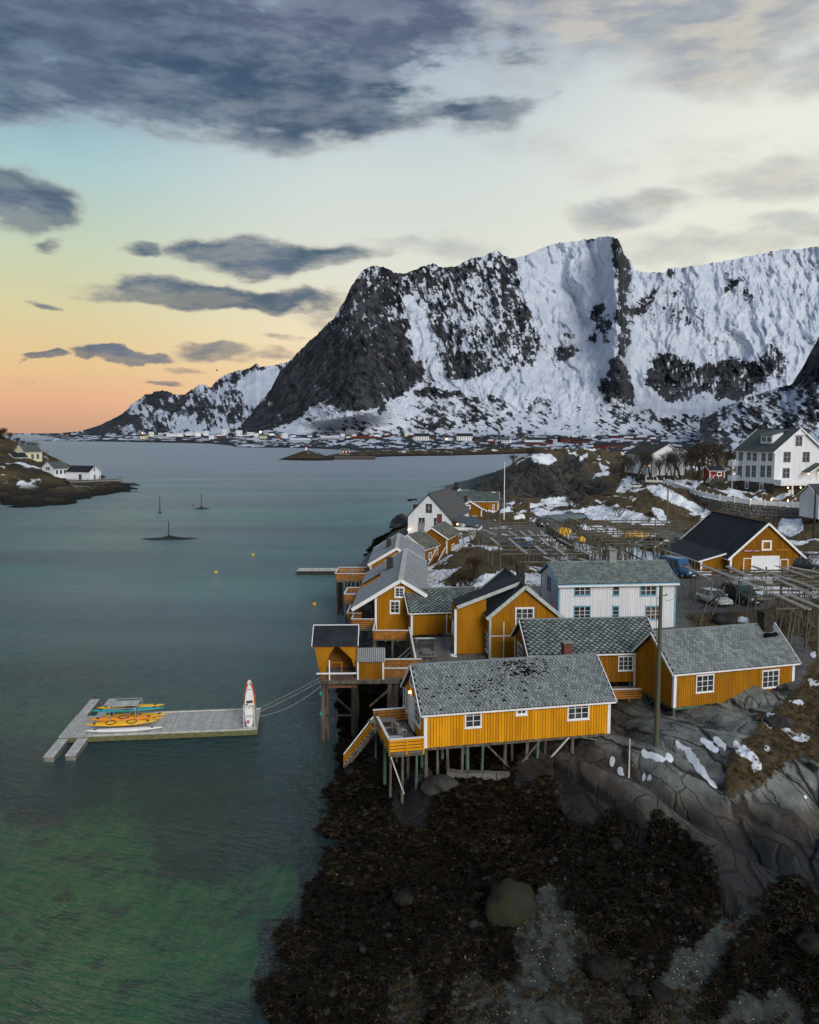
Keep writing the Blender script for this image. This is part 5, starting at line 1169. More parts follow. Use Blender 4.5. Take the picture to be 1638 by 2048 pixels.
s0, z0 = on_wall(QH, Q[1], 'F', 1485.5, 1104.5); s1, z1 = on_wall(QH, Q[1], 'F', 1519, 1098.5)
m = MB(); zc = (z0 + z1) / 2; m.add([(s0, -.10, zc), (s0 + .18, -.10, z0), (s1 - .1, -.10, z0), (s1, -.10, zc), (s1 - .1, -.10, z1), (s0 + .18, -.10, z1)] + [(a, -.04, b_) for a, b_ in ((s0, zc), (s0 + .18, z0), (s1 - .1, z0), (s1, zc), (s1 - .1, z1), (s0 + .18, z1))],
        [(0, 1, 2, 3, 4, 5)] + [(i, i + 6, (i + 1) % 6 + 6, (i + 1) % 6) for i in range(6)]); sg_ = m.obj('sign_board', REDP, QH)
text_obj('ANGLERFIT  TORSK', .235, WHT, sg_, ((s0 + s1) / 2, -.115, zc), (pi / 2, 0, 0))
s0, z0 = on_wall(QH, Q[1], 'F', 1551, 1100); s1, _ = on_wall(QH, Q[1], 'F', 1577, 1100)
m = MB(); m.loft([[(s0 + (s1 - s0) * t_, -.12 + .05 * cos(a), z0 + .05 * sin(a) * (1 if abs(t_ - .5) < .45 else .4) + .12 * abs(t_ - .5) ** 2) for a in np.linspace(0, 2 * pi, 7)[:-1]] for t_ in np.linspace(0, 1, 7)]); m.obj('wall_ornament', mat('amber_wood', (.62, .30, .05, 1), .6), QH)
# lean-to on the barn's left
pe = [local(QH, PD(px, py, D)) for px, py, D in ((1417.7, 1122.4, 105.5), (1338, 1096, 118.5))]
y0l, y1l = 1.4, 14.6; xl = -3.2
m = MB(); m.prism([(xl, -.2), (-.05, -.2), (-.05, 2.75), (xl, 1.85)], 1, y0l, y0l + .12); m.box(xl, xl + .1, y0l + .12, y1l, -.2, 1.83); m.obj('wall', YE3, QH)
m = MB(); board_wall(m, (xl, y0l, 0), X_, -xl - .1, 0, lambda s: 1.8 + .27 * s, -Y_, .22); board_wall(m, (xl, y1l, 0), -Y_, y1l - y0l, 0, lambda s: 1.8, -X_, .22); m.obj('cladding_boards', YE3, QH, kind='stuff')
m = MB(); m.add([(xl - .45, y0l - .35, 1.78), (-.02, y0l - .35, 2.78), (-.02, y1l + .3, 2.78), (xl - .45, y1l + .3, 1.78), (xl - .45, y0l - .35, 1.92), (-.02, y0l - .35, 2.92), (-.02, y1l + .3, 2.92), (xl - .45, y1l + .3, 1.92)], BOXF); m.obj('roof', FELT, QH)
m = MB(); m.bar((xl - .47, y0l - .38, 1.82), (-.02, y0l - .38, 2.82), .05, .2); m.bar((xl - .48, y0l - .35, 1.8), (xl - .48, y1l + .3, 1.8), .05, .18); m.obj('bargeboard', WHT, QH)
m = MB(); m.box(xl - .07, xl + .14, y0l - .05, y0l - .005, -.2, 1.8); m.obj('corner_board', WHT, QH)
for yy in (4.0, 10.6):
    d = door(QH, (xl, y1l, 0), -Y_, -X_, y1l - yy, -.05, 1.0, 1.75, YE3)
an = house('shed', 'small ochre annex with its own black roof beyond the barn lean-to', 'shed', 36.2, 121.6, 6.2, .35, 3.6, 3.6, 1.2, .9, 'y', YE3, FELT, boards=False, corner=.15, verge=.22, foundation=1)
# --- R: white hotel
R = house('hotel', 'large white wooden hotel with grey-green roof, dormer and lit porch', 'building', 81.04, 184.09, 12.89, 1.7379 - pi / 2, 11.60, 15.44, 7.47, 4.80, 'y', WHW, GREENR, oe=.7, og=.6, corner=.12, verge=.3, pitch=.5)
RH = R[0]
m = MB(); m.box(.06, 11.54, .06, 15.38, -4.2, -.01); bs = m.obj('stone_basement', STOND, RH)
def rw(k, x0, y0, x1, y1, **kw): return win_px(R, k, x0, y0, x1, y1, 2, 2, trim=kw.get('trim', mat('dark_window_trim', (.13, .14, .14, 1), .7)), case=.17)
for x0 in (1478.5, 1494.5, 1506, 1524, 1537): rw('L', x0, 903.5, x0 + 7.5, 922 if x0 > 1500 else 920.5)
for x0 in (1476, 1492, 1504, 1521.5, 1534.5): rw('L', x0, 931.5, x0 + 8, 954)
for r_ in ((1490.5, 963, 1497, 977.5), (1519.5, 966, 1527, 981)): 
    s0, z1 = on_wall(RH, R[1], 'L', r_[0], r_[1]); s1, z0 = on_wall(RH, R[1], 'L', r_[2], r_[3]); window(RH, (0, 15.44, 0), -Y_, -X_, s0, z0, s1 - s0, z1 - z0, 2, 2, case=.15)
rw('F', 1591, 872.5, 1604, 891.5); rw('F', 1567, 904, 1581, 924); rw('F', 1605, 904, 1619, 924); rw('F', 1565, 936.5, 1579, 955.5)
# dormer
dm = [on_wall(RH, R[1], 'L', x_, 888)[0] for x_ in (1509.5, 1530)]
ya, yb = 15.44 - dm[1] - .3, 15.44 - dm[0] + .2; xd = 1.6; zd = 7.47 + xd * 4.8 / 5.8
m = MB(); m.prism([(xd, zd - .1), (xd, zd + 1.9), (4.2, zd + 2.6), (4.2, zd + 1.5)], 1, ya, yb); m.obj('dormer', WHW, RH)
m = MB(); m.add([(xd - .5, ya - .35, zd + 1.85), (xd - .5, yb + .35, zd + 1.85), (5.4, yb + .35, zd + 3.1), (5.4, ya - .35, zd + 3.1)] + [(xd - .5, ya - .35, zd + 2.0), (xd - .5, yb + .35, zd + 2.0), (5.4, yb + .35, zd + 3.25), (5.4, ya - .35, zd + 3.25)], BOXF); m.obj('dormer_roof', GREENR, RH)
for k_ in (0, 1): window(RH, (xd, yb, 0), -Y_, -X_, .35 + k_ * (yb - ya) * .48, zd + .35, (yb - ya) * .4, 1.25, 2, 1, case=.12)
m = MB(); m.prism([(3.9, 7.47 + 3.3), (7.7, 7.47 + 3.3), (5.8, 7.47 + 4.75)], 1, -.35, -.2); m.obj('gable_ornament', WHW, RH)
# porch, balcony and stairs in front
m = MB(); m.box(0, 12.4, -2.6, -.1, -.32, -.1); m.obj('balcony_floor', WHT, RH)
m = MB(); m.box(0, 9.4, -2.68, -2.6, -.12, .95); m.box(-.02, .06, -2.6, -.1, -.12, .95); m.obj('balcony_parapet', WHW, RH)
for x_ in (2.9, 6.3): m = MB(); m.box(x_ - .14, x_ + .14, -2.6, -2.35, -4.0, -.33); m.obj('porch_post', WHT, RH)
for x_ in (9.0, 10.9): m = MB(); m.box(x_ - .12, x_ + .12, -2.4, -2.2, -.1, 2.6); m.obj('porch_post', WHT, RH)
m = MB(); m.add([(6.6, -.1, 2.5), (6.6, -3.0, 2.5), (9.9, -3.0, 4.4), (9.9, -.1, 4.4), (6.6, -.1, 2.65), (6.6, -3.0, 2.65), (9.9, -3.0, 4.6), (9.9, -.1, 4.6)], BOXF); m.add([(13.2, -.1, 2.5), (9.9, -.1, 4.4), (9.9, -3.0, 4.4), (13.2, -3.0, 2.5), (13.2, -.1, 2.65), (9.9, -.1, 4.61), (9.9, -3.0, 4.61), (13.2, -3.0, 2.65)], BOXF); m.obj('porch_roof', GREENR, RH)
m = MB(); m.bar((6.6, -3.05, 2.5), (9.9, -3.05, 4.45), .06, .25); m.bar((9.9, -3.05, 4.45), (13.2, -3.05, 2.5), .06, .25); m.obj('bargeboard', WHT, RH)
m = MB(); m.bar((9.3, -3.0, .4), (12.6, -3.6, -1.6), .08, .9); m.bar((12.5, -3.8, -1.4), (7.9, -4.3, -3.6), .08, .9); m.obj('stair_rail', WHW, RH)
m = MB(); m.box(11.4, 11.6, -4.2, -4.0, -4, -2.3); m.obj('porch_post', WHT, RH)
door(RH, (0, 0, 0), X_, -Y_, 9.4, 0, 1.1, 2.2, WHT); door(RH, (0, 0, 0), X_, -Y_, 3.6, -3.8, 1.3, 2.4, WHT)
for p in ((7.6, -1.2, 2.2), (10.3, -1.2, 2.25), (2.3, -1.8, -.8), (3.3, -1.8, -.8), (5.4, -1.8, -.8), (12.1, -.3, 4.9)): m = MB(); sphere(m, p, .15); m.obj('porch_lamp', LAMP, RH)
m = MB(); m.box(-.1 - 2.1, -.1, 13.2, 15.2, 3.4, 3.6); m.box(-2.2, -2.12, 13.2, 15.2, 3.6, 4.7); m.box(-2.12, -.1, 13.12, 13.2, 3.6, 4.7); m.box(-2.2, -.1, 13.2, 15.2, -.1, .1); m.box(-2.2, -2.12, 13.2, 15.2, .1, 1.2); m.box(-2.12, -.1, 13.12, 13.2, .1, 1.2); m.box(-2.2, -2.05, 13.2, 13.35, -3.4, -.1); m.box(-2.2, -2.05, 13.2, 13.35, 1.2, 3.4); m.obj('end_balcony', WHW, RH)
# --- S, T, U
S = house('white_building', 'broad white building with dark roof behind the bare trees', 'building', 81.36, 279.9, 9.9, 1.5437 - pi / 2 + .1, 11.72, 26, 7.0, 3.4, 'y', WHW, mat('dark_brown_roof', (.04, .042, .036, 1), .8), boards=False, corner=0, oe=.5, og=.5, foundation=3)
m = MB(); sphere(m, (-.4, 1.0, 3.2), .28); m.obj('wall_lamp', LAMP, S[0])
ptT = PZ(1419, 957, 11.6)
Tc = house('red_cabin', 'small dark red cabin with white trim left of the hotel', 'shed', ptT[0], ptT[1], 11.7, .12, 4.3, 3.8, 2.2, 1.1, 'x', REDP, FELT, boards=False, corner=.15, foundation=2.5, verge=.2)
win_px(Tc, 'F', 1434, 944, 1443, 952, 1, 1, case=.2)
m = MB(); m.bar((-1.8, -1.4, -1.2), (.2, -.8, .9), .08, .08); m.bar((-1.3, -1.8, -1.2), (.7, -1.2, .9), .08, .08); m.box(.5, 2.4, -1.3, -1.2, .8, .88); m.box(.5, .6, -1.3, -1.2, -.1, .8); m.box(1.9, 2.0, -1.3, -1.2, -.1, .8); m.obj('stair_rail', WHT, Tc[0])
pU = PZ(1605, 1040, 7.6)
U_ = house('white_shed', 'white shed on short stilts at the right edge below the hotel', 'shed', pU[0], pU[1] - 6, 8.4, .12, 8, 6, 4.2, 2.0, 'x', WHW, FEL2, boards=True, pitch=.3, corner=0)
piles(U_[0], [(.2, .2), (1.5, .2), (3, .2), (5, .2)], -.05, .13, [PILD], 3)
U2 = house('white_shed', 'smaller white gabled shed below the stilted shed at the right edge', 'shed', pU[0] + 3.2, pU[1] - 24, 6.6, .5, 4, 5, 2.6, 1.6, 'x', WHW, FELT, boards=False, corner=0, foundation=2)

# --- O: crane house over the water, P: little corrugated shed, their deck
oc = (-6.75, 63.6)
OB = thing('crane_house', 'open ochre boathouse with black roof overhanging the water', 'boathouse', (oc[0], oc[1], 4.85), .03)
def plate(poly, y0, y1, nm, m_, par): m = MB(); m.prism(poly, 1, y0, y1); return m.obj(nm, m_, par)
plate([(-.72, 2.6), (.95, 2.6), (.45, 1.85), (.22, 1.1), (.2, .25), (-.02, -.35), (-.22, -.35), (-.28, .4)], -.02, .07, 'front_panel', YE2, OB)
plate([(2.55, 2.6), (1.15, 2.6), (2.2, 1.55), (2.4, .9), (2.55, .9)], -.02, .07, 'front_panel', YE2, OB)
m = MB(); m.add([(-.72, .08, 2.6), (-.24, .08, -.1), (-.24, 3.2, -.1), (-.72, 3.2, 2.6), (-.66, .08, 2.6), (-.18, .08, -.1), (-.18, 3.2, -.1), (-.66, 3.2, 2.6)], BOXF); m.obj('side_wall', YE2, OB)
m = MB(); m.box(2.5, 2.56, .08, 3.2, -.1, 2.6); m.obj('side_wall', ORW, OB)
m = MB(); m.box(-.6, 2.5, 3.15, 3.2, -.1, 2.6); m.obj('back_wall', ORW, OB)
m = MB(); m.add([(-.85, -.2, 2.58), (2.7, -.2, 2.58), (2.7, 1.6, 3.75), (-.85, 1.6, 3.75), (-.85, -.2, 2.68), (2.7, -.2, 2.68), (2.7, 1.6, 3.86), (-.85, 1.6, 3.86)], BOXF); m.add([(-.85, 1.6, 3.75), (2.7, 1.6, 3.75), (2.7, 3.4, 2.58), (-.85, 3.4, 2.58), (-.85, 1.6, 3.86), (2.7, 1.6, 3.86), (2.7, 3.4, 2.68), (-.85, 3.4, 2.68)], BOXF); m.obj('roof', FELT, OB)
for x_ in (-.88, 2.73): m = MB(); m.bar((x_, -.22, 2.63), (x_, 1.6, 3.81), .06, .16, (0, -.5, 1)); m.bar((x_, 1.6, 3.81), (x_, 3.4, 2.63), .06, .16, (0, .5, 1)); m.obj('bargeboard', WHT, OB)
m = MB(); m.box(-.9, 2.75, 1.5, 1.7, 3.87, 3.91); m.obj('ridge_cap', WHT, OB)
DK = thing('quay_deck', 'plank deck on tall dark piles carrying the open boathouse', 'deck', (oc[0], oc[1], 4.85), .03)
m = MB(); planks(m, -.3, 6.0, -.55, 3.3, 0, 'y', .16); m.obj('deck_planks', WOOD, DK, kind='stuff')
m = MB(); m.box(-.3, 6.0, -.6, -.45, -.3, -.05); m.obj('deck_frame', PILE, DK)
for i in range(16): m = MB(); m.bar((-.2 + i * .165, -.56, -.02), (-.2 + i * .165, -.56, .5), .045, .045, (1, 0, 0)); m.obj('baluster', BRNP, DK)
m = MB(); m.bar((-.5, -.6, .56), (2.6, -.6, .56), .18, .09); m.obj('top_rail', WHT, DK)
for x_ in (.5,): m = MB(); m.bar((x_, -.55, 0), (x_, -.55, 1.6), .09, .09, (1, 0, 0)); m.obj('post', WHT, DK)
m = MB(); m.bar((-.3, -.5, .5), (.5, -.5, 1.6), .07, .07); m.bar((.4, .6, 1.1), (1.5, .6, 1.1), .06, .08); m.bar((1.4, .6, 0), (1.4, .6, 1.1), .08, .08); m.obj('crane_frame', YE2, DK)
piles(DK, [(-.05, -.3), (.25, -.1), (2.35, -.3), (2.5, .2), (2.5, 2.6), (0, 2.6), (5.2, -.3), (5.7, -.2), (5.5, 2.5)], -.05, .17, [PILE, PILD], 44, .05)
brace(DK, (.4, -.3, -.9), (2.3, -.3, -2.7), .12, PILD); brace(DK, (.3, -.35, -.55), (2.6, -.35, -.55), .2, BRNP); brace(DK, (.2, -.3, -2.9), (2.4, -.3, -2.9), .14, PILD); brace(DK, (5.2, -.3, -.8), (3.6, -.3, -2.2), .14, PILE)
for zz in (-1.1, -2.7): m = MB(); sphere(m, (-.2, -.42, zz), .13, 8, 4, (1, 1, 1.5)); m.obj('rope_knot', mat('green_rope', (.02, .30, .22, 1), .8), DK)
sh = thing('small_shed', 'little plank shed with corrugated grey roof beside the open boathouse', 'shed', (oc[0] + 2.75, oc[1] - .3, 4.85), .03)
m = MB(); m.box(0, 1.95, 0, 1.6, 0, 1.5); m.obj('wall', YE3, sh)
m = MB(); board_wall(m, (0, 0, 0), X_, 1.95, 0, lambda s: 1.48, -Y_, .13); m.obj('cladding_boards', YE3, sh, kind='stuff')
m = MB()
for i in range(14): x_ = -.15 + i * .16; m.add([(x_, -.25, 1.42), (x_ + .08, -.25, 1.48), (x_ + .16, -.25, 1.42), (x_ + .16, 1.8, 2.02), (x_ + .08, 1.8, 2.08), (x_, 1.8, 2.02)], [(0, 1, 4, 5), (1, 2, 3, 4)])
m.obj('corrugated_roof', STEEL, sh)
for x_ in (-.05, 1.93): m = MB(); m.box(x_ - .05, x_ + .08, -.06, -.01, 0, 1.45); m.obj('corner_board', WHT, sh)
# --- the big shared deck
zD = 4.72
dkA = PZ(833, 1334, zD); dkB = PZ(817, 1282, zD)
BD = thing('shared_deck', 'broad grey plank deck between the low cabin and the tall cabin', 'deck', (0, 0, zD), 0)
lx0 = (837 - 819) / FPX * 69 - .1; 
m = MB(); planks(m, .55, 6.6, 66.4, 77.4, 0, 'y', .15, seed=3); m.obj('deck_planks', WOOD, BD, kind='stuff')
m = MB(); m.box(.5, 6.6, 66.3, 66.4, -.3, 0); m.box(.42, .52, 66.4, 77.4, -.3, 0); m.obj('deck_frame', PILE, BD)
railing(BD, [(.5, 66.4), (.0, 77.3)], 0, .95, 4, ORW)
m = MB(); m.bar((.5, 66.3, -.05), (0, 77.3, -.05), .1, .9); m.obj('skirt_board', ORW, BD)
piles(BD, [(.7, 66.6), (.6, 69), (.5, 72), (.4, 75), (2.6, 66.6), (4.6, 66.6), (3, 71)], -.1, .12, [PILE], 51)
for k_ in range(5): brace(BD, (.3 - k_ * .05, 68 + k_ * 1.7, -.3), (-1.9, 69.5 + k_ * 1.7, -2.6), .12, PALE)
FD = thing('landing', 'landing with ochre rail in front of the long shingle-roofed building', 'deck', GH_.location, GH_.rotation_euler[2])
m = MB(); planks(m, .0, 3.5, -3.6, -.05, -.02, 'y', .15); m.obj('deck_planks', WOOD, FD, kind='stuff'); railing(FD, [(3.5, -3.6), (0, -3.6), (0, -.3)], -.02, .95, 4, ORW, slats=False)
piles(FD, [(.1, -3.4), (1.8, -3.4), (3.3, -3.4)], -.1, .14, [PILE], 52)
WK = thing('walkway', 'railed walkway from the corrugated shed to the shared deck', 'walkway', (oc[0] + 4.75, oc[1], 4.72), .03)
m = MB(); planks(m, 0, 3.0, .2, 2.6, 0, 'y'); m.obj('deck_planks', WOOD, WK, kind='stuff'); railing(WK, [(3.0, 2.6), (0, 2.6)], 0, .95, 4, ORW); railing(WK, [(3.0, .15), (0, .15)], 0, .9, 4, ORW)
piles(WK, [(.5, .3), (2.5, .3), (2.5, 2.4)], -.1, .12, [PILE], 53)
pt = PZ(852, 1318, zD); picnic((pt[0], pt[1], zD), .05 + pi / 2, 'dark picnic table with pale top on the shared deck', .9)
pt = PZ(853, 1296, zD); picnic((pt[0], pt[1], zD), .05, 'dark picnic table standing behind the other one on the shared deck', .8, FISH)
def snowpatch(label, loc, rx, ry, rz=0, seed=1, h=.06):
    r = random.Random(seed); n = 18; m = MB(); rad = [1 + r.uniform(-.28, .28) for _ in range(n)]
    rings = [[(rx * k_ * rad[i] * cos(2 * pi * i / n), ry * k_ * rad[i] * sin(2 * pi * i / n), zz) for i in range(n)] for k_, zz in ((1, .0), (.92, h * .7), (.6, h), (.05, h * 1.05))]
    m.loft(rings); o = m.obj('snow_patch', SNOW, None, loc, (0, 0, rz), smooth=True); return tag(o, label, 'snow', 'snow left on the decks')
for i, (px, py, rx, ry, lb) in enumerate(((850, 1277, 1.0, .28, 'long snow patch below the low cabin wall'), (907, 1311, .3, .55, 'narrow snow patch by the tall cabin corner'), (961, 1322, .35, .3, 'round snow patch at the foot of the tall cabin'))):
    p = PZ(px, py, zD + .01); snowpatch(lb, p, rx, ry, 0, i + 3)
p = PZ(784, 1252, 4.66); snowpatch('snow patch on the landing of the shingle-roofed building', p, .9, .3, 0, 9)

# ================================================================== islet, headland, village
def strip_land(name, px, front, back, zf, hump, seed, m_=None, attr_rock=None):
    """low land between a waterline and a back line, read as distances"""
    n = 26; V_ = []; Rk = []
    for j in range(n):
        t_ = j / (n - 1); fr = np.interp(px, [p[0] for p in front], [p[1] for p in front]); bk = np.interp(px, [p[0] for p in back], [p[1] for p in back])
        D = fr + (bk - fr) * t_; h = np.interp(px, [p[0] for p in hump], [p[1] for p in hump])
        x = (px - 819) / FPX * D; z = h * (sin(pi * t_) ** .6) * (.75 + .5 * fbm(x * .06, D * .05, 4, seed)) - .5
        V_.append(np.stack([x, D, z], -1)); Rk.append(.55 + (fbm(x * .12, D * .03, 4, seed + 3) - .5) * 2.2 + .5 * (z < 1.2))
    o = grid_mesh(name, np.array(V_), {'rock': np.array(Rk)}, mat=m_ or mm); return tag(o, kind='structure')
im = bpy.data.materials.new('islet_rock_grass'); im.use_nodes = True; t = NT(im.node_tree); b = t.n['Principled BSDF']
pos = t.new('ShaderNodeNewGeometry').outputs['Position']; n1 = t.noise(pos, .08, 6, .65); n2 = t.noise(pos, .35, 5, .6); sz = t.new('ShaderNodeSeparateXYZ'); t.put(sz.inputs[0], pos)
c = t.ramp(n1, [(.35, (.018, .017, .015, 1)), (.5, (.05, .04, .024, 1)), (.62, (.09, .065, .03, 1)), (.75, (.05, .05, .045, 1))])
zn = t.math('ADD', sz.outputs[2], t.math('MULTIPLY', n2, 3))
c = t.mix(t.ss(zn, 2.0, 5.0), (.012, .011, .010, 1), c)
c = t.mix(t.math('MULTIPLY', t.ss(t.noise(t.vmath('MULTIPLY', pos, (1, .6, 1)), .10, 5, .6), .58, .63), t.ss(sz.outputs[2], 2, 5)), c, (.75, .79, .85, 1))
t.put(b.inputs['Base Color'], c); b.inputs['Roughness'].default_value = .9; b.inputs['Specular IOR Level'].default_value = .15
bp = t.new('ShaderNodeBump'); bp.inputs['Strength'].default_value = .8; bp.inputs['Distance'].default_value = .8; t.put(bp.inputs['Height'], n2); t.put(b.inputs['Normal'], bp.outputs[0])
strip_land('islet', np.linspace(556, 668, 120), [(556, 765), (580, 745), (640, 735), (668, 745)], [(556, 768), (580, 800), (640, 820), (668, 800)], 0, [(556, .5), (575, 3), (600, 7), (615, 8.6), (632, 7), (650, 4), (668, 2)], 5, im)
strip_land('causeway', np.linspace(640, 1100, 240), [(640, 785), (700, 775), (730, 830), (800, 880), (900, 900), (1000, 960), (1100, 1040)], [(640, 840), (700, 930), (800, 960), (900, 985), (1000, 1040), (1100, 1100)], 0, [(640, 1.5), (680, 4.5), (760, 6.5), (1000, 7), (1100, 7)], 15, im)
strip_land('point', np.linspace(466, 600, 120), [(466, 1500), (500, 1420), (560, 1400), (600, 1400)], [(466, 1520), (500, 1600), (600, 1650)], 0, [(466, 1), (490, 5), (600, 6)], 25)
strip_land('skerry_chain', np.linspace(66, 190, 90), [(66, 2650), (120, 2600), (190, 2500)], [(66, 2700), (120, 2900), (190, 2900)], 0, [(66, .5), (80, 5), (95, 3), (110, 8), (130, 5), (190, 8)], 35)

# left headland
hp = []
for px, py, z in [(0,1008,0),(40,1000,0),(60,996,0),(120,986,0),(165,981,0),(215,975,0),(232,967,0),(0,985,3),(60,972,3.2),(80,984,2.2),(110,976,3),(135,978,1.6),(160,972,2.4),(185,973,1.6),(210,968,1.8),(225,967,.8)]: p = PZ(px, py, z); hp.append(p)
for px, py, D in [(0,945,330),(60,950,338),(95,958,345),(135,962,352),(0,925,345),(40,935,348),(70,928,365),(0,900,375),(30,905,378),(60,905,392),(0,872,410),(20,884,415),(50,892,420),(90,905,425),(112,925,425),(130,940,420),(200,962,395),(225,966,388)]: hp.append(PD(px, py, D))
for x, y, z in [(-320,300,30),(-300,420,34),(-140,470,-6),(-115,450,-5),(-190,540,-6),(-260,520,10),(-95,385,-4),(-105,320,-6),(-150,290,-6),(-200,265,-4),(-250,420,26),(-230,470,8)]: hp.append((x, y, z))
hp = np.array(hp); HU = hp[:, :2] / 100.; nh = len(hp)
AA = np.zeros((nh + 3, nh + 3)); AA[:nh, :nh] = tpsk(((HU[:, None] - HU[None]) ** 2).sum(-1)) + np.eye(nh) * 1e-3; AA[:nh, nh] = 1; AA[:nh, nh + 1:] = HU; AA[nh, :nh] = 1; AA[nh + 1:, :nh] = HU.T
HW = np.linalg.solve(AA, np.concatenate([hp[:, 2], [0, 0, 0]]))
def head_z(x, y):
    x = np.atleast_1d(np.asarray(x, float)); y = np.atleast_1d(np.asarray(y, float)); sh_ = x.shape; u = np.stack([x.ravel(), y.ravel()], -1) / 100.; d2 = ((u[:, None] - HU[None]) ** 2).sum(-1)
    z = (tpsk(d2) @ HW[:nh] + HW[nh] + u @ HW[nh + 1:]).reshape(sh_)
    rk = (ridged(x * .05, y * .05, 4, 301) - .6) * 3 + (worley(x / 5, y / 5, 303)[1] - .6) * 1.6 * sst(6 - z, 0, 5) + (fbm(x * .15, y * .15, 3, 305) - .5) * 1.5
    return z + rk
gx, gy = np.meshgrid(np.linspace(-330, -95, 300), np.linspace(262, 530, 260)); GZ = head_z(gx, gy)
tag(grid_mesh('headland', np.stack([gx, gy, GZ], -1), mat=im), kind='structure')
def hl(x, y): return float(head_z(x, y)[0])
def hp_(px, py, z): p = PZ(px, py, z); return p
p = PZ(83, 957, 5.0)
h2 = house('white_house', 'white house with grey-green roof above the wharf on the left headland', 'house', PZ(109, 959, 4.6)[0], PZ(109, 959, 4.6)[1], 5.0, 1.05, 7.0, 8.2, 4.2, 2.8, 'x', WHW, GREENR, boards=False, corner=0, group='houses on the left headland', foundation=4, oe=.3)
for k_ in range(3): window(h2[0], (0, 0, 0), X_, -Y_, .8 + k_ * 2.0, 1.9, 1.0, 1.5, 1, 2, case=.2, fine=False, trim=BLK)
for k_ in range(2): window(h2[0], (0, 8.2, 0), -Y_, -X_, 3.1 + k_ * 1.3, 3.6, .9, 1.2, 1, 1, case=.2, trim=BLK)
pw = PZ(178, 962, 4.0)
h3 = house('wharf_shed', 'white wharf shed with black roof and blue-grey side on the left headland quay', 'shed', pw[0], pw[1], 4.4, 1.15, 6.8, 13, 3.4, 2.4, 'y', WHW, FELT, boards=False, corner=0, group='houses on the left headland', oe=.3)
door(h3[0], (0, 0, 0), X_, -Y_, 2.6, 0, 1.2, 2.2, GREENR); door(h3[0], (0, 13, 0), -Y_, -X_, 7.2, 0, 2.0, 2.5, mat('blue_grey_door', (.05, .09, .13, 1), .7)); window(h3[0], (0, 0, 0), X_, -Y_, 3.0, 3.6, .5, 1.6, 1, 1, case=.12, trim=BLK)
p1 = PZ(50, 925, 11.0)
YW = mat('cream_cladding', (.70, .66, .46, 1), .7, .2)
h1 = house('cream_house', 'cream house with green-grey roof up the slope of the left headland', 'house', p1[0], p1[1], 11.2, 1.0, 8.6, 8, 4.6, 3.2, 'x', YW, GREENR, boards=False, corner=0, group='houses on the left headland', foundation=4)
for k_ in range(2): window(h1[0], (0, 0, 0), X_, -Y_, 3.2 + k_ * 2.6, 1.4, 1.2, 2.0, 2, 2, case=.2, trim=GREENR)
p0 = PZ(32, 926, 11.0)
h0 = house('white_annex', 'low white annex with black roof in front of the cream house', 'house', p0[0], p0[1] - 2, 10.9, .9, 6.2, 5.6, 2.7, 1.8, 'x', WHW, FELT, boards=False, corner=0, group='houses on the left headland', foundation=3)
window(h0[0], (0, 0, 0), X_, -Y_, 2.4, .9, .9, .9, 1, 1, case=.15, trim=BLK)
wh = thing('wharf', 'old timber wharf with railing below the white sheds on the left headland', 'wharf', (PZ(140, 962, 4)[0], PZ(140, 962, 4)[1] - 3, 4.2), .62)
m = MB(); planks(m, 0, 22, -4, 5, 0, 'y', .5); m.obj('deck_planks', WOOD, wh, kind='stuff')
m = MB(); m.box(0, 22, -4.1, -4.0, -.6, -.06); m.obj('deck_frame', WOOD, wh)
for i in range(10):
    for y_ in (-3.9, 0, 4.5): m = MB(); m.bar((i * 2.3 + .5, y_, -.06), (i * 2.3 + .5, y_, -5.2), .25, .25); m.obj('pile', PILD, wh)
for zz in (-1.4, -2.6): m = MB(); m.bar((0, -4.1, zz), (22, -4.1, zz), .15, .2); m.obj('brace', PILE, wh)
for zz in (.5, 1.0): m = MB(); m.bar((0, -4, zz), (22, -4, zz), .08, .1); m.bar((22, -4, zz), (22, 5, zz), .08, .1); m.obj('rail', WOOD, wh)
for i in range(10): m = MB(); m.bar((i * 2.4, -4, 0), (i * 2.4, -4, 1.0), .1, .1); m.obj('rail_post', WOOD, wh)
m = MB(); m.box(0, 16, -3.5, 4.8, -4.6, -.7); m.obj('stone_core', STOND, wh)
fj = thing('jetty', 'small pale floating jetty below the wharf on the left', 'jetty', PZ(137, 988, .3), .1); m = MB(); m.box(0, 7, 0, 1.2, 0, .35); m.obj('float', PALE, fj)

# people are only a speck: one stands by the wharf shed door
ps = thing('person', 'person in dark clothes standing by the wharf shed gable', 'person', loc2w(h3[0].location, 1.15, (5.4, -.8, 0)), 1.2)
m = MB()
for sx in (-.1, .1): m.cyl((sx, 0, 0), (sx * .9, 0, .85), .075, .10, 7)
rings = [[(a * cos(q), b_ * sin(q), z) for q in np.linspace(0, 2 * pi, 9)[:-1]] for a, b_, z in ((.17, .12, .8), (.19, .13, 1.05), (.23, .13, 1.38), (.09, .08, 1.47), (.06, .06, 1.55))]
m.loft(rings)
for sx in (-1, 1): m.cyl((sx * .23, 0, 1.38), (sx * .27, .05, 1.08), .055, .045, 6); m.cyl((sx * .27, .05, 1.08), (sx * .25, .14, .82), .045, .035, 6)
m.obj('body', BLK, ps, smooth=True); m = MB(); sphere(m, (0, 0, 1.66), .11, 8, 6, (.9, 1, 1.15)); m.obj('head', mat('skin', (.45, .28, .2, 1), .6), ps, smooth=True)

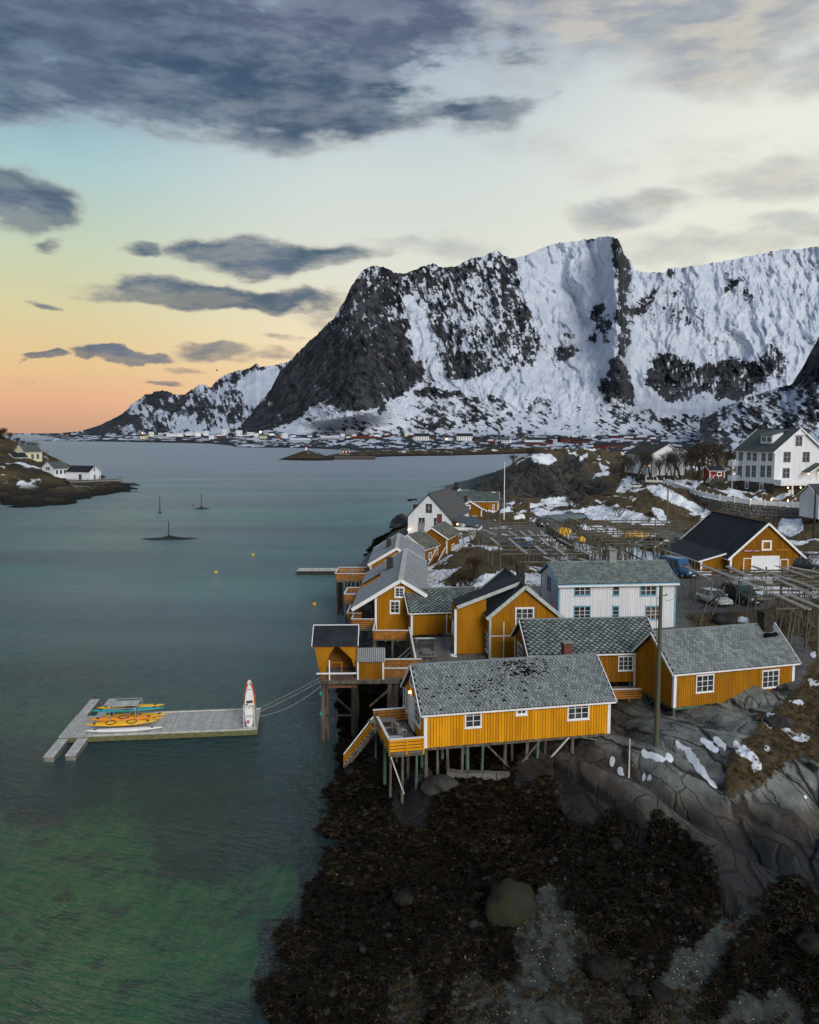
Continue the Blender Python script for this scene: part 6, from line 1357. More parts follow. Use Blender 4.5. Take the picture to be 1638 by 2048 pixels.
# ------------------------------------------------------------------ the village across the water
VM = {'white': WHW, 'red': mat('muted_red_cladding', (.13, .025, .022, 1), .85, .1), 'rust': mat('muted_rust_cladding', (.11, .05, .03, 1), .85, .1), 'yellow': YE3, 'grey': mat('grey_cladding', (.30, .32, .34, 1), .8), 'dark': mat('dark_red_cladding', (.11, .02, .02, 1), .8), 'cream': YW}
VR = {'snow': mat('snowy_roof', (.62, .66, .73, 1), .9), 'black': FELT, 'green': GREENR, 'red': REDP}
def vdist(px, py):
    ps_ = float(np.interp(px, [q[0] for q in SHORE], [q[1] for q in SHORE])); Ds = CAMH / ((ps_ - HOR) / FPX); t_ = min(1, max(0, (ps_ - py) / (ps_ - 869.))); d0 = max(2150, Ds * 1.05)
    return Ds + (d0 - Ds) * t_
VL = [(345,871,24,3,'white','snow'),(378,869,14,4,'white','snow'),(412,869,10,5,'white','snow'),(449,871,10,9,'white','snow'),(478,872,12,8,'white','snow'),(502,871,14,8,'white','black'),(527,877,14,6,'cream','green'),
 (557,878,7,4,'yellow','red'),(571,875,12,6,'white','snow'),(600,884,40,5,'grey','snow'),(660,879,38,5,'grey','snow'),(730,877,54,3,'rust','red'),(843,881,30,10,'white','black'),(866,878,14,6,'rust','black'),
 (896,881,12,7,'white','black'),(930,881,32,10,'white','black'),(957,883,15,6,'rust','black'),(981,886,11,5,'red','snow'),(1011,886,17,7,'white','green'),(1046,882,6,6,'yellow','green'),(1068,889,36,6,'dark','snow'),
 (1098,889,12,7,'red','black'),(1130,885,17,9,'red','black'),(1160,886,36,6,'dark','black'),(1201,897,24,8,'red','black'),(1232,895,34,7,'rust','black'),(1227,876,17,6,'red','snow'),(1257,879,17,4,'red','snow'),(1306,882,10,5,'red','snow'),
 (1434,880,10,5,'white','green'),(1470,879,12,6,'cream','green'),(1452,889,16,5,'dark','black'),(1395,884,12,5,'red','snow'),(1500,884,12,5,'white','snow')]
rr = random.Random(5)
for px in (285,300,318,332,358,392,425,436,462,490,514,540,585,622,640,684,700,712,752,772,790,812,826,1150,1185,1280,1340,1368,1418):
    VL.append((px + rr.uniform(-4, 4), rr.uniform(870.5, 878), rr.uniform(7, 12), rr.uniform(3.2, 5), rr.choice(['white', 'white', 'red', 'rust', 'grey', 'cream']), rr.choice(['snow', 'snow', 'black'])))
VL.sort(key=lambda q: q[0])
LAND = [(430, 'under the low ridge'), (600, 'below the dark face'), (780, 'behind the islet'), (960, 'left of the far bay'), (1110, 'below the square summit'), (1290, 'behind the brown knoll'), (1700, 'behind the hotel grounds')]
used = {}
for (px, py, wp, hp2, cw, cr) in VL:
    D = vdist(px, py); p = PD(px, py, D); wm_ = wp * D / FPX; hm = hp2 * D / FPX; dm_ = min(wm_, 9 + hm)
    reg = next(n_ for x_, n_ in LAND if px < x_); size = 'long' if wp > 22 else ('small' if wp < 11 else 'plain')
    key = (size, cw, cr, reg); used[key] = used.get(key, 0) + 1; nth = used[key]
    words = {'snow': 'snow-covered roof', 'black': 'black roof', 'green': 'green roof', 'red': 'red roof'}[cr]
    lab = '%s %s house, %s, %s, %s such from left' % (size, {'dark': 'dark red', 'rust': 'rust-brown'}.get(cw, cw), words, reg, ['first', 'second', 'third', 'fourth', 'fifth', 'sixth', 'seventh'][nth - 1])
    yaw = rr.uniform(-.25, .25) if wp > 20 else rr.uniform(-.6, .6)
    v_ = thing('village_house', lab, 'house', (p[0] - wm_ / 2, p[1], p[2]), yaw, 'village houses across the water')
    rise = min(hm * .55, dm_ * .35) if hm > 4 else hm * .5; ax = wm_ > dm_ * .8
    hw = hm - rise * .3
    m = MB(); m.box(0, wm_, 0, dm_, -3, hw)
    if ax: m.prism([(0, hw), (dm_, hw), (dm_ / 2, hw + rise)], 0, .01, wm_ - .01)
    else: m.prism([(0, hw), (wm_, hw), (wm_ / 2, hw + rise)], 1, .01, dm_ - .01)
    m.obj('wall', VM[cw], v_)
    m = MB(); o_ = .5; e = .3
    if ax:
        for s_ in (0, 1):
            ya = -o_ if s_ == 0 else dm_ + o_; m.add([(-o_, ya, hw - .2), (wm_ + o_, ya, hw - .2), (wm_ + o_, dm_ / 2, hw + rise + .1), (-o_, dm_ / 2, hw + rise + .1), (-o_, ya, hw + e), (wm_ + o_, ya, hw + e), (wm_ + o_, dm_ / 2, hw + rise + .1 + e), (-o_, dm_ / 2, hw + rise + .1 + e)], BOXF)
    else:
        for s_ in (0, 1):
            xa = -o_ if s_ == 0 else wm_ + o_; m.add([(xa, -o_, hw - .2), (xa, dm_ + o_, hw - .2), (wm_ / 2, dm_ + o_, hw + rise + .1), (wm_ / 2, -o_, hw + rise + .1), (xa, -o_, hw + e), (xa, dm_ + o_, hw + e), (wm_ / 2, dm_ + o_, hw + rise + .1 + e), (wm_ / 2, -o_, hw + rise + .1 + e)], BOXF)
    m.obj('roof', VR[cr], v_)
    if hp2 > 5:
        nr = 2 if hp2 > 8 else 1; nc = max(2, int(wp / 4.5)); wh_ = hm * (.2 if nr == 2 else .34)
        for j in range(nr):
            for i in range(nc):
                xx = wm_ * (i + .5) / nc; zz = hw * ((.22, .62)[j] if nr == 2 else .36); ww = wm_ / nc * .2
                m = MB(); m.box(xx - ww, xx + ww, -.25, -.02, zz, zz + wh_); m.obj('window', GLASS if not (abs(px - 896) < 2 and i == 0) else WIN_L, v_)
for px, py, lb in ((521, 864, 'bright orange street light below the dark mountain face'), (285, 866, 'faint orange light on the shore road at far left')):
    D = vdist(px, 870); p = PD(px, py, D); s_ = thing('street_light', lb, 'lamp', (p[0], p[1], p[2] - 9))
    m = MB(); m.bar((0, 0, -4), (0, 0, 9), .3, .3); m.obj('pole', BLK, s_); m = MB(); sphere(m, (0, -.5, 9), 2.4 if px > 400 else 1.2); m.obj('lamp_head', LAMP, s_)
def small_house(label, cat, px, py, D, wp, hp2, mw, mr, name):
    p = PD(px, py, D); w2 = wp * D / FPX; h2_ = hp2 * D / FPX
    return house(name, label, cat, p[0] - w2 / 2, p[1], p[2], .15, w2, w2 * .7, h2_ * .6, h2_ * .45, 'x', mw, mr, boards=False, corner=.3, foundation=4)
rc_ = small_house('small red cabin with green roof on the causeway by the islet', 'house', 690, 907, 830, 17, 10, REDP, GREENR, 'red_cabin')
window(rc_[0], (0, 0, 0), X_, -Y_, 4.8, .6, 1.2, 1.6, 1, 1, case=.2, glass=WHT); window(rc_[0], (0, 0, 0), X_, -Y_, 1.6, .6, 1.2, 1.6, 1, 1, case=.2, glass=WHT)
p = PD(612, 904, 775)
lh = thing('lighthouse', 'tiny white lighthouse with red lantern on top of the islet', 'lighthouse', p)
m = MB(); m.cyl((0, 0, -1), (0, 0, 4.3), 1.3, 1.0, 10); m.obj('tower', WHT, lh); m = MB(); m.cyl((0, 0, 4.3), (0, 0, 5.3), 1.2, 1.2, 10); m.cyl((0, 0, 5.3), (0, 0, 6.2), 1.25, .1, 10); m.obj('lantern', REDP, lh)
qy = thing('quay', 'pale concrete quay edge along the causeway near the red cabin', 'quay', PZ(690, 915, 2.0), .05); m = MB(); m.box(-10, 28, 0, 22, -2.5, .3); m.obj('quay_wall', STOND, qy); m = MB(); m.box(-10, 28, .1, 22, .3, .36); m.obj('quay_top', mat('gravel_top', (.16, .15, .13, 1), .9), qy)

# ------------------------------------------------------------------ skerries with markers, buoys
def skerry(label, px, py, hw_, hgt, pole, seed):
    c = PZ(px, py, 0); n = 40; r = random.Random(seed); rings = []
    ph = [r.uniform(0, 6.28) for _ in range(4)]
    def rad(a): return 1 + .18 * sin(2 * a + ph[0]) + .13 * sin(5 * a + ph[1]) + .07 * sin(11 * a + ph[2])
    for k_, zz in ((1.15, -.8), (1, .05), (.8, .28), (.5, .42), (.22, .75), (.05, 1.0)):
        rings.append([(hw_ * k_ * rad(a) * cos(a), hw_ * .42 * k_ * rad(a) * sin(a), zz * hgt * (1 + .5 * sin(3 * a + ph[3]) * .4) if zz > 0 else zz) for a in np.linspace(0, 2 * pi, n + 1)[:-1]])
    s_ = thing('skerry', label, 'rock', c, 0, 'sea marks on skerries'); m = MB(); m.loft(rings); m.obj('rock', ASPH, s_, smooth=True)
    m = MB(); m.cyl((0, 0, .2 * hgt), (0, 0, pole), .13, .09, 6); m.obj('marker_pole', BLK, s_); m = MB(); m.cyl((0, 0, .2), (0, 0, hgt * 1.35), .35, .28, 8); m.obj('pole_base', ASPH, s_)
    if hw_ > 4: m = MB(); m.bar((-1.6, 0, .3), (0, 0, 2.0), .06, .06); m.obj('stay', BLK, s_)
    return s_
skerry('long low black skerry with a marker pole, nearest of the three', 338, 1078, 5.2, .7, 4.1, 1); skerry('small black skerry with a tall marker pole, farthest right of the three', 403, 1018, 2.5, .6, 5.0, 2); skerry('lone marker pole standing in the water left of the skerries', 320, 1026, .55, .4, 5.2, 3)
for px, py, lb in ((629, 1210, 'yellow mooring buoy nearest the balconies'), (432, 1146, 'yellow mooring buoy in the open water in the middle'), (506, 1111, 'yellow mooring buoy farthest out')):
    bu = thing('buoy', lb, 'buoy', PZ(px, py, 0), 0, 'yellow mooring buoys'); m = MB(); sphere(m, (0, 0, .12), .30, 12, 8); m.obj('float', YPLA, bu, smooth=True); m = MB(); m.cyl((0, 0, .38), (0, 0, .55), .04, .04, 6); m.obj('ring', BLK, bu)

# ------------------------------------------------------------------ floating dock with kayaks
dA, dB = np.array(PZ(150, 1475, .45)), np.array(PZ(514, 1460, .45)); dC = np.array(PZ(515, 1419, .45))
drz = math.atan2(dB[1] - dA[1], dB[0] - dA[0]); DL = math.hypot(*(dB - dA)[:2]); 
DW = abs((dC - dB)[1] * cos(drz) - (dC - dB)[0] * sin(drz))
DO = thing('floating_dock', 'grey floating plank dock with finger floats at its left end', 'dock', (dA[0], dA[1], 0), drz)
m = MB(); planks(m, 0, DL, .0, DW, .46, 'y', .145); planks(m, -1.2, -.01, .0, DW, .46, 'y', .145); m.obj('deck_planks', PALE, DO, kind='stuff')
m = MB(); m.box(-1.2, DL, -.07, .0, .08, .44); m.box(-1.2, DL, DW, DW + .07, .08, .44); m.box(DL, DL + .06, 0, DW, .08, .44); m.obj('side_beam', mat('mossy_beam', (.13, .13, .06, 1), .9, dirt=.3), DO)
m = MB(); m.box(-1.1, DL - .05, .1, DW - .1, -.35, .38); m.obj('float', PILD, DO)
m = MB(); m.bar((3.4, DW - .08, .56), (DL, DW - .08, .56), .12, .12); m.bar((1.3, .08, .53), (DL, .08, .53), .1, .1); m.bar((-1.15, 0, .53), (-1.15, DW, .53), .1, .1); m.obj('edge_beam', PALE, DO)
for i, (x0, y0, y1, lb) in enumerate(((-1.25, -3.7, -.12, 'front left'), (.25, -3.6, -.12, 'front right'), (-1.25, DW + .12, DW + 4.6, 'back left'), (.3, DW + .12, DW + 4.6, 'back right'))):
    x1 = x0 + .78
    m = MB(); planks(m, x0, x1, y0, y1, .42, 'y', .2); fo = m.obj('finger_float', PALE, DO); m = MB(); m.box(x0 + .03, x1 - .03, y0 + .03, y1 - .03, -.25, .37); m.obj('float_body', WOOD, fo)
for x_ in (4.5, 9.0): m = MB(); m.box(x_, x_ + .3, .2, .3, .47, .55); m.obj('cleat', STEEL, DO)
KR = thing('kayak_rack', 'pale metal rack holding the kayaks on the dock', 'rack', (DO.location[0], DO.location[1], .46), drz)
kx0, kx1, ky0, ky1 = 2.35, 4.35, 1.3, 3.9
for x_ in (kx0, kx1):
    for y_ in (ky0, (ky0 + ky1) / 2, ky1): m = MB(); m.bar((x_, y_, 0), (x_, y_, 1.75), .06, .06); m.obj('post', STEEL, KR)
    for z_ in (.35, .9, 1.7): m = MB(); m.bar((x_, ky0, z_), (x_, ky1, z_), .06, .06); m.obj('cross_bar', STEEL, KR)
for y_ in (ky0, ky1):
    m = MB(); m.bar((kx0, y_, 1.72), (kx1, y_, 1.72), .06, .06); m.obj('cross_bar', STEEL, KR); m = MB(); m.bar((kx0, y_, 0), (kx1, y_, 1.7), .04, .04); m.obj('brace', STEEL, KR)
m = MB(); planks(m, kx0, kx1, ky0 + .9, ky1 - .3, 1.66, 'y', .25); m.obj('shelf', PALE, KR)
def kayak(label, x, y, z, L, m_, rz=0.0, tilt=0.0, cockpits=1, name='kayak'):
    k_ = thing(name, label, 'kayak', loc2w(DO.location, drz, (x, y, .46 + z)), drz + rz, 'kayaks on the dock'); k_.rotation_euler[0] = tilt
    rings = []
    for s_ in np.linspace(-1, 1, 15):
        w_ = .29 * max(.03, (1 - abs(s_) ** 2.3)) ; zk = .02 + .16 * abs(s_) ** 3; d_ = .30 * max(.1, 1 - abs(s_) ** 4 * .75)
        rings.append([(s_ * L / 2, w_ * cos(a), zk + d_ * .5 + d_ * .5 * sin(a) * (1 if sin(a) < 0 else .8)) for a in np.linspace(0, 2 * pi, 13)[:-1]])
    m = MB(); m.loft(rings); m.obj('hull', m_, k_, smooth=True)
    for c in range(cockpits):
        cx = (c - (cockpits - 1) / 2) * 1.6; m = MB(); m.loft([[(cx + a_ * cos(q), b_ * sin(q), .265 + h_) for q in np.linspace(0, 2 * pi, 13)[:-1]] for a_, b_, h_ in ((.44, .23, 0), (.44, .23, .04), (.37, .17, .04), (.34, .15, -.02))]); m.obj('cockpit', BLK, k_)
    for sx in (-1, 1): m = MB(); m.loft([[(sx * L * .36 + .16 * cos(q), .12 * sin(q), .262 + h_) for q in np.linspace(0, 2 * pi, 9)[:-1]] for h_ in (0, .03)]); m.obj('hatch', BLK, k_)
    return k_
kayak('white kayak lying on the dock planks in front of the rack', 3.5, .85, .0, 6.0, WPLA, .02, .1, 0); kayak('front yellow double kayak with black cockpits on the rack', 3.2, 1.45, .38, 5.6, YPLA, .05, .5, 2); kayak('second yellow kayak behind the double one', 3.6, 2.1, .40, 5.6, YPLA, .0, .3, 1)
kayak('orange kayak between the yellow ones', 3.3, 1.8, .62, 5.4, OPLA, .03, .3, 1); kayak('turquoise kayak on the upper bars of the rack', 3.4, 2.9, .95, 5.8, TPLA, .03, .2, 1); kayak('topmost yellow kayak at the back of the rack', 3.5, 3.6, .95, 5.4, YPLA, .04, .2, 1); kayak('yellow kayak low at the back with its bow sticking out right', 4.0, 3.0, .40, 5.2, YPLA, -.03, .2, 1)
BR = thing('board_rack', 'wooden frame holding upright paddle boards at the dock end', 'rack', loc2w(DO.location, drz, (DL - .62, .35, .46)), drz)
for x_ in (-.42, .42):
    for y_ in (0, .9): m = MB(); m.bar((x_, y_, 0), (x_, y_, 1.95 if y_ == 0 else 2.6), .09, .09); m.obj('post', ORW if y_ else PALE, BR)
    m = MB(); m.bar((x_, 0, .1), (x_, .9, .1), .07, .07); m.bar((x_, 0, 1.8), (x_, .9, 1.8), .07, .07); m.obj('side_bar', PALE, BR)
for z_ in (.12, 1.05, 1.9): m = MB(); m.bar((-.5, -.06, z_), (.5, -.06, z_), .05, .1); m.obj('cross_bar', PALE, BR)
def sup(label, y, top, wd, m_, marks):
    s_ = thing('paddle_board', label, 'paddle board', loc2w(BR.location, drz, (0, y, .1)), drz, 'paddle boards on the dock'); s_.rotation_euler[0] = -.12
    prof = [(0, .35), (.06, .62), (.2, .85), (.45, 1), (.7, .93), (.87, .62), (.95, .36), (1, .08)]
    pl_ = [(w_ * wd / 2, t_ * top) for t_, w_ in prof] + [(-w_ * wd / 2, t_ * top) for t_, w_ in reversed(prof)]
    m = MB(); m.prism(pl_, 1, -.06, .06); m.obj('board', m_, s_)
    for (mx, mz, a_, b_, mt) in marks: m = MB(); m.prism([(mx + a_ * cos(q), mz + b_ * sin(q)) for q in np.linspace(0, 2 * pi, 11)[:-1]], 1, -.068, -.061); m.obj('print', mt, s_)
PNK = mat('pink_print', (.62, .12, .30, 1), .5)
sup('white paddle board with black and pink prints, in front', .12, 3.0, .74, WPLA, [(-.08, 2.0, .18, .12, BLK), (.17, 2.02, .12, .13, BLK), (-.2, 1.82, .09, .06, BLK), (-.12, .42, .15, .17, PNK), (-.11, .42, .07, .09, WPLA), (0, 1.5, .03, .05, BLK)])
sup('red paddle board with white tip, standing behind the white one', .45, 3.75, .80, mat('red_plastic', (.62, .07, .03, 1), .4), [(0, 3.45, .16, .2, WPLA), (.03, 3.38, .07, .17, BLK), (0, 2.9, .22, .07, WPLA)])
sup('white striped paddle board between the two others', .28, 3.35, .72, WPLA, [(0, 2.95, .2, .04, BLK)])
# mooring lines to the quay
m1_ = loc2w(DO.location, drz, (DL, 3.9, .6)); q_ = loc2w(DK.location, .03, (-.2, -.5, .2))
for k_, (sag, dz, lb) in enumerate(((.05, .0, 'upper taut mooring line from dock to boathouse'), (.1, -.25, 'second taut mooring line from dock to boathouse'), (.45, -.7, 'slack chain hanging low between dock and boathouse'))):
    a = np.array((m1_[0], m1_[1] - k_ * .5, m1_[2] + .35 - k_ * .2)); b_ = np.array((q_[0], q_[1], q_[2] + dz)); m = MB(); pr = a
    for i in range(1, 17): t_ = i / 16; p = a + (b_ - a) * t_ - np.array((0, 0, sag * 4 * t_ * (1 - t_))); p[2] = max(p[2], .03); m.bar(pr, p, .035, .035); pr = p
    tag(m.obj('mooring_line', ROPE), lb, 'rope', 'mooring lines of the dock')

# ------------------------------------------------------------------ drying racks
def posts_under(Rk, a, b_, zt, sp_=2.3, frame=True, r=.06):
    a = np.array(a, float); b_ = np.array(b_, float); L = np.linalg.norm(b_ - a); n = max(1, int(L / sp_)); d = (b_ - a) / L; nrm = np.array((-d[1], d[0]))
    for i in range(n + 1):
        p = a + d * L * i / n; 
        for sgn in ((-1, 1) if frame else (1,)):
            ft = p + nrm * (.9 * sgn if frame else 0) + d * rng.uniform(-.25, .25); zg = hz(ft[0], ft[1]); m = MB(); m.cyl((ft[0], ft[1], zg - .2), (p[0] - nrm[0] * .12 * sgn, p[1] - nrm[1] * .12 * sgn, zt + .35), r * 1.15, r * .8, 5, cap=False); m.obj('post', RACKW, Rk)
def beam_row(Rk, px0, px1, py, zt, sp_=2.3, frame=True, dy=0, post=True):
    a = PZ(px0, py, zt); b_ = PZ(px1, py + dy, zt); m = MB(); pr = np.array(a)
    n = max(2, int(math.hypot(b_[0] - a[0], b_[1] - a[1]) / 6))
    for i in range(1, n + 1):
        p = np.array(a) + (np.array(b_) - np.array(a)) * i / n + np.array((0, 0, rng.uniform(-.06, .06))); m.cyl(pr, p, .10, .09, 6); pr = p
    m.obj('beam', RACKW, Rk)
    if post: posts_under(Rk, a[:2], b_[:2], zt, sp_, frame)
def bundle(px0, py0, px1, py1, z0, lab, n=4, z1=None, spread=.11, grp='stripped pole bundles on the racks'):
    a = np.array(PZ(px0, py0, z0)); b_ = np.array(PZ(px1, py1, z1 or z0)); d = b_ - a; d = d / np.linalg.norm(d); s_ = np.array((-d[1], d[0], 0))
    t_ = thing('pole_bundle', lab, 'poles', tuple(a), 0, grp)
    for i in range(n):
        o = s_ * (i - (n - 1) / 2) * spread; m = MB(); e = rng.uniform(-.25, .25); m.cyl(o + d * e + (0, 0, .1), (b_ - a) + o * rng.uniform(.8, 1.3) + d * (e * .5) + (0, 0, .1), .05, .038, 5); m.obj('pole', PALP, t_)
def dense(Rk, x0, x1, y0, y1, n, z_):
    for i in range(n):
        py = y0 + (y1 - y0) * rng.random(); px = x0 + (x1 - x0) * rng.random(); a = PZ(px, py, z_); zg = hz(a[0] , a[1]); m = MB(); m.cyl((a[0] + rng.uniform(-.7, .7), a[1] + rng.uniform(-.7, .7), zg - .2), (a[0], a[1], z_ + .3), .085, .06, 5, cap=False); m.obj('post', RACKW, Rk)
R1 = thing('drying_rack', 'left fish drying rack, open beams on thin posts over the car track', 'drying rack', (0, 0, 0), 0, 'stockfish drying racks')
for py, x0, x1 in ((1064, 955, 1085), (1073, 962, 1120), (1083, 968, 1130), (1092, 975, 1165), (1100, 985, 1190), (1108, 1000, 1200), (1124, 1040, 1195)): beam_row(R1, x0, x1, py, 8.5, 3.0, frame=py in (1064, 1100))
for py, x0, x1 in ((1046, 968, 1060), (1051, 968, 1072), (1056, 985, 1080)): beam_row(R1, x0, x1, py, 8.0, 2.4, frame=True)
for x0, y0, x1, y1 in ((1000, 1090, 1090, 1150),): m = MB(); m.cyl(PZ(x0, y0, 7.6), PZ(x1, y1, 6.6), .08, .08, 6); m.obj('brace', RACKW, R1)
bl = [(1017,1064,1033,1072.5),(1040,1063,1052,1072),(1057,1063,1069,1073),(1082,1064,1089,1074),(981,1077,997,1090),(1018,1078,1034,1092),(1034,1093,1053,1108),(1070,1093,1092,1109),(1080,1077,1097,1092),(1107,1094,1128,1110),(1117,1078,1143,1092),(1151,1094,1175,1109),(1088,1115,1120,1127),(1124,1117,1147,1127),(1158,1118,1186,1127),(967,1060,992,1071)]
wd = ['at its far left end beside the white porch', 'in its back row, second from the left', 'in its back row, middle', 'in its back row by the parked car']
for i, q in enumerate(bl):
    row = {0: 'back', 1: 'middle', 2: 'front', 3: 'nearest'}[0 if q[1] < 1070 else 1 if q[1] < 1085 else 2 if q[1] < 1100 else 3]
    same = sorted([k_ for k_ in bl if (0 if k_[1] < 1070 else 1 if k_[1] < 1085 else 2 if k_[1] < 1100 else 3) == (0 if q[1] < 1070 else 1 if q[1] < 1085 else 2 if q[1] < 1100 else 3)])
    bundle(*q, 8.6, 'pale pole bundle on the left drying rack, %s in its %s row' % (['leftmost', 'second from left', 'third from left', 'fourth from left', 'fifth from left'][same.index(q)], row), 4)
dense(R1, 1010, 1190, 1075, 1110, 36, 8.4)
R2 = thing('drying_rack', 'large rear drying rack of many parallel poles above the snow', 'drying rack', (0, 0, 0), 0, 'stockfish drying racks')
for i, (py, x0, x1) in enumerate(((1041, 1165, 1360), (1045.5, 1170, 1370), (1050, 1175, 1372), (1055, 1178, 1375), (1060, 1182, 1372), (1065, 1160, 1370), (1070, 1175, 1366), (1075, 1188, 1360), (1081, 1200, 1350), (1087, 1210, 1340))):
    beam_row(R2, x0, x1, py, 9.4, 3.4, frame=i in (0, 5, 9), dy=rng.uniform(-2, 3), post=i in (0, 3, 5, 9))
dense(R2, 1180, 1340, 1060, 1095, 70, 9.3)
for (x0, y0, x1, y1) in ((1094, 1033, 1152, 1062), (1137, 1033, 1202, 1062), (1176, 1064, 1216, 1092), (1216, 1084, 1300, 1128), (1250, 1090, 1330, 1098), (1092, 1050, 1146, 1086)):
    a = PZ(x0, y0, 9.2); b_ = PZ(x1, y1, 9.2); m = MB(); m.cyl(a, b_, .09, .08, 6); m.obj('ridge_pole', RACKW if x0 != 1137 else PALP, R2); posts_under(R2, a[:2], b_[:2], 9.0, 2.6, True)
m = MB(); m.cyl(PZ(1153, 1058, 8.6), PZ(1172, 1036, 11.0), .09, .06, 6); m.cyl(PZ(1158, 1060, 8.6), PZ(1160, 1038, 11.0), .09, .06, 6); m.obj('crossed_poles', RACKW, R2)
a = np.array(PZ(1093, 1051, 8.9)); b_ = np.array(PZ(1147, 1087, 8.9)); m = MB(); m.bar(a - (0, 0, .6), b_ - (0, 0, .6), .06, 1.3); tag(m.obj('board_fence', BLK), 'black boarded side hanging along the rear rack by the parked car', 'screen')
R3 = thing('drying_rack', 'right-hand drying rack in front of the barn with crossing posts', 'drying rack', (0, 0, 0), 0, 'stockfish drying racks')
dense(R3, 1560, 1640, 1185, 1235, 14, 9.2)
for py, x0, x1, fr in ((1146, 1392, 1680, False), (1170, 1500, 1680, False), (1189, 1530, 1680, False), (1140, 1385, 1680, True), (1152, 1392, 1680, False), (1163, 1478, 1680, True), (1180, 1502, 1680, False), (1198, 1512, 1680, True), (1218, 1552, 1680, False)):
    beam_row(R3, x0, x1, py, 9.3, 2.6, frame=fr)
for (x0, y0, x1, y1, z1_) in ((1345, 1130, 1400, 1245, 6.1), (1430, 1155, 1400, 1250, 6.0), (1452, 1150, 1415, 1220, 6.1), (1466, 1128, 1425, 1230, 6.1), (1440, 1190, 1402, 1216, 6.1), (1457, 1160, 1500, 1206, 6.2), (1562, 1205, 1635, 1258, 6.2)):
    m = MB(); m.cyl(PZ(x0, y0, 9.4), PZ(x1, y1, z1_), .075, .06, 6); m.obj('brace', RACKW, R3)
bl = [(1402,1131,1540,1186),(1454,1134,1502,1157),(1505,1134,1580,1162),(1555,1134,1622,1157),(1572,1134,1650,1149),(1545,1156,1617,1187),(1572,1156,1650,1186),(1480,1160,1530,1184),(1550,1190,1618,1221),(1572,1189,1650,1221),(1615,1188,1660,1204),(1370,1134,1420,1160)]
ln = ['longest one, above the parked cars', 'short bundle in front of the barn door post', 'bundle in front of the white barn door', 'bundle right of the white barn door', 'flat bundle ending at the right edge, uppermost', 'middle bundle over the snow strip', 'middle bundle running off the right edge', 'bundle just left of the upright sticks',
      'front bundle above the sooty chimney', 'front bundle running off the right edge, lowest', 'short bundle at the right edge', 'sloping pair by the white house']
for q, l in zip(bl, ln): bundle(*q, 9.45, 'pale poles on the right drying rack: ' + l, 4 if 'sloping pair' not in l else 2, spread=.13)
v_ = thing('pole_bundle', 'upright fan of pale sticks leaning on the right drying rack', 'poles', PZ(1543, 1184, 8.6), 0)
for i in range(6): m = MB(); m.cyl((i * .04, 0, 0), (-.75 + i * .17, .3, 1.45), .035, .03, 5); m.obj('pole', PALP, v_)
fh = thing('fish_bundle', 'clump of grey dried fish heads hanging on the rack by the white porch', 'fish', PZ(945, 1064, 7.4))
for i in range(16): m = MB(); sphere(m, (rng.uniform(-.6, .6), rng.uniform(-.2, .2), rng.uniform(-1.2, .3)), rng.uniform(.12, .22), 6, 4, (1, 1, 1.6)); m.obj('fish_head', PALE, fh)
R0 = thing('drying_rack', 'short dark rack with hanging fish beside the climbing stair', 'drying rack', (0, 0, 0), 0, 'stockfish drying racks')
for py, x0, x1 in ((1062, 890, 965), (1070, 895, 960)): beam_row(R0, x0, x1, py, 7.6, 2.0, True)
for i in range(3): m = MB(); [sphere(m, (PZ(905 + i * 17, 1066, 7.3)[0] + rng.uniform(-.2, .2), PZ(905 + i * 17, 1066, 7.3)[1], 7.1 - k_ * .25), .14, 6, 4) for k_ in range(4)]; m.obj('hanging_fish', PALE, R0)

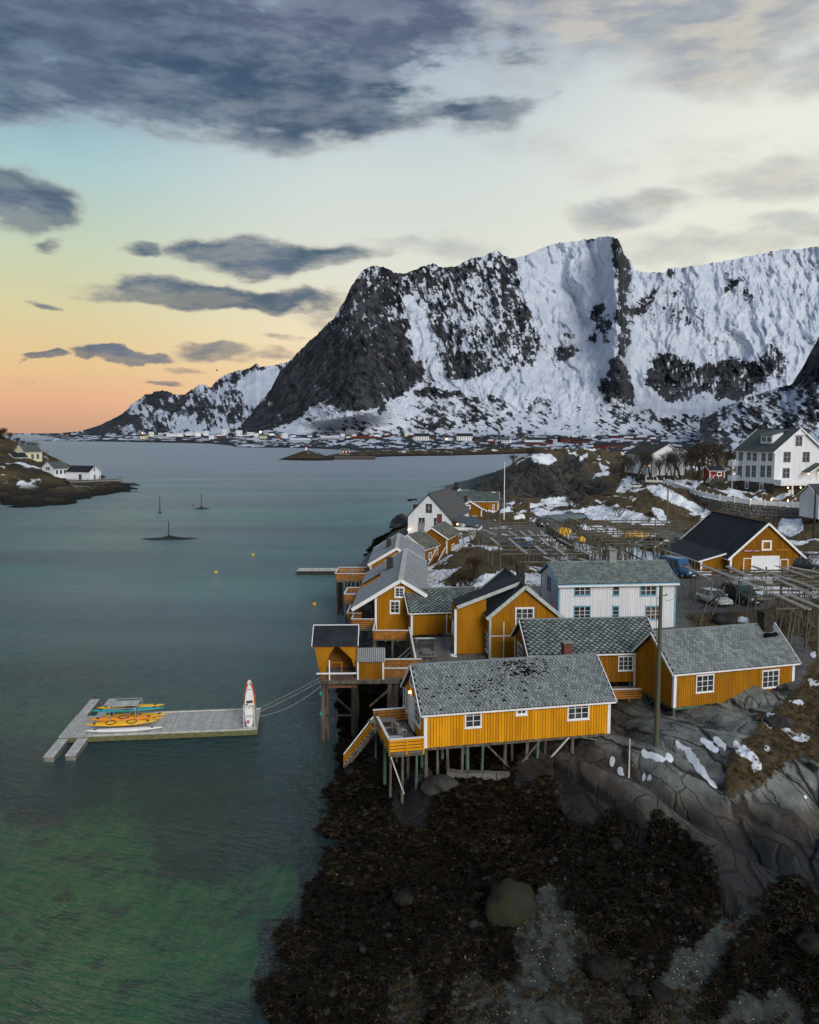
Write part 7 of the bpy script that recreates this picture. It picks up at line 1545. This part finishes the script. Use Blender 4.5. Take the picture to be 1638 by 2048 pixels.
# ------------------------------------------------------------------ vehicles
def car(name, label, px, py, zg, rz, L, W, Hh, paint, kind='car'):
    p = PZ(px, py, zg); zz = hz(p[0], p[1]); c = thing(name, label, 'van' if kind == 'van' else 'car', (p[0], p[1], zz), rz)
    if kind == 'van': prof = [(0, .45, .70), (.02, .30, .95), (.22, .28, 1.05 / Hh * Hh), (.38, .28, Hh * .98), (.95, .30, Hh), (1, .4, Hh * .9)]
    else: prof = [(0, .42, .62), (.03, .28, .74), (.30, .24, .92), (.97, .26, .95), (1, .38, .86)]
    rings = []
    for t_, zb, zt in prof:
        y = -L / 2 + L * t_; k_ = .86 if t_ in (0, 1) else 1; w_ = W / 2 * k_; zm = zb + (zt - zb) * .55; top = .86 if zt > 1.2 else .93
        rings.append([(-w_ * .92, y, zb), (-w_, y, zb + .12), (-w_, y, zm), (-w_ * top, y, zt - .04), (-w_ * top * .9, y, zt), (w_ * top * .9, y, zt), (w_ * top, y, zt - .04), (w_, y, zm), (w_, y, zb + .12), (w_ * .92, y, zb)])
    m = MB(); m.loft(rings); m.obj('body', paint, c, smooth=False)
    if kind != 'van':
        cab = [(.24, .90, .90), (.42, .90, Hh - .03), (.78, .92, Hh), (.97, .92, .98)]; rings = []
        for t_, zb, zt in cab: y = -L / 2 + L * t_; w_ = W / 2; wt = w_ * (.74 if zt > 1.1 else .9); rings.append([(-w_ * .93, y, zb - .03), (-wt, y, zt), (wt, y, zt), (w_ * .93, y, zb - .03)])
        m = MB(); m.loft(rings); m.obj('glasshouse', GLASS, c)
        m = MB(); m.box(-W * .36, W * .36, -L / 2 + L * .43, -L / 2 + L * .80, Hh - .01, Hh + .03); m.obj('roof_panel', paint, c)
        for sx in (-1, 1):
            for t_, t2_ in ((.24, .42), (.60, .60), (.97, .78)): m = MB(); m.bar((sx * W * .465, -L / 2 + L * t_, .92), (sx * W * .37, -L / 2 + L * t2_, Hh), .06, .06); m.obj('pillar', paint, c)
    else:
        m = MB(); w_ = W / 2; m.add([(-w_ * .84, -L / 2 + L * .225, 1.09), (w_ * .84, -L / 2 + L * .225, 1.09), (w_ * .76, -L / 2 + L * .365, Hh * .93), (-w_ * .76, -L / 2 + L * .365, Hh * .93)] + [(-w_ * .84, -L / 2 + L * .235, 1.03), (w_ * .84, -L / 2 + L * .235, 1.03), (w_ * .76, -L / 2 + L * .375, Hh * .90), (-w_ * .76, -L / 2 + L * .375, Hh * .90)], [(0, 1, 2, 3), (7, 6, 5, 4), (0, 4, 5, 1), (1, 5, 6, 2), (2, 6, 7, 3), (3, 7, 4, 0)]); m.obj('windscreen', GLASS, c)
        for sx in (-1, 1):
            for a_, b__ in ((.36, .52), (.54, .72), (.74, .92)): m = MB(); x_ = sx * W / 2 * .975; m.box(min(x_, x_ + sx * .03), max(x_, x_ + sx * .03), -L / 2 + L * a_, -L / 2 + L * b__, 1.12, Hh * .88); m.obj('side_window', GLASS, c)
    for sx in (-1, 1):
        for t_ in (.18, .82):
            x_ = sx * W / 2 * .93; m = MB(); m.cyl((x_ - sx * .1, -L / 2 + L * t_, .33), (x_ + sx * .09, -L / 2 + L * t_, .33), .33, .33, 16); wl = m.obj('wheel', BLK, c); m = MB(); m.cyl((x_ + sx * .091, -L / 2 + L * t_, .33), (x_ + sx * .10, -L / 2 + L * t_, .33), .2, .19, 12); m.obj('rim', STEEL, wl)
        m = MB(); zl = .66 if kind != 'van' else .78; m.box(sx * W * .30 - .17, sx * W * .30 + .17, -L / 2 - .02, -L / 2 + .14, zl - .09, zl + .09); m.obj('headlight', WPLA, c)
        m = MB(); m.box(sx * W * .42 - .09, sx * W * .42 + .09, L / 2 - .05, L / 2 + .02, .7, .95); m.obj('tail_light', REDP, c)
        m = MB(); m.box(sx * (W / 2 + .1) - .09, sx * (W / 2 + .1) + .09, -L / 2 + L * .29, -L / 2 + L * .31, .98, 1.12); m.obj('mirror', paint, c)
    m = MB(); m.box(-W * .45, W * .45, -L / 2 - .05, -L / 2 + .08, .3, .52); m.obj('bumper', BLK if kind == 'van' else paint, c)
    m = MB(); m.box(-.26, .26, -L / 2 - .065, -L / 2 - .05, .36, .47); m.obj('number_plate', WPLA, c)
    return c
DGV = mat('dark_green_car_paint', (.018, .045, .045, 1), .25, .6, var=.03); SIL = mat('silver_car_paint', (.55, .58, .60, 1), .3, .5, var=.02, metal=.2); BKC = mat('black_car_paint', (.015, .017, .022, 1), .25, .6); BLC = mat('blue_car_paint', (.01, .08, .20, 1), .25, .5)
car('parked_car', 'silver hatchback parked behind the right rack, nose to the viewer', 1427, 1208, 6.15, .28, 4.2, 1.75, 1.42, SIL)
car('parked_van', 'dark green van parked right of the silver hatchback', 1482, 1206, 6.2, .30, 4.7, 1.9, 1.95, DGV, 'van')
car('parked_van', 'blue van behind the roof corner of the white blue-trimmed house', 1356, 1152, 6.3, .5, 5.0, 2.0, 2.3, BLC, 'van')
car('parked_car', 'black car parked on the track at the end of the left rack', 1084, 1052, 5.8, 0.1, 4.2, 1.8, 1.7, BKC)
car('parked_car', 'dark blue car parked beneath the left drying rack', 1042, 1096, 5.9, 1.45, 4.4, 1.8, 1.45, BLC)
car('parked_van', 'white van among the bare trees by the broad white building', 1308, 955, 9.5, 1.3, 5.6, 2.1, 2.6, WPLA, 'van'); car('parked_car', 'white car beside the broad white building, left of the van', 1275, 956, 9.5, 1.2, 4.4, 1.8, 1.5, WPLA)
car('parked_car', 'dark car by the right corner of the barn', 1606, 1142, 6.5, 1.0, 4.3, 1.8, 1.5, BKC)
# tarps
def tarp(label, px, py, z, w_, d_, h_, m_, seed):
    p = PZ(px, py, z); r = random.Random(seed); zz = hz(p[0], p[1]); rings = []
    for k_, q in ((1.0, 0), (.97, .5), (.8, .85), (.4, 1.0), (.05, 1.02)): rings.append([(w_ / 2 * k_ * (1 + r.uniform(-.08, .08)) * np.sign(cos(a)) * abs(cos(a)) ** .6, d_ / 2 * k_ * (1 + r.uniform(-.08, .08)) * np.sign(sin(a)) * abs(sin(a)) ** .6, h_ * q * r.uniform(.9, 1.05)) for a in np.linspace(0, 2 * pi, 17)[:-1]])
    t_ = thing('covered_pile', label, 'tarpaulin', (p[0], p[1], zz - .1), .1, 'covered piles among the racks'); m = MB(); m.loft(rings); m.obj('tarpaulin', m_, t_)
tarp('yellow tarpaulin heap beside the black boarded rack side', 1128, 1068, 6, 3.0, 2.4, 1.5, YPLA, 1); tarp('long yellow tarpaulin heap under the rear rack', 1272, 1076, 6.5, 4.2, 2.0, 1.3, YPLA, 2); tarp('low yellow heap under the rack right of the first tarpaulin', 1162, 1082, 6.1, 1.6, 1.6, 1.0, YPLA, 3)
BGT = mat('blue_grey_tarp', (.12, .16, .18, 1), .5, .3); tarp('long blue-grey covered boat at the foot of the knoll', 1135, 1035, 6.5, 12, 3.5, 1.3, BGT, 4); tarp('small blue-grey container shape beside the barn annex', 1335, 1092, 6.8, 4, 3, 2.2, BGT, 5)
tarp('white plastic sack pile left of the track', 1042, 1034, 5.6, 1.8, 1.4, 1.3, WPLA, 6); tarp('white plastic sack pile right of the flagpole', 1034, 1038, 5.6, 1.6, 1.3, 1.0, WPLA, 7)
# ------------------------------------------------------------------ poles
def pole(name, label, px, pyb, z, pyt, r0, r1, m_, cat, extra=None):
    b_ = PZ(px, pyb, z); top = PD(px, pyt, b_[1])[2]; t_ = thing(name, label, cat, b_); m = MB(); m.cyl((0, 0, -.5), (0, 0, top - b_[2]), r0, r1, 10); m.obj('pole', m_, t_, smooth=False)
    if extra: extra(t_, top - b_[2])
    return t_
def ux(t_, h):
    m = MB(); m.bar((-.28, -.1, h - .75), (.02, -.1, h - .75), .04, .04); m.bar((-.28, -.1, h - .75), (-.2, -.1, -.1), .025, .025); m.obj('conduit', BLK, t_)
    m = MB(); m.bar((0, 0, h - .6), (.3, -.05, h - .6), .04, .04); sphere(m, (.32, -.05, h - .55), .06); m.obj('insulator', BLK, t_)
up_ = pole('utility_pole', 'tall green-stained wooden pole on the rocks between the two front cabins', 1313, 1492, 4.1, 1172, .16, .11, mat('green_stained_pole', (.075, .095, .055, 1), .9, col2=(.10, .085, .055, 1), vscale=.8, stretch=(2, 2, .4), bump=.4), 'pole', ux)
def fx(t_, h): m = MB(); m.box(-.3, .3, -.3, .3, -.1, .4); m.obj('foot', WHT, t_); m = MB(); sphere(m, (0, 0, h + .1), .14); m.obj('finial', WHT, t_)
pole('flagpole', 'slim white flagpole rising behind the left drying rack', 1008, 1042, 4.9, 926, .13, .07, WHT, 'flagpole', fx)
def lx(t_, h): m = MB(); m.bar((0, 0, h), (1.3, 0, h + .35), .08, .08); m.obj('arm', BLK, t_); m = MB(); m.box(.9, 1.7, -.15, .15, h + .3, h + .45); m.obj('lamp_head', WPLA, t_)
pole('street_lamp', 'grey street lamp with pale head by the ochre gable cabin', 975, 1040, 4.9, 988, .1, .07, PILE, 'lamp', lx); pole('telegraph_pole', 'brown telegraph pole standing left of the flagpole', 998, 1103, 5.8, 1000, .14, .10, RACKW, 'pole'); pole('telegraph_pole', 'dark telegraph pole in front of the snowy path to the hotel', 1334, 1052, 7.4, 978, .15, .11, RACKW, 'pole'); pole('telegraph_pole', 'dark telegraph pole at the right edge before the white shed', 1627, 1078, 7.0, 978, .17, .13, PILD, 'pole'); pole('marker_pole', 'thin pole on the left headland above the white house', 95, 930, 10, 898, .2, .12, RACKW, 'pole')
pole('post', 'leaning grey post sticking out of the rocks beside the stained pole', 1258, 1540, 3.4, 1478, .05, .04, PALP, 'post')
def cable(a, b_, sag, lb):
    a = np.array(a, float); b_ = np.array(b_, float); m = MB(); pr = a
    for i in range(1, 15): t_ = i / 14; p = a + (b_ - a) * t_ - np.array((0, 0, sag * 4 * t_ * (1 - t_))); m.bar(pr, p, .022, .022); pr = p
    tag(m.obj('cable', BLK), lb, 'cable', 'overhead cables')
ub = up_.location; ut = PD(1332, 1184, ub[1])
cable((ub[0] + .3, ub[1], ut[2] - .5), (25.2, 76.0, 10.0), .5, 'thin dark cable from the green-stained pole to the white blue-trimmed house')
tb_ = PZ(998, 1103, 5.8); cable((tb_[0], tb_[1], PD(998, 1004, tb_[1])[2]), (PZ(1334, 1052, 7.4)[0], PZ(1334, 1052, 7.4)[1], PD(1334, 982, PZ(1334, 1052, 7.4)[1])[2]), 1.2, 'long overhead cable between the two telegraph poles')
# ------------------------------------------------------------------ hotel wall, fence, lawn lamps
RW = thing('retaining_wall', 'long dry-stone retaining wall of big boulders below the hotel', 'wall', (0, 0, 0))
tp = [PD(1372, 983, 192), PD(1400, 992, 182), PD(1440, 1001, 173), PD(1500, 1010, 167), PD(1560, 1014, 164), PD(1608, 1015, 162)]
bt_ = [PD(1372, 990, 191), PD(1400, 1012, 180), PD(1440, 1026, 171), PD(1500, 1044, 164), PD(1560, 1048, 161), PD(1608, 1044, 160)]
def lerp(L_, u): i = min(int(u * (len(L_) - 1)), len(L_) - 2); f = u * (len(L_) - 1) - i; return np.array(L_[i]) * (1 - f) + np.array(L_[i + 1]) * f
nst = 0; u = 0.0
for row in range(5):
    u = rng.uniform(0, .012)
    while u < .985:
        wv_ = rng.uniform(.018, .036) * (1.2 if row < 2 else .9); u2 = min(u + wv_, .999); v0, v1 = row / 5 + rng.uniform(-.015, .015), (row + 1) / 5 - .012 + rng.uniform(-.02, .015)
        q = [lerp(bt_, a) + (lerp(tp, a) - lerp(bt_, a)) * v for a, v in ((u + .001, v0), (u2 - .001, v0), (u2 - .001, v1), (u + .001, v1))]
        if np.linalg.norm(q[0] - q[3]) > .25 and nst < 290:
            cc = sum(q) / 4; pr = rng.uniform(.05, .3); fr_ = [cc + (p - cc) * rng.uniform(.72, .9) - np.array((0, pr, 0)) for p in q]; bk_ = [p + np.array((0, .8, 0)) for p in q]; mid_ = [cc + (p - cc) * rng.uniform(.95, 1.0) for p in q]
            m = MB(); m.loft([bk_, mid_, fr_]); m.obj('stone', STONE, RW); nst += 1
        u = u2
m = MB(); m.loft([[p + np.array((0, .5, -.4)) for p in bt_], [p + np.array((0, .5, -.05)) for p in tp]], closed=False, caps=False); m.obj('wall_core', STOND, RW)
FN = thing('white_fence', 'long white board fence along the top of the retaining wall', 'fence', (0, 0, 0))
fp = [PD(1328, 966, 215), PD(1350, 975, 205)] + [p for p in tp]
for a, b_ in zip(fp[:-1], fp[1:]):
    a, b_ = np.array(a), np.array(b_); d = b_ - a; L = np.linalg.norm(d); n = max(2, int(L / 2.6))
    for i in range(n): m = MB(); p = a + d * i / n; m.bar(p + (0, .1, -.2), p + (0, .1, 1.35), .2, .2, (1, 0, 0)); m.obj('post', WHT, FN)
    m = MB(); m.bar(a + (0, .1, .6), b_ + (0, .1, .6), .06, .95); m.obj('board_panel', WHT, FN)
for i, (px, py, D) in enumerate(((1501, 1000, 172), (1531, 1003, 170), (1543, 999, 176), (1576, 1001, 172))):
    p = PD(px, py, D); l_ = thing('lawn_lamp', 'glowing lawn lamp below the hotel, %s of the four' % ['leftmost', 'second from left, lower', 'third from left, upper', 'rightmost'][i], 'lamp', (p[0], p[1], p[2] - .7), 0, 'lawn lamps of the hotel')
    m = MB(); m.bar((0, 0, -.6), (0, 0, .6), .08, .08); m.obj('stem', BLK, l_); m = MB(); sphere(m, (0, 0, .7), .17); m.obj('bulb', LAMP, l_)
# ------------------------------------------------------------------ bare trees and shrubs
def branch(m, p, d, L, r, depth, r_, spread):
    q = p + d * L; m.cyl(p, q, r, r * .68, 4 if depth > 2 else 3, cap=False)
    if depth == 0: return
    for k_ in range(3 if depth > 1 else 3):
        nd = d + np.array((r_.uniform(-1, 1), r_.uniform(-1, 1), r_.uniform(-.25, .7))) * spread; nd /= np.linalg.norm(nd)
        branch(m, p + d * L * r_.uniform(.55, 1), nd, L * r_.uniform(.6, .85), r * .6, depth - 1, r_, spread)
def tree_mesh(seed, h, depth=5, spread=.62, stems=3, rad=.16, m_=None):
    r_ = random.Random(seed); tr_ = MB(); cr = MB()
    for s_ in range(stems):
        d = np.array((r_.uniform(-.35, .35), r_.uniform(-.35, .35), 1.)); d /= np.linalg.norm(d); p = np.array((r_.uniform(-.2, .2), r_.uniform(-.2, .2), -.3)); L = h * .32
        tr_.cyl(p, p + d * L, rad, rad * .7, 6, cap=False)
        for k_ in range(3):
            nd = d + np.array((r_.uniform(-1, 1), r_.uniform(-1, 1), r_.uniform(0, .6))) * spread; nd /= np.linalg.norm(nd); branch(cr, p + d * L * r_.uniform(.7, 1), nd, h * .22, rad * .5, depth - 1, r_, spread)
    return tr_, cr
TV = []
for s_ in range(3):
    t_, c_ = tree_mesh(70 + s_, 8.5); a = t_.obj('trunk', BARK, None); b_ = c_.obj('branches', BARK, None); TV.append((a.data, b_.data)); bpy.data.objects.remove(a); bpy.data.objects.remove(b_)
SV = []
for s_ in range(3):
    t_, c_ = tree_mesh(90 + s_, 3.0, 5, .8, 7, .05); a = t_.obj('stems', TWIG, None); b_ = c_.obj('twigs', TWIG, None); SV.append((a.data, b_.data)); bpy.data.objects.remove(a); bpy.data.objects.remove(b_)
def plant(VAR, k_, name, label, cat, loc, s_, grp, nm=('trunk', 'branches'), sz_=1.0):
    t_ = thing(name, label, cat, loc, rng.uniform(0, 6), grp); t_.scale = (s_, s_, s_ * sz_)
    for me, n_ in zip(VAR[k_ % 3], nm): o = bpy.data.objects.new(n_, me); COL.objects.link(o); o.parent = t_
    return t_
TL = [(1250, 950, .8, 'left of the broad white building, outermost'), (1266, 952, .95, 'in front of the left corner of the broad white building'), (1285, 953, 1.0, 'by the yellow lamp of the broad white building'), (1318, 952, .9, 'over the white van'), (1346, 954, 1.25, 'widest crown, right in front of the white gable'), (1374, 950, .95, 'at the right corner of the white gable'), (1398, 944, 1.1, 'right of the broad white building, first of the row'), (1412, 942, 1.1, 'above the red cabin, left one'), (1428, 942, 1.15, 'above the red cabin, right one'), (1446, 940, 1.0, 'between red cabin and hotel'), (1462, 938, .9, 'touching the hotel balcony end'), (1242, 953, 1.0, 'at the left end of the whole row on the knoll'), (1275, 950, 1.1, 'close against the broad white building wall, left part'), (1302, 951, 1.1, 'between the yellow lamp and the white van'), (1331, 951, 1.0, 'just left of the widest crown'), (1360, 951, 1.1, 'just right of the widest crown'), (1388, 946, 1.2, 'behind the gap right of the white gable'), (1405, 938, 1.2, 'tall and far behind the red cabin'), (1437, 936, 1.2, 'behind the red cabin roof, tallest there')]
for i, (px, py, s_, lb) in enumerate(TL):
    D = 262 + (i % 4) * 5; s_ *= 1.2; p = PD(px, py, D); plant(TV, i, 'bare_tree', 'bare branching tree ' + lb, 'tree', (p[0], p[1], p[2] - .6), s_, 'bare trees by the hotel')
SL = [(928, 1118, 95, 1.7, 'large brown leafless bush right of the ochre stair'), (900, 1150, 88, 1.2, 'dark bush beside the snow behind the shingle roof'), (880, 1162, 86, .8, 'thin dark shrub on the snow by the shingle roof corner'), (950, 1100, 105, 1.2, 'brown bush under the left end of the left rack'), (915, 1170, 84, .8, 'small shrub above the low cabin roof'), (1142, 1018, 190, 1.4, 'dark bush at the foot of the knoll cliff'), (1215, 990, 240, 1.4, 'dark shrub on the knoll slope below the trees'), (1240, 1040, 165, 1.2, 'grey shrub above the snowfield behind the rear rack'), (1300, 1040, 155, 1.0, 'thin shrub beside the snowy path'), (1180, 980, 280, 1.6, 'dark shrub in the cleft of the knoll'), (1100, 985, 280, 1.6, 'dark shrub under the knoll face'), (1625, 1125, 105, 1.1, 'grey bush right of the barn'),
      (1060, 915, 345, 2.0, 'wispy tree on the left shoulder of the knoll'), (1027, 925, 335, 1.6, 'wispy shrub at the seaward edge of the knoll'), (1378, 960, 240, 1.2, 'shrub behind the white fence'), (1410, 1010, 175, 1.0, 'twiggy bush in front of the left end of the stone wall')]
for i, (px, py, D, s_, lb) in enumerate(SL):
    x_ = (px - 819) / FPX * D; z_ = hz(x_, D) if D < 330 else PD(px, py, D)[2]; plant(SV, i, 'bare_bush', lb, 'bush', (x_, D, z_ - .1), s_, 'leafless bushes', ('stems', 'twigs'), 1.0)
for i, (px, py, D, s_) in enumerate(((8, 868, 400, 2.6), (22, 880, 405, 1.8), (38, 897, 415, 1.8), (48, 897, 418, 1.5), (62, 899, 420, 1.4), (74, 900, 421, 1.8), (4, 880, 395, 2.2))):
    x_ = (px - 819) / FPX * D; plant(SV, i, 'bare_bush', 'leafless bush on the left headland, %s' % ['tallest at the left edge', 'on the crest right of the tallest', 'first behind the cream house', 'second behind the cream house', 'third behind the cream house', 'last behind the cream house', 'lower one at the left edge'][i], 'bush', (x_, D, hl(x_, D) - .2), s_, 'leafless bushes', ('stems', 'twigs'))
# bird
bd = thing('bird', 'small dark gull flying left of the dark mountain face', 'bird', PD(434, 741, 300)); m = MB(); sphere(m, (0, 0, 0), .28, 8, 6, (1.5, .5, .45)); m.add([(-.15, 0, .05), (.2, 0, .05), (.15, -.9, .35), (-.05, -.9, .35), (.0, -1.5, .15)], [(0, 1, 2, 3), (3, 2, 4)]); m.add([(-.15, 0, .05), (.2, 0, .05), (.15, .9, .35), (-.05, .9, .35), (.0, 1.5, .15)], [(0, 1, 2, 3), (3, 2, 4)]); m.obj('body', BLK, bd)
gl_ = thing('bird', 'dark bird just above the water beside the farthest skerry', 'bird', PD(386, 1011, 262)); m = MB(); sphere(m, (0, 0, 0), .2, 8, 6, (1.4, .5, .5)); m.add([(-.1, 0, 0), (.15, 0, 0), (0, -.5, .7)], [(0, 1, 2)]); m.add([(-.1, 0, 0), (.15, 0, 0), (0, .5, .7)], [(0, 1, 2)]); m.obj('body', BLK, gl_)

# ------------------------------------------------------------------ shore detail
def boulder(label, loc, r, m_, seed, sq=(1, 1, .8), grp=None, rz=0):
    n, k = 28, 18; V_ = []
    r_ = random.Random(seed); o = [r_.uniform(0, 50) for _ in range(3)]
    rings = []
    for j in range(k + 1):
        ph = -pi / 2 + pi * j / k; ring = []
        for i in range(n):
            th = 2 * pi * i / n; d = np.array((cos(ph) * cos(th), cos(ph) * sin(th), sin(ph)))
            q = 1 + .5 * (float(fbm(np.array([d[0] * 1.3 + o[0] + d[2]]), np.array([d[1] * 1.3 + o[1]]), 3, seed)[0]) - .5) * 2 * cos(ph)
            ring.append(tuple(d * q * r * np.array(sq)))
        rings.append(ring)
    m = MB(); m.loft(rings); ob = m.obj('boulder', m_, None, loc, (0, 0, rz), smooth=True); return tag(ob, label, 'boulder', grp)
BG = mat('mossy_boulder', (.030, .030, .027, 1), .9, .12, col2=(.022, .027, .012, 1), vscale=1.1, bump=.5, bscale=6)
BGG = mat('grey_boulder', (.045, .045, .042, 1), .9, .12, var=.2, vscale=1.5, bump=.5, bscale=6); BDK = mat('dark_boulder', (.018, .017, .015, 1), .9, .1, var=.25, bump=.5, bscale=6)
p = PZ(1021, 1812, .9); boulder('big rounded boulder with green algae on the seaweed shore', (p[0], p[1], .95), 1.35, BG, 5, (1, .9, .85))
for i, (px, py, r, m_, lb) in enumerate(((880, 1575, 1.1, BGG, 'barnacled pale boulder under the front corner of the near cabin'), (850, 1555, .8, BGG, 'grey boulder at the foot of the corner pile'), (1205, 1945, .8, BDK, 'dark weed-covered boulder in the pebble flat'), (950, 1855, .45, BGG, 'small grey rock left of the big boulder'), (1270, 1985, .5, BDK, 'round dark rock at the pool edge, left one'), (1320, 1990, .55, BDK, 'round dark rock at the pool edge, right one'),
      (805, 1800, .55, BDK, 'low grey rock among the seaweed'), (618, 1625, .5, BDK, 'red-brown rock breaking the water by the shore'), (1232, 1690, .5, BDK, 'flat dark rock above the seaweed'), (1440, 1770, 1.0, BGG, 'pale rock below the big slabs'), (1620, 1890, .6, BDK, 'dark rock at the right edge'), (745, 1525, .5, BDK, 'dark rock by the stair foot'), (700, 1545, .4, BDK, 'small dark rock at the waterline'), (1560, 1450, .9, BGG, 'grey rock beside the snow right of the aged cabin'), (1560, 1255, 1.0, BGG, 'rounded grey rock under the right rack'), (1450, 1245, 1.3, BGG, 'low grey outcrop behind the ridge of the aged cabin'))):
    z_ = PZ(px, py, .6); D0_ = z_[1]
    for _ in range(4): zz = hz(z_[0], z_[1]); z_ = PZ(px, py, zz)
    boulder(lb, (z_[0], z_[1], z_[2] + r * .12), r, m_, 20 + i, (1, .85, .62), 'shore boulders', i)
# small stones and shells, wrack
def scatter(name, label, n, test, tv, tf, m_, smin, smax, seed, flat=.5, box_=(-12, 26, 26, 62)):
    R_ = np.random.RandomState(seed); y = np.exp(R_.uniform(math.log(box_[2]), math.log(box_[3]), n * 6)); x = R_.uniform(-.32, .62, n * 6) * y
    Z = zones(x, y); zz = detail(x, y, base_z(x, y), Z); px, py = proj(x, y, zz); k_ = test(x, y, zz, Z, px, py, R_); idx = np.nonzero(k_)[0][:n]; mats = []
    for i in idx:
        s_ = R_.uniform(smin, smax); a = R_.uniform(0, 6.28); tl = R_.uniform(-.5, .5); M = np.eye(4); ca, sa_ = cos(a) * s_, sin(a) * s_
        M[:3, :3] = np.array([[ca, -sa_, 0], [sa_, ca, 0], [tl * s_ * .6, 0, s_ * flat]]); M[:3, 3] = (x[i], y[i], zz[i] + .01); mats.append(M)
    o = instance_mesh(tv, tf, mats).obj(name, m_, None); return tag(o, label, None, None, 'stuff')
ico = MB(); sphere(ico, (0, 0, 0), 1, 6, 3)
scatter('pebbles', 'pale pebbles and shells on the low-tide flat', 2400, lambda x, y, z, Z, px, py, R_: (Z[:, 4] > .2) & (R_.rand(len(x)) < .08 + 1.8 * sst(fbm(x * .5, y * .5, 4, 808), .52, .66)), ico.v, ico.f, mat('shell_and_pebble', (.42, .34, .19, 1), .7, island=.6), .010, .038, 4)
scatter('stones', 'dark stones strewn through the seaweed', 600, lambda x, y, z, Z, px, py, R_: (Z[:, 0] > .45) & (z > -.1), ico.v, ico.f, mat('beach_stone', (.022, .021, .019, 1), .8, .2, island=.6), .05, .22, 5, .6)
rib = MB()
for i in range(5):
    a = i * 1.26; c_, s_ = cos(a), sin(a); pts_ = [(0, 0), (.35, .05), (.7, -.04), (1.0, .03)]
    w_ = (.09, .12, .09, .02); zt = (.05, .13, .08, .0); vs = []
    for (u, v), ww, z_ in zip(pts_, w_, zt): vs += [(u * c_ - (v + ww) * s_, u * s_ + (v + ww) * c_, z_), (u * c_ - (v - ww) * s_, u * s_ + (v - ww) * c_, z_ + .03)]
    rib.add(vs, [(0, 1, 3, 2), (2, 3, 5, 4), (4, 5, 7, 6)])
scatter('seaweed', 'olive-brown wrack lying in clumps on the dark weed', 6000, lambda x, y, z, Z, px, py, R_: (Z[:, 0] + .4 * Z[:, 4] > .4) & (z > -.5) & (fbm(x * .35, y * .35, 4, 606) + R_.rand(len(x)) * .1 > .58), rib.v, rib.f, mat('olive_wrack', (.045, .031, .012, 1), .7, .2, island=.9, var=.3), .12, .34, 16, .7)
scatter('seaweed', 'dark brown bladder wrack covering the low-tide shore', 16000, lambda x, y, z, Z, px, py, R_: (Z[:, 0] > .38) & (z > -.7), rib.v, rib.f, mat('bladder_wrack', (.013, .009, .0045, 1), .75, .12, island=.9, var=.3), .14, .38, 6, .8)
tuft = MB()
for i in range(7):
    a = i * .9; tuft.add([(.05 * cos(a + 1.5), .05 * sin(a + 1.5), 0), (-.05 * cos(a + 1.5), -.05 * sin(a + 1.5), 0), (.5 * cos(a), .5 * sin(a), .8)], [(0, 1, 2)])
scatter('grass_tufts', 'withered yellow-brown grass between rocks and racks', 9000, lambda x, y, z, Z, px, py, R_: (Z[:, 2] > .5) & (z > 3.5), tuft.v, tuft.f, mat('withered_grass', (.13, .085, .03, 1), .95, .05, island=.6), .2, .6, 8, .8, (-12, 26, 38, 230))
for o in list(bpy.data.objects):
    if o.type == 'MESH' and o.parent is None and 'kind' not in o and 'category' not in o: print('UNTAGGED', o.name)
